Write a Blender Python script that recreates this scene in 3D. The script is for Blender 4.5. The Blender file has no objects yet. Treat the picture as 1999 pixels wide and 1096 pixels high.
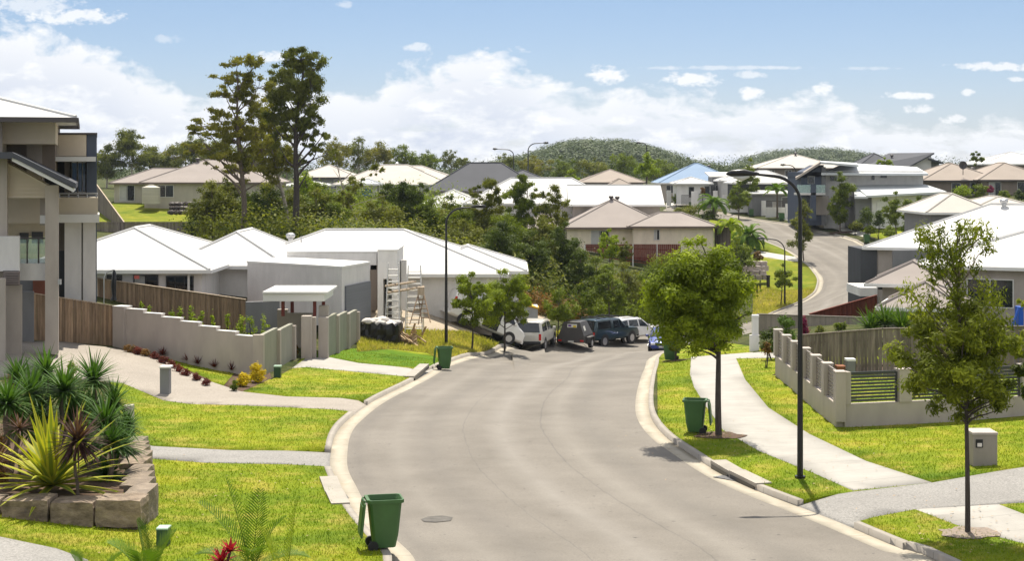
import bpy, bmesh, math, random
import numpy as np
from mathutils import Vector, Matrix
from mathutils.geometry import delaunay_2d_cdt
random.seed(7); rng = np.random.default_rng(7)
R = math.radians
SC = bpy.context.scene; COL = SC.collection
F, CX, HY, ZC = 3000.0, 999.5, 330.0, 12.0
# ---------------------------------------------------------------- camera, light, world
cd = bpy.data.cameras.new("Camera"); cam = bpy.data.objects.new("Camera", cd); COL.objects.link(cam)
cam.location = (0, 0, ZC); cam.rotation_euler = (R(90), 0, 0)
cd.sensor_width = 36; cd.lens = 36*F/1999; cd.shift_y = -(548-HY)/1999
cd.clip_start = .5; cd.clip_end = 20000
SC.camera = cam
SUN_EL, SUN_AZ = 63.0, 4.0          # azimuth clockwise from +Y
sd = bpy.data.lights.new("sun", 'SUN'); sun = bpy.data.objects.new("sun", sd); COL.objects.link(sun)
sd.energy = 4.7; sd.angle = R(.5); sd.color = (1, .93, .8)
v = Vector((math.sin(R(SUN_AZ))*math.cos(R(SUN_EL)), math.cos(R(SUN_AZ))*math.cos(R(SUN_EL)), math.sin(R(SUN_EL))))
sun.rotation_euler = v.to_track_quat('Z', 'Y').to_euler(); sun.location = v*200
SC.view_settings.view_transform = 'Standard'; SC.view_settings.look = 'None'
SC.view_settings.exposure = .72; SC.view_settings.gamma = 1

W = bpy.data.worlds.new("World"); SC.world = W; W.use_nodes = True
nt = W.node_tree; N = nt.nodes; L = nt.links; N.clear()
def nd(t, tree=None, **k):
    n = (tree or nt).nodes.new(t)
    for a, b in k.items(): setattr(n, a, b)
    return n
def mth(op, a, b=None, c=None, tree=None, clamp=False):
    tr = tree or nt; n = tr.nodes.new('ShaderNodeMath'); n.operation = op; n.use_clamp = clamp
    for i, s in enumerate((a, b, c)):
        if s is None: continue
        if isinstance(s, (int, float)): n.inputs[i].default_value = s
        else: tr.links.new(s, n.inputs[i])
    return n.outputs[0]
def ramp(t, src, stops):
    r = t.nodes.new('ShaderNodeValToRGB'); e = r.color_ramp.elements
    while len(e) < len(stops): e.new(.5)
    for i, (p, c) in enumerate(stops): e[i].position = p; e[i].color = (*c, 1)
    t.links.new(src, r.inputs[0]); return r.outputs[0]
sky = nd('ShaderNodeTexSky', sky_type='NISHITA', sun_disc=False, sun_elevation=R(SUN_EL), sun_rotation=R(SUN_AZ), altitude=50, air_density=1, dust_density=.3, ozone_density=2.0)
tc = nd('ShaderNodeTexCoord'); sx = nd('ShaderNodeSeparateXYZ'); L.new(tc.outputs['Generated'], sx.inputs[0])
yy = mth('MAXIMUM', sx.outputs[1], .12)
U = mth('DIVIDE', sx.outputs[0], yy); Vv = mth('DIVIDE', sx.outputs[2], yy)
cu = nd('ShaderNodeCombineXYZ'); L.new(U, cu.inputs[0]); L.new(Vv, cu.inputs[1])
def noise(scale, detail, rough, sxy=(1, 1), off=(0, 0), dist=0):
    m = nd('ShaderNodeMapping'); m.inputs['Scale'].default_value = (sxy[0], sxy[1], 1); m.inputs['Location'].default_value = (off[0], off[1], 0)
    L.new(cu.outputs[0], m.inputs[0])
    n = nd('ShaderNodeTexNoise'); n.inputs['Scale'].default_value = scale; n.inputs['Detail'].default_value = detail
    n.inputs['Roughness'].default_value = rough; n.inputs['Distortion'].default_value = dist
    L.new(m.outputs[0], n.inputs['Vector']); return n.outputs[0]
# cloud top profile as a curve over azimuth
fc = nd('ShaderNodeFloatCurve'); c0 = fc.mapping.curves[0]
prof = [(-600,45),(-200,45),(0,48),(100,66),(200,92),(280,140),(340,165),(400,175),(480,150),(560,160),(620,165),(690,170),(740,165),(800,130),(850,112),(930,95),(1000,110),(1060,145),(1110,172),(1160,185),(1230,168),(1300,172),(1360,180),(1430,192),(1500,185),(1560,180),(1620,195),(1680,215),(1760,232),(1860,235),(1999,230),(2400,225)]
def ux(px): return ((px-CX)/F+.6)/1.2
pts = [(ux(a), (HY-b)/F/.2) for a, b in prof]
while len(c0.points) < len(pts): c0.points.new(.5, .5)
for p, q in zip(c0.points, pts): p.location = q
fc.mapping.update()
L.new(mth('MULTIPLY_ADD', U, 1/1.2, .5), fc.inputs[1])
top = mth('MULTIPLY', fc.outputs[0], .2)
nb = noise(34, 9, .58, (1, 1.5), (3.1, 1.7), .25)
nf = noise(120, 6, .6, (1, 1.6), (1.2, 5))
edge = mth('ADD', mth('MULTIPLY', mth('SUBTRACT', nb, .5), .055), mth('MULTIPLY', mth('SUBTRACT', nf, .5), .012))
m1 = mth('MULTIPLY', mth('ADD', mth('SUBTRACT', top, Vv), edge), 95, clamp=True)
# holes of blue low down, mostly on the right
nh = noise(24, 7, .6, (1, 3.2), (7.7, 2.3), .3)
hb = mth('MULTIPLY_ADD', U, .28, .02)   # more holes to the right
hole = mth('MULTIPLY', mth('SUBTRACT', mth('ADD', nh, hb), .575), 8, clamp=True)
m1 = mth('MULTIPLY', m1, mth('SUBTRACT', 1, mth('MULTIPLY', hole, .6)))
def puff(px, py, rx, ry, amp=.95, soft=1.3):
    du = mth('DIVIDE', mth('SUBTRACT', U, (px-CX)/F), rx/F); dv = mth('DIVIDE', mth('SUBTRACT', Vv, (HY-py)/F), ry/F)
    r2 = mth('ADD', mth('MULTIPLY', du, du), mth('MULTIPLY', dv, dv))
    e = mth('SUBTRACT', 1, mth('ADD', r2, mth('MULTIPLY', mth('SUBTRACT', .52, nf), 3.6)))
    return mth('MULTIPLY', mth('MULTIPLY', e, soft, clamp=True), amp)
mask = m1
for a in [(1185,145,42,20),(815,92,32,10,.6),(1350,155,65,15,.9),(1465,182,32,14),(1605,172,26,14,.9),(1775,187,60,9,.9),(1465,145,35,9,.6),(1420,132,170,5,.5,1.2),(1950,130,110,10,.8,1.4),(1700,133,60,4,.35,1.2),(1790,213,34,10,.8),(1890,180,14,8,.8),(140,32,110,18,.85),(330,75,30,10,.35),(672,8,20,8,.4),(60,10,110,22,.6),(1860,233,28,10,.8),(1135,175,24,6,.5),(1985,155,20,6,.7),(540,112,44,14,.8)]:
    mask = mth('MAXIMUM', mask, puff(*a))
low = mth('MULTIPLY', mth('SUBTRACT', .02, Vv), 55, clamp=True)
mask = mth('MAXIMUM', mask, mth('MULTIPLY', low, .85))
nsd = noise(30, 8, .6, (1, 2.6), (2.2, 8.8), .2)
nsd2 = noise(75, 6, .6, (1, 1.8), (9.2, 3.8), .2)
sh = mth('MULTIPLY', mth('SUBTRACT', mth('ADD', mth('MULTIPLY', nsd, .7), mth('MULTIPLY', nsd2, .3)), .41), 4.5, clamp=True)
# brighter towards the cloud tops
rim = mth('SUBTRACT', 1, mth('MULTIPLY', mth('SUBTRACT', top, Vv), 20, clamp=True))
sh = mth('MAXIMUM', sh, mth('MULTIPLY', rim, .95))
cc = nd('ShaderNodeMix', data_type='RGBA'); L.new(sh, cc.inputs[0])
cc.inputs[6].default_value = (.42, .455, .53, 1); cc.inputs[7].default_value = (.635, .64, .645, 1)
tint = nd('ShaderNodeMix', data_type='RGBA', blend_type='MULTIPLY'); tint.inputs[0].default_value = 1
L.new(sky.outputs[0], tint.inputs[6]); L.new(ramp(nt, mth('MULTIPLY', Vv, 8, clamp=True), [(0, (.05, .0555, .078)), (.35, (.049, .0525, .068)), (.85, (.0485, .0515, .062))]), tint.inputs[7])
# seen deep blue aloft, paling low
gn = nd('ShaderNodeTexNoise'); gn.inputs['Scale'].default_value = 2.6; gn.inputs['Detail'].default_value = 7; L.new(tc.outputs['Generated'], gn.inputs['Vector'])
gen = mth('MULTIPLY', mth('SUBTRACT', gn.outputs[0], .38), 7, clamp=True)  # cloud cover outside the view, added and thickened to lift the fill light
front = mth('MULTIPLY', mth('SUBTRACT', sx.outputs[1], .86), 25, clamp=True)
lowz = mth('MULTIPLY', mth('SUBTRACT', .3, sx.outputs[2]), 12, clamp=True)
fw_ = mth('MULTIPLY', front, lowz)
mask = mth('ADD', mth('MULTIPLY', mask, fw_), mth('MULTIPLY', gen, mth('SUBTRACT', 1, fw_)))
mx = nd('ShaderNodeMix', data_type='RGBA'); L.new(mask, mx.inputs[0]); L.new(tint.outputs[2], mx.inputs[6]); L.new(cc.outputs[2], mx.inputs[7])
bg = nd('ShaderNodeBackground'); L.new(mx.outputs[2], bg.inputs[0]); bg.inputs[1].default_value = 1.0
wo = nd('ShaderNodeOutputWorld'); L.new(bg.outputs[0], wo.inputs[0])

# ---------------------------------------------------------------- pixel <-> world, terrain
def P(px, py, Y): return Vector(((px-CX)*Y/F, Y, ZC-(py-HY)*Y/F))
def XW(px, Y): return (px-CX)*Y/F
def ZW(py, Y): return ZC-(py-HY)*Y/F
ctl = [(800,1090,29.3),(1200,1080,30),(1562,945,37.5),(1360,855,44.8),(1100,855,44.8),(868,722,70),(1150,740,65),(1040,686,93),(1240,689,90),
 (450,1090,29),(316,1075,29),(200,1048,30.6),(0,1022,30.6),(255,880,42.5),(450,890,42),(640,885,42.2),(700,792,54),(480,790,54),(320,782,55),(240,745,57),(100,690,61),(40,672,63),
 (220,682,66),(530,744,62),(400,722,64),(250,690,65),(600,712,68),(820,728,67.5),(695,685,76),(760,655,82),(830,622,89),(868,677,83),(936,692,84.4),(850,612,93),(900,640,90),(930,652,92.5),(970,664,94),(1000,684,93.5),(1090,679,97),(1070,655,99),
 (1200,672,104),(1285,645,117),(1250,630,127),(1400,640,122),(1500,620,131),(1100,560,130),(1250,600,136),(1200,503,160),(1000,505,140),(700,485,130),(600,600,85),(900,590,97),(300,607,80),(480,650,80),(520,650,78),
 (190,440,170),(360,436,178),(300,397,195),(420,394,200),(250,463,163),(700,385,240),(900,385,195),(1250,480,170),(1150,425,180),(1520,545,155),(1545,592,140),(1480,603,140),(1450,500,165),
 (1513,612,135),(1572,588,140),(1606,557,148),(1606,540,152.5),(1562,502,165),(1486,465,180),(1426,424,213),(1533,438,200),(1597,453,190),(1682,479,174),(1640,460,184),(1750,460,178),(1350,405,235),(1450,395,242),(1700,390,225),(1900,388,200),(1999,382,200),
 (1637,843,46),(1518,741,58),(1860,832,47),(1999,930,37),(1920,921,38),(1890,1060,31),(1470,692,72),(1500,662,80),(1400,705,70),(1850,660,80),(1750,600,105),(1950,590,100),(1850,500,135),(1680,640,78),(1600,640,82)]
cpt = [tuple(P(*c)) for c in ctl]
cpt += [(-10,12,5.3),(0,12,5.2),(10,12,5.2),(-12,0,5.6),(0,-5,5.4),(14,0,5.4),(-40,-30,6),(0,-40,6),(40,-30,6),(-90,30,7),(-90,100,6.5),(-90,200,8),(100,30,6),(110,100,5.5),(110,200,9),(-35,55,5.2),(35,50,4.6),(38,100,2.6),(40,150,1.3),(43,165,2.2),
 (0,300,9),(-70,300,9),(80,300,9.5),(-150,300,9),(160,300,9)]
cpt = np.array(cpt); CS = cpt[:, :2]/50.0
def ker(d2): return .5*d2*np.log(np.maximum(d2, 1e-12))
n_ = len(cpt); Kd = ker(((CS[:, None]-CS[None])**2).sum(-1)) + np.eye(n_)*2e-4
Pm = np.c_[np.ones(n_), CS]
A_ = np.block([[Kd, Pm], [Pm.T, np.zeros((3, 3))]]); sol = np.linalg.solve(A_, np.r_[cpt[:, 2], 0, 0, 0])
def Tn(x, y):
    x = np.atleast_1d(np.asarray(x, float)); y = np.atleast_1d(np.asarray(y, float))
    xc = np.clip(x, -110, 120); yc = np.clip(y, -40, 320)
    q = np.stack([xc, yc], -1)/50.0; out = np.empty(len(q))
    for i in range(0, len(q), 4000):
        s = q[i:i+4000]; out[i:i+4000] = ker(((s[:, None]-CS[None])**2).sum(-1))@sol[:n_] + sol[n_] + s@sol[n_+1:]
    w = np.clip((y-235)/80, 0, 1); w = w*w*(3-2*w)
    return out*(1-w) + 8.9*w
def T(x, y): return float(Tn(x, y)[0])
UP = .12
YS = np.concatenate([np.arange(6, 60, .2), np.arange(60, 400, .5)])
def ray(px, py, ymin=0):
    ys = YS[YS >= ymin]; z = ZC-(py-HY)*ys/F; t = Tn((px-CX)*ys/F, ys)+UP*.6
    k = np.argmax(z <= t)
    if z[k] > t[k]: k = len(ys)-1
    if k == 0: return (float((px-CX)*ys[0]/F), float(ys[0]))
    a = z[k-1]-t[k-1]; b = t[k]-z[k]; y = ys[k-1]+(ys[k]-ys[k-1])*a/(a+b+1e-9)
    return (float((px-CX)*y/F), float(y))
for c in ctl:
    e = (T(XW(c[0], c[2]), c[2])-ZW(c[1], c[2]))*F/c[2]
    if abs(e) > 8: print("terrain err px", c, round(e, 1))
# ---------------------------------------------------------------- materials
MATS = {}
def seen(r, g, b, k=2.3):
    f = lambda c: (c/12.92 if c <= .04045 else ((c+.055)/1.055)**2.4)
    return (f(r)/k, f(g)/k, f(b)/k)
def newmat(name):
    m = bpy.data.materials.new(name); m.use_nodes = True; t = m.node_tree
    b = t.nodes['Principled BSDF']; return m, t, b
def posnoise(t, scale, detail=4, rough=.6, sc=(1, 1, 1), obj=False):
    g = t.nodes.new('ShaderNodeTexCoord' if obj else 'ShaderNodeNewGeometry'); mp = t.nodes.new('ShaderNodeMapping'); mp.inputs['Scale'].default_value = sc
    t.links.new(g.outputs['Object' if obj else 'Position'], mp.inputs[0])
    n = t.nodes.new('ShaderNodeTexNoise'); n.inputs['Scale'].default_value = scale; n.inputs['Detail'].default_value = detail; n.inputs['Roughness'].default_value = rough
    t.links.new(mp.outputs[0], n.inputs['Vector']); return n.outputs[0]
def mixc(t, fac, a, b, mode='MIX'):
    m = t.nodes.new('ShaderNodeMix'); m.data_type = 'RGBA'; m.blend_type = mode
    for i, s in ((0, fac), (6, a), (7, b)):
        if isinstance(s, (int, float)): m.inputs[i].default_value = s
        elif isinstance(s, tuple): m.inputs[i].default_value = (*s, 1)
        else: t.links.new(s, m.inputs[i])
    return m.outputs[2]
def bump(t, b, src, strength, dist=.02):
    n = t.nodes.new('ShaderNodeBump'); n.inputs['Strength'].default_value = strength; n.inputs['Distance'].default_value = dist
    t.links.new(src, n.inputs['Height']); t.links.new(n.outputs[0], b.inputs['Normal'])
def sc3(c, k): return tuple(min(1, x*k) for x in c)
def M(name, col=None, rough=.6, var=.12, scale=1.5, bmp=0, bs=40, metal=0, spec=.4, sc=(1, 1, 1), rnd=0, coat=0):
    if name in MATS: return MATS[name]
    m, t, b = newmat(name)
    n = posnoise(t, scale, 6, .62, sc)
    c = ramp(t, n, [(.3, sc3(col, 1-var)), (.7, sc3(col, 1+var))])
    if rnd:
        a = t.nodes.new('ShaderNodeAttribute'); a.attribute_name = 'rnd'
        c = mixc(t, 1.0, c, ramp(t, a.outputs['Fac'], [(0, (1-rnd,)*3), (1, (1,)*3)]), 'MULTIPLY')
    t.links.new(c, b.inputs['Base Color'])
    b.inputs['Roughness'].default_value = rough; b.inputs['Metallic'].default_value = metal; b.inputs['Specular IOR Level'].default_value = spec
    if coat: b.inputs['Coat Weight'].default_value = coat
    if bmp: bump(t, b, posnoise(t, bs, 4, .6, sc), bmp)
    MATS[name] = m; return m
def att(t, name):
    a = t.nodes.new('ShaderNodeAttribute'); a.attribute_name = name; return a.outputs['Fac']
def m_asphalt():
    m, t, b = newmat('asphalt')
    c = ramp(t, posnoise(t, .35, 6, .65), [(.32, (.155, .139, .119)), (.5, (.19, .171, .148)), (.72, (.226, .205, .178))])
    c = mixc(t, mth('MULTIPLY', mth('SUBTRACT', posnoise(t, 24, 4, .85), .42, tree=t), 2.2, tree=t, clamp=True), c, (.1, .092, .08))
    ac = att(t, 'across')
    wob = mth('MULTIPLY_ADD', posnoise(t, 1.2, 3), .14, -.07, tree=t)
    for s, w, k, col in ((3.35, .022, .5, (.08, .08, .078)), (5.75, .03, .5, (.07, .07, .07)), (4.5, .6, .4, (.28, .26, .235)), (2.3, .6, .34, (.115, .105, .095)), (7.2, .7, .34, (.11, .102, .092)), (6.3, .5, .3, (.27, .25, .22)), (.3, .35, .4, (.11, .1, .09)), (1.4, .4, .25, (.26, .24, .21))):
        d = mth('ABSOLUTE', mth('SUBTRACT', mth('ADD', ac, wob, tree=t), s, tree=t), tree=t)
        f = mth('MULTIPLY', mth('SUBTRACT', 1, mth('DIVIDE', d, w, tree=t), tree=t, clamp=True), k, tree=t)
        f = mth('MULTIPLY', f, mth('MULTIPLY', posnoise(t, .8, 4, .7), 1.7, tree=t), tree=t, clamp=True)
        c = mixc(t, f, c, col)
    c = mixc(t, mth('MULTIPLY', mth('SUBTRACT', posnoise(t, 5, 2, .5), .7, tree=t), 14, tree=t, clamp=True), c, (.09, .083, .075))
    t.links.new(c, b.inputs['Base Color']); b.inputs['Roughness'].default_value = .88; b.inputs['Specular IOR Level'].default_value = .25
    bump(t, b, posnoise(t, 60, 3, .7), .4, .01); return m
def m_concrete(name, col, step=1.6, stain=.5, attr='along', wj=.03):
    m, t, b = newmat(name)
    c = ramp(t, posnoise(t, .9, 6, .65), [(.3, sc3(col, .84)), (.7, sc3(col, 1.08))])
    c = mixc(t, mth('MULTIPLY', posnoise(t, 40, 3, .7), .25, tree=t), c, sc3(col, .6))
    if stain:
        f = mth('MULTIPLY', mth('SUBTRACT', posnoise(t, 2.2, 5, .75), .55, tree=t), 5*stain, tree=t, clamp=True)
        c = mixc(t, f, c, (col[0]*.72, col[1]*.55, col[2]*.38))
    a = att(t, attr); fr = mth('FRACT', mth('DIVIDE', a, step, tree=t), tree=t)
    j = mth('LESS_THAN', fr, wj/step, tree=t)
    c = mixc(t, mth('MULTIPLY', j, .55, tree=t), c, sc3(col, .35))
    t.links.new(c, b.inputs['Base Color']); b.inputs['Roughness'].default_value = .85; b.inputs['Specular IOR Level'].default_value = .25
    bump(t, b, posnoise(t, 50, 3), .2, .01); return m
def m_aggregate(name, col, col2):
    m, t, b = newmat(name)
    c = ramp(t, posnoise(t, .6, 5), [(.3, sc3(col, .88)), (.7, sc3(col, 1.08))])
    vv = posnoise(t, 22, 3, .8)
    c = mixc(t, mth('MULTIPLY', mth('SUBTRACT', vv, .42, tree=t), 4, tree=t, clamp=True), c, col2)
    t.links.new(c, b.inputs['Base Color']); b.inputs['Roughness'].default_value = .9; b.inputs['Specular IOR Level'].default_value = .2
    bump(t, b, vv, .3, .01); return m
def m_lawn(name, dark, mid, lite, dry, dryk=.5):
    m, t, b = newmat(name)
    c = ramp(t, posnoise(t, .45, 5, .6), [(.3, dark), (.5, mid), (.7, lite)])
    c = mixc(t, 1.0, c, ramp(t, posnoise(t, .16, 3, .6), [(.35, (.72, .8, .7)), (.65, (1.1, 1.0, 1.0))]), 'MULTIPLY')
    f = mth('MULTIPLY', mth('SUBTRACT', posnoise(t, .9, 6, .7), .5, tree=t), 6*dryk, tree=t, clamp=True)
    c = mixc(t, f, c, dry)
    c = mixc(t, mth('MULTIPLY', mth('SUBTRACT', posnoise(t, 26, 4, .8), .45, tree=t), 3.2, tree=t, clamp=True), c, sc3(dark, .5))
    t.links.new(c, b.inputs['Base Color']); b.inputs['Roughness'].default_value = .9; b.inputs['Specular IOR Level'].default_value = .1
    bump(t, b, posnoise(t, 22, 4, .8), .8, .05); return m
def m_leaf(name, dark, mid, lite, trans=.35, rough=.6):
    if name in MATS: return MATS[name]
    m, t, b = newmat(name)
    c = ramp(t, att(t, 'rnd'), [(0, dark), (.5, mid), (1, lite)])
    c = mixc(t, .5, c, ramp(t, posnoise(t, .5, 3, .6), [(.3, sc3(dark, .9)), (.7, sc3(lite, 1.05))]))
    t.links.new(c, b.inputs['Base Color']); b.inputs['Roughness'].default_value = max(rough, .55); b.inputs['Specular IOR Level'].default_value = .12
    tr = t.nodes.new('ShaderNodeBsdfTranslucent'); t.links.new(mixc(t, 1.0, c, (1.25, 1.3, .55), 'MULTIPLY'), tr.inputs[0])
    ms = t.nodes.new('ShaderNodeMixShader'); ms.inputs[0].default_value = trans
    t.links.new(b.outputs[0], ms.inputs[1]); t.links.new(tr.outputs[0], ms.inputs[2]); t.links.new(ms.outputs[0], t.nodes['Material Output'].inputs[0])
    MATS[name] = m; return m
def m_blade(name, dark, mid, lite, dry):
    m, t, b = newmat(name)
    c = ramp(t, posnoise(t, .45, 5, .6), [(.3, dark), (.5, mid), (.7, lite)])
    c = mixc(t, mth('MULTIPLY', mth('SUBTRACT', posnoise(t, .9, 6, .7), .5, tree=t), 3.4, tree=t, clamp=True), c, dry)
    c = mixc(t, 1.0, c, ramp(t, posnoise(t, .16, 3, .6), [(.35, (.72, .85, .7)), (.65, (1.1, 1.0, 1.0))]), 'MULTIPLY')
    c = mixc(t, 1.0, c, ramp(t, att(t, 'rnd'), [(0, (.75, .8, .7)), (1, (1.2, 1.18, 1.4))]), 'MULTIPLY')
    t.links.new(c, b.inputs['Base Color']); b.inputs['Roughness'].default_value = .7; b.inputs['Specular IOR Level'].default_value = .1
    tr = t.nodes.new('ShaderNodeBsdfTranslucent'); t.links.new(c, tr.inputs[0]); ms = t.nodes.new('ShaderNodeMixShader'); ms.inputs[0].default_value = .35
    t.links.new(b.outputs[0], ms.inputs[1]); t.links.new(tr.outputs[0], ms.inputs[2]); t.links.new(ms.outputs[0], t.nodes['Material Output'].inputs[0]); return m
def m_glass(name='window_glass', col=(.012, .016, .02)):
    if name in MATS: return MATS[name]
    m, t, b = newmat(name)
    t.links.new(ramp(t, posnoise(t, .7, 3), [(.35, sc3(col, .6)), (.65, sc3(col, 1.8))]), b.inputs['Base Color'])
    b.inputs['Roughness'].default_value = .08; b.inputs['Specular IOR Level'].default_value = .6; MATS[name] = m; return m
def m_clear(name='clear_glass'):
    if name in MATS: return MATS[name]
    m, t, b = newmat(name); b.inputs['Base Color'].default_value = (.55, .75, .7, 1); b.inputs['Roughness'].default_value = .03
    b.inputs['Alpha'].default_value = .32; MATS[name] = m; return m

# ---------------------------------------------------------------- mesh helpers
class MB:
    def __init__(s): s.v = []; s.f = []; s.r = []; s.smooth = False
    def add(s, vs, fs, rv=None):
        o = len(s.v); s.v += [tuple(p) for p in vs]; s.f += [tuple(i+o for i in f) for f in fs]
        rv = random.random() if rv is None else rv; s.r += [rv]*len(fs); return s
    def box(s, x0, y0, z0, x1, y1, z1, rv=None):
        return s.add([(x0,y0,z0),(x1,y0,z0),(x1,y1,z0),(x0,y1,z0),(x0,y0,z1),(x1,y0,z1),(x1,y1,z1),(x0,y1,z1)],
                     [(0,3,2,1),(4,5,6,7),(0,1,5,4),(1,2,6,5),(2,3,7,6),(3,0,4,7)], rv)
    def pb(s, px0, px1, py0, py1, Y, d, rv=None):      # front face given where it stands at distance Y
        return s.box(XW(px0, Y), Y, ZW(py1, Y), XW(px1, Y), Y+d, ZW(py0, Y), rv)
    def obox(s, c, size, rz=0, ry=0, rx=0, rv=None):
        m = Matrix.Translation(c)@Matrix.Rotation(rz, 4, 'Z')@Matrix.Rotation(ry, 4, 'Y')@Matrix.Rotation(rx, 4, 'X')
        a, b, h = size[0]/2, size[1]/2, size[2]/2
        vs = [m@Vector(p) for p in [(-a,-b,-h),(a,-b,-h),(a,b,-h),(-a,b,-h),(-a,-b,h),(a,-b,h),(a,b,h),(-a,b,h)]]
        return s.add(vs, [(0,3,2,1),(4,5,6,7),(0,1,5,4),(1,2,6,5),(2,3,7,6),(3,0,4,7)], rv)
    def wall(s, a, b, t, z0, z1, za1=None, rv=None):   # wall from a to b (xy), thickness t, optional z1 at a and b
        a = Vector(a[:2]); b = Vector(b[:2]); n = (b-a).normalized(); n = Vector((-n.y, n.x))*t/2
        q = [a-n, b-n, b+n, a+n]; zt = [z1, za1 if za1 is not None else z1]; zt = [zt[0], zt[1], zt[1], zt[0]]
        z0 = z0 if isinstance(z0, (tuple, list)) else (z0, z0); zb = [z0[0], z0[1], z0[1], z0[0]]
        vs = [(p.x, p.y, z) for p, z in zip(q, zb)]+[(p.x, p.y, z) for p, z in zip(q, zt)]
        return s.add(vs, [(0,3,2,1),(4,5,6,7),(0,1,5,4),(1,2,6,5),(2,3,7,6),(3,0,4,7)], rv)
    def prism(s, poly, axis, a, b, rv=None):           # polygon extruded along an axis
        n = len(poly)
        def mk(p, t): return {'x': (t, p[0], p[1]), 'y': (p[0], t, p[1]), 'z': (p[0], p[1], t)}[axis]
        vs = [mk(p, a) for p in poly]+[mk(p, b) for p in poly]
        fs = [tuple(range(n)), tuple(reversed(range(n, 2*n)))]+[(i, i+n, (i+1) % n+n, (i+1) % n) for i in range(n)]
        return s.add(vs, fs, rv)
    def tube(s, pts, rad, n=6, rv=None):
        pts = [Vector(p) for p in pts]; rad = rad if isinstance(rad, (list, tuple)) else [rad]*len(pts)
        vs = []; up = None
        for i, p in enumerate(pts):
            d = (pts[min(i+1, len(pts)-1)]-pts[max(i-1, 0)]).normalized()
            if up is None: up = Vector((1, 0, 0)) if abs(d.z) > .8 else Vector((0, 0, 1))
            a = d.cross(up).normalized(); bb = a.cross(d).normalized(); up = bb if abs(d.z) <= .999 else up; up = bb
            for k in range(n): vs.append(p+(a*math.cos(k*2*math.pi/n)+bb*math.sin(k*2*math.pi/n))*rad[i])
        fs = [(i*n+k, i*n+(k+1) % n, (i+1)*n+(k+1) % n, (i+1)*n+k) for i in range(len(pts)-1) for k in range(n)]
        fs += [tuple(reversed(range(n))), tuple(range((len(pts)-1)*n, len(pts)*n))]
        return s.add(vs, fs, rv)
    def cyl(s, c, r, h, n=16, axis='z', r2=None, rv=None):
        c = Vector(c); d = {'x': Vector((h, 0, 0)), 'y': Vector((0, h, 0)), 'z': Vector((0, 0, h))}[axis]
        return s.tube([c, c+d], [r, r if r2 is None else r2], n, rv)
    def rock(s, c, size, n=10, rv=None):
        bm = bmesh.new(); bmesh.ops.create_icosphere(bm, subdivisions=2, radius=1)
        ph = random.random()*10
        vs = [Vector(c)+Vector((p.co.x*size[0], p.co.y*size[1], p.co.z*size[2]))*(1+.16*math.sin(5*p.co.x+ph)*math.cos(4*p.co.y+ph*2)+random.uniform(-.06, .06)) for p in bm.verts]
        fs = [tuple(q.index for q in f.verts) for f in bm.faces]; bm.free(); return s.add(vs, fs, rv)
    def build(s, name, mat, parent=None, label=None, local=False, bevel=0, smooth=None):
        me = bpy.data.meshes.new(name); v = np.array(s.v, float)
        o = bpy.data.objects.new(name, me)
        if local: off = np.zeros(3)
        elif parent is not None: off = np.array(world_loc(parent))
        else: off = np.array([(v[:, 0].min()+v[:, 0].max())/2, (v[:, 1].min()+v[:, 1].max())/2, v[:, 2].min()])
        me.from_pydata([tuple(p) for p in (v-off)], [], s.f); me.validate(); 
        if len(me.polygons) == len(s.r):
            a = me.attributes.new('rnd', 'FLOAT', 'FACE'); a.data.foreach_set('value', np.array(s.r, np.float32))
        me.materials.append(mat)
        bm = bmesh.new(); bm.from_mesh(me); bmesh.ops.recalc_face_normals(bm, faces=bm.faces)
        bm.to_mesh(me); bm.free()
        if (s.smooth if smooth is None else smooth):
            me.polygons.foreach_set('use_smooth', [True]*len(me.polygons))
            md = None
            try: me.set_sharp_from_angle(angle=R(40))
            except Exception: pass
        COL.objects.link(o)
        if parent is not None: o.parent = parent
        elif not local: o.location = off
        if bevel:
            md = o.modifiers.new('bevel', 'BEVEL'); md.width = bevel; md.segments = 2; md.limit_method = 'ANGLE'
        if label: o['label'] = label
        return o
def world_loc(o):
    p = Vector(o.location)
    while o.parent is not None: o = o.parent; p = p+Vector(o.location)
    return p
def tag(o, label=None, cat=None, group=None, kind=None):
    if label: o['label'] = label
    if cat: o['category'] = cat
    if group: o['group'] = group
    if kind: o['kind'] = kind
    return o
def empty(name, loc, label=None, cat=None, group=None, rz=0):
    o = bpy.data.objects.new(name, None); COL.objects.link(o); o.location = loc; o.rotation_euler[2] = rz; o.empty_display_size = .3
    return tag(o, label, cat, group)
def kids(o): return [c for c in bpy.data.objects if c.parent == o]
def copy_tree(o, parent=None):
    c = o.copy(); COL.objects.link(c); c.parent = parent
    for ch in kids(o): copy_tree(ch, c)
    return c
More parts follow.
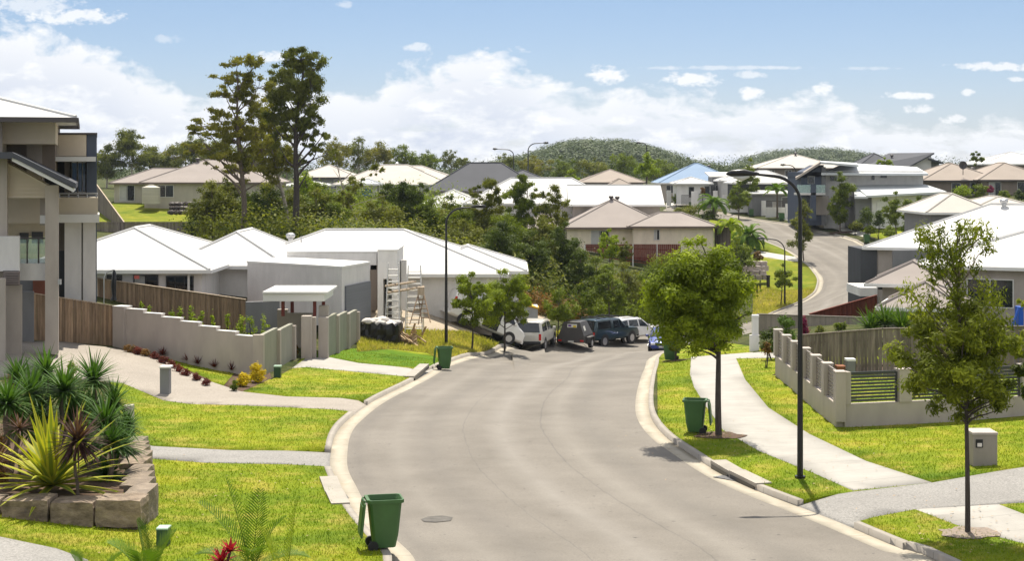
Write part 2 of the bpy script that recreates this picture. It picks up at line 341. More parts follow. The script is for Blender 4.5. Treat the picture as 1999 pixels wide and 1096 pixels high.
def arr_mesh(name, V, Fs, mat, rv=None, parent=None, attrs=None, smooth=False, keep=False):
    """V (n,3), Fs (m,k) int array."""
    V = np.asarray(V, np.float64); Fs = np.asarray(Fs, np.int32); k = Fs.shape[1]
    off = np.array(world_loc(parent)) if parent is not None else (np.zeros(3) if keep else np.array([V[:, 0].mean(), V[:, 1].mean(), V[:, 2].min()]))
    me = bpy.data.meshes.new(name); me.vertices.add(len(V)); me.vertices.foreach_set('co', (V-off).astype(np.float32).ravel())
    me.loops.add(Fs.size); me.loops.foreach_set('vertex_index', Fs.ravel())
    me.polygons.add(len(Fs)); me.polygons.foreach_set('loop_start', np.arange(0, Fs.size, k, dtype=np.int32))
    me.update(calc_edges=True)
    if rv is not None:
        a = me.attributes.new('rnd', 'FLOAT', 'FACE'); a.data.foreach_set('value', np.asarray(rv, np.float32))
    for an, av in (attrs or {}).items():
        a = me.attributes.new(an, 'FLOAT', 'POINT'); a.data.foreach_set('value', np.asarray(av, np.float32))
    if smooth: me.polygons.foreach_set('use_smooth', [True]*len(me.polygons))
    me.materials.append(mat); o = bpy.data.objects.new(name, me); COL.objects.link(o)
    if parent is not None: o.parent = parent
    else: o.location = off
    return o
# ---------------------------------------------------------------- ground, road, kerbs, paths: one planar map cut into regions
def wl(pts):  # list of pixel points (2) or world points marked 'w'
    return [(p[1], p[2]) if p[0] == 'w' else ray(*p) for p in pts]
def smooth_line(p, n=6):
    p = [Vector(q) for q in p]; out = []
    for i in range(len(p)-1):
        a, b, c, d = p[max(i-1, 0)], p[i], p[i+1], p[min(i+2, len(p)-1)]
        for k in range(n):
            t = k/n; out.append(.5*((2*b)+(c-a)*t+(2*a-5*b+4*c-d)*t*t+(3*b-a-3*c+d)*t**3))
    return [tuple(q) for q in out]+[tuple(p[-1])]
left_e = wl([('w', -.2, 8), ('w', -.9, 20), ('w', -1.65, 27), (808,1083), (765,1040), (718,985), (696,946), (680,913), (678,881), (685,844), (707,816), (761,776), (848,731), (881,712), (936,696), (985,686), (1040,676), (1105,668), (1185,661), (1250,655)]) + [(14.5, 115), (18.5, 121), (21.6, 128)] + wl([(1513,612,125), (1544,599,125), (1572,588,125), (1599,571,125), (1606,557,125), (1606,542,125), (1590,522,125), (1562,502,125), (1535,486,125), (1508,475,125), (1486,465,125), (1455,447,125), (1426,432,125), (1380,420,125), (1300,412,125)])
right_e = wl([('w', 9.6, 8), ('w', 9.0, 20), (1795,1095), (1725,1070), (1612,1022), (1545,995), (1448,957), (1375,922), (1317,884), (1273,852), (1247,820), (1240,788), (1247,747), (1258,718), (1283,689)]) + [(13.8, 103), (19.5, 110), (26, 118.5), (31.5, 127), (35.5, 138), (37.6, 150), (38.5, 160)] + wl([(1682,480,150), (1597,453,150), (1533,438,150), (1485,431,150), (1430,422,150), (1400,415,150), (1300,404,150)])
left_e = smooth_line(left_e, 4); right_e = smooth_line(right_e, 4)
def offs(line, d):
    out = []
    for i, p in enumerate(line):
        a = Vector(line[max(i-1, 0)]); b = Vector(line[min(i+1, len(line)-1)]); t = (b-a).normalized()
        out.append((p[0]-t.y*d, p[1]+t.x*d))
    return out
road_poly = left_e+right_e[::-1]
gut_poly = offs(left_e, .45)+offs(right_e, -.45)[::-1]
kerb_poly = offs(left_e, .62)+offs(right_e, -.62)[::-1]
def sub(pts, step=30):
    out = []
    for a, b in zip(pts, pts[1:]+pts[:1]):
        n = max(1, int(math.hypot(a[0]-b[0], a[1]-b[1])/step))
        for k in range(n): out.append((a[0]+(b[0]-a[0])*k/n, a[1]+(b[1]-a[1])*k/n, *(a[2:3])))
    return out
def PX(pts, ymin=0): return [ray(p[0], p[1], ymin) for p in sub(pts)]
REG = [  # name, polygon, raise above road level, level of priority by order
 ('lawn_a', PX([(-500,1300),(-400,1010),(0,985),(240,985),(235,800),(215,745),(250,690),(400,705),(530,745),(572,722),(600,690),(700,690),(715,640),(870,640),(1000,686),(1010,760),(700,1000),(900,1300)])),
 ('lawn_fresh', PX([(615,692),(700,682),(760,686),(870,702),(838,722),(700,714),(618,704)])),
 ('rough_grass', PX([(697,690),(697,650),(760,640),(830,638),(880,640),(960,668),(1000,688),(960,702),(905,706),(870,708),(835,692),(760,684)])),
 ('rough_grass', PX([(1065,690),(1060,655),(1150,640),(1320,632),(1400,640),(1330,668),(1200,690)])),
 ('building_sand', PX([(735,640),(700,600),(820,585),(960,590),(1080,625),(1000,662),(900,650),(830,648)])),
 ('lawn_b', PX([(1285,1000),(1283,700),(1330,660),(1480,680),(1530,700),(1700,700),(2400,760),(2400,1300),(1500,1300)])),
 ('rough_grass', PX([(1470,618),(1470,560),(1480,480),(1500,470),(1620,540),(1620,570),(1540,620)], 110)),
 ('lawn_hill', PX([(1465,560),(1460,470),(1490,458),(1612,545),(1612,565),(1530,570)], 130)),
 ('lawn_hill', PX([(1380,425),(1420,440),(1500,475),(1480,500),(1400,470)], 140)),
 ('lawn_c', PX([(1480,420),(1620,440),(1760,480),(1840,500),(1840,440),(1600,410),(1430,395)], 140)),
 ('lawn_hill', PX([(170,398),(320,392),(430,392),(420,440),(170,450)], 150)),
 ('lawn_c', PX([(1180,668),(1240,655),(1330,648),(1330,636),(1240,640),(1180,655)])),
 ('garden_bed', PX([(430,765),(470,715),(520,702),(530,742),(510,752),(470,770)])),
 ('garden_bed', PX([(250,690),(275,684),(410,745),(400,755),(370,742),(330,716)])),
 ('garden_bed', PX([(255,610),(520,655),(540,640),(480,615),(250,590)])),
 ('garden_bed', [(9.8, 58.2), (11, 61.5), (40, 65), (40, 61)]),
 ('lawn_a', [(12.8, 47.3), (10.2, 57.5), (40, 61), (40, 49)]),
 ('footpath', PX([(1347,735),(1349,700),(1480,690),(1530,692),(1530,702),(1437,703),(1455,745),(1500,800),(1580,852),(1690,905),(1820,948),(1665,964),(1590,930),(1480,885),(1412,845),(1380,800),(1355,760)])),
 ('footpath', PX([(1785,1000),(1940,987),(1999,1010),(2300,1120),(2300,1250),(1999,1068),(1890,1040)])),
 ('footpath', PX([(570,722),(598,702),(640,700),(700,712),(830,724),(850,716),(870,724),(830,745),(790,738),(700,730),(600,720)])),
 ('driveway_a', PX([(-200,690),(0,672),(110,668),(235,684),(300,700),(350,722),(410,748),(470,768),(560,778),(700,782),(735,795),(735,812),(640,803),(480,796),(370,793),(320,786),(240,752),(120,740),(-200,740)])),
 ('driveway_b', PX([(200,880),(255,867),(300,876),(450,884),(560,885),(645,880),(690,880),(690,915),(645,916),(560,912),(400,909),(258,898)])),
 ('driveway_b', PX([(1545,985),(1665,966),(1820,948),(1950,925),(2080,905),(2400,880),(2400,960),(2050,985),(1790,1000),(1705,1016),(1655,1030),(1610,1040),(1500,985)])),
 ('driveway_b', PX([(-400,1030),(0,1055),(110,1078),(170,1100),(260,1180),(-400,1400)])),
 ('driveway_c', PX([(1200,640),(1240,627),(1300,634),(1330,645),(1300,648),(1240,636)])),
 ('path_hill', PX([(1468,488),(1500,494),(1550,502),(1580,505),(1590,514),(1550,512),(1500,505),(1465,497)], 140)),
 ('driveway_c', PX([(1430,400),(1540,432),(1600,440),(1690,465),(1700,458),(1610,432),(1540,418),(1440,392)], 160)),
 ('driveway_c', PX([(1300,405),(1390,406),(1430,410),(1400,400),(1300,396)], 160)),
 ('kerb_l', None), ('gutter', None), ('road', road_poly),
]
DRV = {'driveway_a', 'driveway_b', 'driveway_c', 'footpath'}
def inpoly(pts, poly):
    x, y = pts[:, 0], pts[:, 1]; c = np.zeros(len(pts), bool); p = np.array([q[:2] for q in poly]); q = np.roll(p, 1, 0)
    for (x1, y1), (x2, y2) in zip(p, q):
        if y1 == y2: continue
        c ^= ((y1 > y) != (y2 > y)) & (x < (x2-x1)*(y-y1)/(y2-y1)+x1)
    return c
def segdist(pts, line):
    line = np.array(line); best = np.full(len(pts), 1e9); al = np.zeros(len(pts)); side = np.zeros(len(pts)); s = 0
    for a, b in zip(line[:-1], line[1:]):
        d = b-a; l = np.hypot(*d); t = np.clip(((pts-a)@d)/(l*l), 0, 1); e = pts-(a+t[:, None]*d); q = np.hypot(e[:, 0], e[:, 1])
        m = q < best; best[m] = q[m]; al[m] = s+t[m]*l; side[m] = np.sign(d[0]*e[m, 1]-d[1]*e[m, 0]); s += l
    return best, al, side
def build_ground():
    V = []; E = []
    def addl(line, closed):
        o = len(V); V.extend([Vector((p[0], p[1])) for p in line]); n = len(line)
        E.extend([(o+i, o+(i+1) % n) for i in range(n if closed else n-1)])
    for nm, poly in REG:
        if poly: addl(poly, True)
    addl(gut_poly, True); addl(kerb_poly, True)
    xs = np.concatenate([-np.geomspace(6000, 75, 14), np.arange(-70, -22, 3.), np.arange(-22, 26, 1.), np.arange(26, 80, 3.), np.geomspace(82, 6000, 14)])
    ys = np.concatenate([[-60, -30, -10, 0, 5], np.arange(10, 100, 1.), np.arange(100, 320, 3.), np.geomspace(325, 9000, 14)])
    rj = np.random.default_rng(3)
    for y in ys:
        for x in xs: V.append(Vector((x+rj.uniform(-.03, .03), y+rj.uniform(-.03, .03))))
    v, e, f, *_ = delaunay_2d_cdt(V, E, [], 0, 1e-4, False)
    P2 = np.array([(p.x, p.y) for p in v]); Fc = np.array([t for t in f if len(t) == 3], int)
    a, b, c = P2[Fc[:, 0]], P2[Fc[:, 1]], P2[Fc[:, 2]]
    ar = (b[:, 0]-a[:, 0])*(c[:, 1]-a[:, 1])-(b[:, 1]-a[:, 1])*(c[:, 0]-a[:, 0])
    flip = ar < 0; Fc[flip] = Fc[flip][:, [0, 2, 1]]; Fc = Fc[np.abs(ar) > 1e-7]
    cen = (P2[Fc[:, 0]]+P2[Fc[:, 1]]+P2[Fc[:, 2]])/3
    reg = np.full(len(Fc), -1)
    for i, (nm, poly) in enumerate(REG):
        if nm == 'kerb_l': m = inpoly(cen, kerb_poly) & ~np.isin(reg, [j for j, q in enumerate(REG) if q[0] in DRV])
        elif nm == 'gutter': m = inpoly(cen, gut_poly)
        else: m = inpoly(cen, poly)
        reg[m] = i
    dL, aL, sL = segdist(P2, left_e); dR, aR, sR = segdist(P2, right_e)
    dmin = np.minimum(dL, dR); base = Tn(P2[:, 0], P2[:, 1])
    LEV = {'road': 0, 'gutter': .004, 'kerb_l': .135}
    names = [q[0] for q in REG]
    keys = {}
    for i, nm in enumerate(names): keys.setdefault(nm, []).append(i)
    keys['ground'] = [-1]
    out = {}
    for nm, ids in keys.items():
        fm = Fc[np.isin(reg, ids)]
        if not len(fm): print('empty region', nm); continue
        used, inv = np.unique(fm, return_inverse=True); inv = inv.reshape(fm.shape)
        z = base[used].copy()
        if nm in LEV: z += LEV[nm]
        elif nm in DRV: z += .01+.122*np.clip((dmin[used]-.45)/1.1, 0, 1)
        elif nm.startswith('lawn'): z += UP+.012
        else: z += UP
        pv = np.c_[P2[used], z]; nv = len(pv)
        # skirts
        ed = np.concatenate([inv[:, [0, 1]], inv[:, [1, 2]], inv[:, [2, 0]]]); key = np.sort(ed, 1)
        _, first, cnt = np.unique(key, axis=0, return_index=True, return_counts=True); be = ed[first[cnt == 1]]
        low = pv.copy(); low[:, 2] -= .3
        al = np.where(dL[used] < dR[used], aL[used], aR[used]); ac = dL[used]
        allv = np.concatenate([pv, low]) if nm != 'road' else pv
        tri = inv
        if nm != 'road':
            sk = np.concatenate([np.c_[be[:, 0], be[:, 0]+nv, be[:, 1]+nv], np.c_[be[:, 0], be[:, 1]+nv, be[:, 1]]]); tri = np.concatenate([inv, sk])
            al = np.tile(al, 2); ac = np.tile(ac, 2)
        out[nm] = (allv, tri, al, ac, fm)
    return out, P2, base
GR, P2g, BASEg = build_ground()
LAWN = dict(dark=(.12, .19, .008), mid=(.22, .28, .012), lite=(.33, .345, .018), dry=(.46, .35, .09))
gm = {
 'road': m_asphalt(),
 'gutter': m_concrete('gutter_concrete', (.4, .36, .29), 2.4, .5), 'kerb_l': m_concrete('kerb_concrete', (.33, .3, .26), 1.2, .35),
 'footpath': m_concrete('path_concrete', (.37, .352, .322), 1.5, .08, wj=.025), 'path_hill': M('hill_path_concrete', (.4, .38, .33)),
 'driveway_a': m_aggregate('aggregate_warm', (.34, .305, .265), (.2, .175, .15)), 'driveway_b': m_aggregate('aggregate_grey', (.29, .278, .262), (.15, .145, .138)), 'driveway_c': M('plain_concrete', (.4, .38, .34), bmp=.1),
 'lawn_a': m_lawn('lawn_mown', dryk=.57, **LAWN), 'lawn_b': m_lawn('lawn_verge', dryk=.57, **LAWN), 'lawn_c': m_lawn('lawn_far', dryk=.5, **LAWN),
 'lawn_fresh': m_lawn('lawn_fresh', (.07, .15, .006), (.11, .21, .008), (.15, .25, .012), (.2, .22, .03), .2),
 'lawn_hill': m_lawn('lawn_hillside', (.13, .18, .008), (.19, .22, .012), (.26, .27, .02), (.33, .28, .06), .4),
 'rough_grass': m_lawn('rough_grass', (.12, .12, .02), (.24, .2, .05), (.33, .26, .09), (.38, .28, .12), .8),
 'building_sand': m_aggregate('sandy_soil', (.42, .36, .28), (.28, .22, .15)), 'garden_bed': m_aggregate('bark_mulch', (.11, .07, .045), (.05, .03, .02)),
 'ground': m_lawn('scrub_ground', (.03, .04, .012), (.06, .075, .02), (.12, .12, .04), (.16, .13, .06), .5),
}
gname = {'kerb_l': 'kerb', 'lawn_a': 'lawn', 'lawn_b': 'lawn', 'lawn_c': 'lawn', 'lawn_fresh': 'lawn', 'lawn_hill': 'lawn', 'driveway_a': 'driveway', 'driveway_b': 'driveway', 'driveway_c': 'driveway', 'path_hill': 'path', 'rough_grass': 'rough_ground', 'building_sand': 'sandy_ground'}
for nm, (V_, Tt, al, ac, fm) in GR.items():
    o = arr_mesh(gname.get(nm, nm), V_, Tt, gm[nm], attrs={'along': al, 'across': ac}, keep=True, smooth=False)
    o['kind'] = 'structure'
    if nm in ('road', 'gutter', 'ground'): o.data.polygons.foreach_set('use_smooth', [True]*len(o.data.polygons)) if nm == 'road' else None
# grass blades
def blades(name, regs, dens, h, w, mat, ymax, ymin=20, lean=.5, cap=200000, zadd=UP+.012):
    Vs = []
    for nm in regs:
        fm = GR[nm][4]; a, b, c = P2g[fm[:, 0]], P2g[fm[:, 1]], P2g[fm[:, 2]]
        z = BASEg[fm]+zadd; cy = (a[:, 1]+b[:, 1]+c[:, 1])/3; cx = (a[:, 0]+b[:, 0]+c[:, 0])/3
        ar = .5*np.abs((b[:, 0]-a[:, 0])*(c[:, 1]-a[:, 1])-(b[:, 1]-a[:, 1])*(c[:, 0]-a[:, 0]))
        ok = (cy < ymax) & (cy > ymin) & (np.abs(cx) < cy*.345+1)
        n = rng.poisson(ar*dens*np.clip(32/np.maximum(cy, 20), .12, 1.2)**2*ok)
        i = np.repeat(np.arange(len(fm)), n); r1 = np.sqrt(rng.random(len(i))); r2 = rng.random(len(i))
        w0, w1, w2 = 1-r1, r1*(1-r2), r1*r2
        p = a[i]*w0[:, None]+b[i]*w1[:, None]+c[i]*w2[:, None]; zz = z[i, 0]*w0+z[i, 1]*w1+z[i, 2]*w2
        Vs.append(np.c_[p, zz])
    p = np.concatenate(Vs); 
    if len(p) > cap: p = p[rng.permutation(len(p))[:cap]]
    n = len(p); ang = rng.random(n)*2*np.pi; k = np.sqrt(np.maximum(p[:, 1], 25)/30)
    hh = h*rng.uniform(.5, 1.3, n)*np.sqrt(k); ww = w*k*rng.uniform(.6, 1.3, n); d = np.c_[np.cos(ang), np.sin(ang), np.zeros(n)]
    l = np.c_[rng.normal(0, lean, n)*hh, rng.normal(0, lean, n)*hh, hh]
    V = np.stack([p-d*ww[:, None], p+d*ww[:, None], p+l], 1).reshape(-1, 3)
    return arr_mesh(name, V, np.arange(3*n).reshape(-1, 3), mat, rv=rng.random(n), keep=True)
gb = m_blade('grass_blade', (.12, .2, .008), (.225, .29, .012), (.33, .35, .022), (.45, .36, .09))
o = blades('grass', ['lawn_a', 'lawn_b', 'lawn_fresh'], 260, .055, .009, gb, 75); tag(o, 'short mown yellow-green grass blades on the verges and lawns', 'grass', kind='stuff')
gd = m_leaf('dry_grass_blade', (.22, .26, .02), (.4, .38, .06), (.55, .46, .17), .4, .7)
o = blades('long_grass', ['rough_grass'], 1500, .13, .02, gd, 160, lean=.35, cap=60000); tag(o, 'long unmown grass, straw-coloured and green, on the empty lots', 'grass', kind='stuff')
# ---------------------------------------------------------------- buildings
mw = lambda n, c, **k: M('wall_'+n, c, rough=.85, var=.1, scale=1.6, bmp=.15, bs=30, spec=.2, sc=(1, 1, .35), **k)
W_BEIGE = mw('beige_render', (.42, .385, .32)); W_CREAM = mw('cream_render', (.75, .67, .53)); W_WHITE = mw('white_render', (.72, .7, .68))
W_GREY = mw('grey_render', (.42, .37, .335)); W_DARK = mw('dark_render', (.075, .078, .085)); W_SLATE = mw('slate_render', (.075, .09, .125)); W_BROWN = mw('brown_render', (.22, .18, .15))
W_MID = mw('mid_grey_render', (.2, .2, .205)); W_PALE = mw('pale_grey_render', (.62, .6, .585)); W_TAUPE = mw('taupe_render', (.39, .345, .305))
def roofmat(n, c): 
    if 'roof_'+n in MATS: return MATS['roof_'+n]
    m, t, b = newmat('roof_'+n)
    col = ramp(t, posnoise(t, .5, 5), [(.3, sc3(c, .93)), (.7, sc3(c, 1.05))]); t.links.new(col, b.inputs['Base Color'])
    b.inputs['Roughness'].default_value = .8; b.inputs['Specular IOR Level'].default_value = .12
    MATS['roof_'+n] = m; return m
R_WHITE = roofmat('white_steel', (.56, .555, .545)); R_CREAM = roofmat('cream_steel', (.47, .44, .4)); R_PINK = roofmat('pinkish_steel', (.29, .255, .235)); R_TAN = roofmat('tan_tile', (.31, .265, .23))
R_DARK = roofmat('charcoal_steel', (.085, .088, .1)); R_BLUE = roofmat('blue_steel', (.22, .3, .42)); R_PALE = roofmat('pale_grey_steel', (.5, .52, .53))
TRIM = M('white_trim', (.7, .69, .67), rough=.5, var=.03); TRIM_D = M('dark_trim', (.07, .06, .06), rough=.5, var=.05); TRIM_B = M('brown_trim', (.16, .12, .1), rough=.5, var=.05)
GLASS = m_glass(); FRAME = M('window_frame_white', (.6, .6, .58), var=.03); FRAME_D = M('window_frame_dark', (.05, .05, .055), var=.03)
CURT = M('pale_curtain', (.42, .42, .4), var=.1)
STEEL = M('galvanised_steel', (.45, .45, .46), rough=.35, metal=.6, var=.1)
def loc2(o, a, u, v): # local (u along front, v back) to world
    return Vector((o[0]+u*math.cos(a)-v*math.sin(a), o[1]+u*math.sin(a)+v*math.cos(a)))
def roof(root, o, a, w, d, ze, hr, mat, kind='hip', over=.5, fas=TRIM, flip=False, vent=None, seams=True):
    """o: front-left eave corner (x,y); w along the front, d back."""
    ins = min(w, d)/2; th = .16
    if w >= d: r1, r2 = (ins, d/2), (w-ins, d/2)
    else: r1, r2 = (w/2, ins), (w/2, d-ins)
    if kind == 'gable': r1, r2 = ((0, d/2), (w, d/2)) if not flip else ((w/2, 0), (w/2, d))
    if kind == 'semi': r1, r2 = (ins, d/2), (w-ins*.3, d/2)
    c = [(0, 0), (w, 0), (w, d), (0, d)]
    q = lambda p, z: (*loc2(o, a, *p), z)
    vs = [q(p, ze) for p in c]+[q(p, ze-th) for p in c]
    mb = MB()
    if kind == 'skillion':   # rises to the back
        vs2 = [q(c[0], ze), q(c[1], ze), q(c[2], ze+hr), q(c[3], ze+hr)]; lo = [(x, y, z-th) for x, y, z in vs2]
        mb.add(vs2+lo, [(0,1,2,3),(7,6,5,4),(0,4,5,1),(1,5,6,2),(2,6,7,3),(3,7,4,0)]); mb.build('roof', mat, root)
        f = MB(); f.tube([vs2[0], vs2[1]], .09, 4); f.build('fascia', fas, root); return
    vs += [q(r1, ze+hr), q(r2, ze+hr)]
    if w >= d or (kind == 'gable' and not flip): fs = [(0,1,9,8), (1,2,9), (2,3,8,9), (3,0,8)]
    else: fs = [(0,1,8), (1,2,9,8), (2,3,9), (3,0,8,9)]
    if kind == 'gable' and flip: fs = [(0,1,8), (1,2,9,8), (2,3,9), (3,0,8,9)]
    mb.add(vs, fs+[(0,4,5,1),(1,5,6,2),(2,6,7,3),(3,7,4,0),(4,7,6,5)])
    mb.build('roof', mat, root)
    f = MB()   # gutter and fascia
    n = 4
    for i in range(4):
        p, r = Vector(q(c[i], ze-.1)), Vector(q(c[(i+1) % 4], ze-.1)); dd = (r-p).normalized(); nn = Vector((dd.y, -dd.x, 0))*.05
        f.add([p+nn*.2-dd*.05+Vector((0,0,-.1)), r+nn*.2+dd*.05+Vector((0,0,-.1)), r+nn*2.2+dd*.05+Vector((0,0,-.1)), p+nn*2.2-dd*.05+Vector((0,0,-.1)),
               p+nn*.2-dd*.05+Vector((0,0,.085)), r+nn*.2+dd*.05+Vector((0,0,.085)), r+nn*2.2+dd*.05+Vector((0,0,.085)), p+nn*2.2-dd*.05+Vector((0,0,.085))],
              [(0,3,2,1),(4,5,6,7),(0,1,5,4),(1,2,6,5),(2,3,7,6),(3,0,4,7)])
    f.build('gutter', fas, root)
    if seams:
        rc = MB(); capm = mat
        E1, E2 = q(r1, ze+hr+.02), q(r2, ze+hr+.02)
        if (Vector(E1)-Vector(E2)).length > .3: rc.tube([E1, E2], .09, 5)
        if kind != 'gable':
            pr = [(0, E1), (1, E2), (2, E2), (3, E1)] if w >= d else [(0, E1), (1, E1), (2, E2), (3, E2)]
            for i, e in pr: rc.tube([q(c[i], ze+.02), e], .08, 5)
        if rc.f: rc.build('ridge_cap', mat, root)
def walls(root, o, a, w, d, z0, z1, mat, inset=.5, name='wall', label=None):
    p = [loc2(o, a, inset, inset), loc2(o, a, w-inset, inset), loc2(o, a, w-inset, d-inset), loc2(o, a, inset, d-inset)]
    mb = MB(); mb.add([(*q, z0) for q in p]+[(*q, z1) for q in p], [(0,3,2,1),(4,5,6,7),(0,1,5,4),(1,2,6,5),(2,3,7,6),(3,0,4,7)])
    return mb.build(name, mat, root, label=label)
def window(root, o, a, side, w, d, inset, u0, z0, ww, hh, panes=2, frame=FRAME, glass=GLASS, name='window', curtain=False):
    if side == 'F': base = loc2(o, a, u0+ww/2, inset); ang = a
    if side == 'R': base = loc2(o, a, w-inset, u0+ww/2); ang = a+math.pi/2
    if side == 'L': base = loc2(o, a, inset, u0+ww/2); ang = a-math.pi/2
    e = empty(name, (base.x, base.y, z0)); 
    e.location = Vector((base.x, base.y, z0))-world_loc(root); e.parent = root
    c = Vector((base.x, base.y, z0+hh/2)); nv = Vector((math.sin(ang), -math.cos(ang), 0)); t = Vector((math.cos(ang), math.sin(ang), 0))
    fm = MB(); s = .06
    for k in (-1, 1): fm.obox(c+t*k*(ww/2-s/2)+nv*.02, (s, .1, hh), ang)
    for k in (-1, 1): fm.obox(c+Vector((0, 0, k*(hh/2-s/2)))+nv*.022, (ww-2*s, .1, s), ang)
    for k in range(1, panes): fm.obox(c+t*(-ww/2+ww*k/panes)+nv*.018, (s*.8, .09, hh-2*s), ang)
    fm.build('frame', frame, e)
    g = MB(); g.obox(c+nv*.012, (ww-2*s, .04, hh-2*s), ang); g.build('pane', glass, e)
    if curtain: g = MB(); g.obox(c+nv*.03-t*ww*.25, (ww*.42, .03, hh-2*s), ang); g.build('curtain', CURT, e)
    return e
def house(name, label, wings, cat='house', group='houses across the valley', base=None):
    w0 = wings[0]; o0 = w0['o']; g = T(*loc2(o0, w0.get('a', 0), w0['w']/2, w0['d']/2))
    z0 = min(base if base is not None else 1e9, g+.1, w0['ze']-2.3)
    root = empty(name, (o0[0]+w0['w']/2, o0[1]+w0['d']/2, z0), label, cat, group)
    for k in wings:
        a = k.get('a', 0); o = k['o']; ze = k['ze']
        roof(root, o, a, k['w'], k['d'], ze, k['hr'], k['roof'], k.get('kind', 'hip'), fas=k.get('fas', TRIM), flip=k.get('flip', False))
        zb = k.get('zb', min(z0, ze-2.4))
        if k.get('walls', True): walls(root, o, a, k['w'], k['d'], zb-.6, ze-.1-.001*random.randint(1, 30), k['wall'], k.get('inset', .5), label=k.get('wlabel'))
        for wn in k.get('win', []):
            window(root, o, a, wn[0], k['w'], k['d'], k.get('inset', .5), wn[1], ze-wn[2]-wn[4], wn[3], wn[4], wn[5] if len(wn) > 5 else 2, frame=k.get('frame', FRAME), curtain=len(wn) > 6)
    return root
def wing(px, py, Y, px1, d, pyr, a=0, yr=None, **k):   # front-left eave pixel, right eave pixel, ridge pixel height
    w = (px1-px)*Y/F/math.cos(a); ze = ZW(py, Y); yr = Y+min(d/2, 8) if yr is None else yr
    return dict(o=(XW(px, Y), Y), ze=ze, w=w, d=d, hr=ZW(pyr, yr)-ze, a=a, **k)
def vent(px, py, Y, mat, label=None):
    h = empty('roof_vent', P(px, py, Y), label or 'x', 'roof vent', 'roof vents'); return h
def whirly(root, px, py, Y, mat=STEEL, s=1.0):
    p = P(px, py, Y); best = -1e9; rw = Vector(root.location)
    for ch in kids(root):   # seat it on the roof below
        if ch.name.split('.')[0] != 'roof': continue
        vv = [v.co+rw for v in ch.data.vertices]
        for f in ch.data.polygons:
            q = [vv[i] for i in f.vertices]
            for i in range(1, len(q)-1):
                a, b, c = q[0], q[i], q[i+1]; d = (b.y-c.y)*(a.x-c.x)+(c.x-b.x)*(a.y-c.y)
                if abs(d) < 1e-9: continue
                u = ((b.y-c.y)*(p.x-c.x)+(c.x-b.x)*(p.y-c.y))/d; w = ((c.y-a.y)*(p.x-c.x)+(a.x-c.x)*(p.y-c.y))/d
                if u >= 0 and w >= 0 and u+w <= 1: best = max(best, u*a.z+w*b.z+(1-u-w)*c.z)
    if best > -1e8: p.z = best+.2*s
    mb = MB(); mb.cyl(p-Vector((0, 0, .25*s)), .16*s, .3*s, 12)
    for k, (z, r) in enumerate([(0.05, .2), (.12, .27), (.22, .3), (.32, .27), (.4, .16)][:-1]):
        r2 = [.27, .3, .27, .14][k]; z2 = [.12, .22, .32, .4][k]
        mb.tube([p+Vector((0, 0, z*s)), p+Vector((0, 0, z2*s))], [r*s, r2*s], 14)
    mb.smooth = True; return mb.build('roof_vent', mat, root)
B = {}
G1 = 'houses across the valley'
B['H1'] = house('house', 'beige single-storey house with a pinkish hipped roof above the sunlit back lawn', [
 wing(272,356,188,536,13.5,312, roof=R_PINK, wall=W_BEIGE, fas=TRIM_B, win=[('F',2.1,.35,2.0,1.5,2), ('F',9.6,.35,1.2,1.4,1)]),
 wing(213,357,193,400,9,329, roof=R_PINK, wall=W_BEIGE, fas=TRIM_B, win=[('F',1.2,.3,1.9,2.0,2,1), ('F',4.2,.3,.8,1.2,1)])])
whirly(B['H1'], 386, 312, 194, TRIM_D)
B['H2'] = house('house', 'small white-roofed house partly hidden behind the trunk of the tall gum', [
 wing(572,346,235,698,10,322, roof=R_CREAM, wall=W_MID, fas=TRIM_D, win=[('F',6.2,.4,2.2,1.3,2)]), wing(548,362,222,640,8,353, roof=R_WHITE, wall=W_PALE)])
B['H3'] = house('house', 'cream white house with a long hipped roof behind the open gazebo', [
 wing(648,360,214,880,13,322, yr=221, roof=R_CREAM, wall=W_PALE, win=[('F',2,.4,1.8,1.3,2)]), wing(690,352,219,900,12,324, yr=225, roof=R_CREAM, wall=W_PALE)])
whirly(B['H3'], 775, 323, 221)
B['H4'] = house('house', 'house with a big charcoal hipped roof and two black vents, centre of the valley', [
 wing(826,373,186,1066,11,318, yr=191.5, roof=R_DARK, wall=W_MID, fas=TRIM_D), wing(960,357,200,1082,11,332, yr=205, roof=R_DARK, wall=W_MID, fas=TRIM_D)])
whirly(B['H4'], 916, 319, 193, TRIM_D); whirly(B['H4'], 957, 319, 194, TRIM_D)
B['H5'] = house('house', 'low house under a broad glaring white roof in front of the charcoal one', [
 wing(905,397,171,1212,10.5,348, yr=176.2, roof=R_WHITE, wall=W_PALE), wing(1110,400,169,1298,10,362, yr=174, kind='gable', roof=R_WHITE, wall=W_TAUPE),
 wing(800,405,171,962,12,371, yr=177, roof=R_WHITE, wall=W_PALE, win=[('F',4.6,.4,1.6,1.0,2)])])
B['H6'] = house('house', 'cream house with a pinkish brown hipped roof and twin vents above the burgundy fence', [
 wing(1098,444,160,1312,12,389, yr=166, roof=R_PINK, wall=W_CREAM, fas=TRIM_B, win=[('F',3.0,.35,1.9,1.6,2,1)]),
 wing(1228,442,158,1403,7,415, yr=161.5, roof=R_PINK, wall=W_CREAM, fas=TRIM_B, win=[('F',2.6,.35,.6,1.1,2,1)]),
 wing(985,446,165,1140,10,416, yr=170, roof=R_PINK, wall=W_TAUPE, fas=TRIM_B),
 wing(1085,420,172,1240,10,395, yr=177, roof=R_PINK, wall=W_TAUPE, fas=TRIM_B)])
whirly(B['H6'], 1193, 389, 165.5, TRIM_D, .9); whirly(B['H6'], 1205, 389, 166.2, TRIM_D, .9)
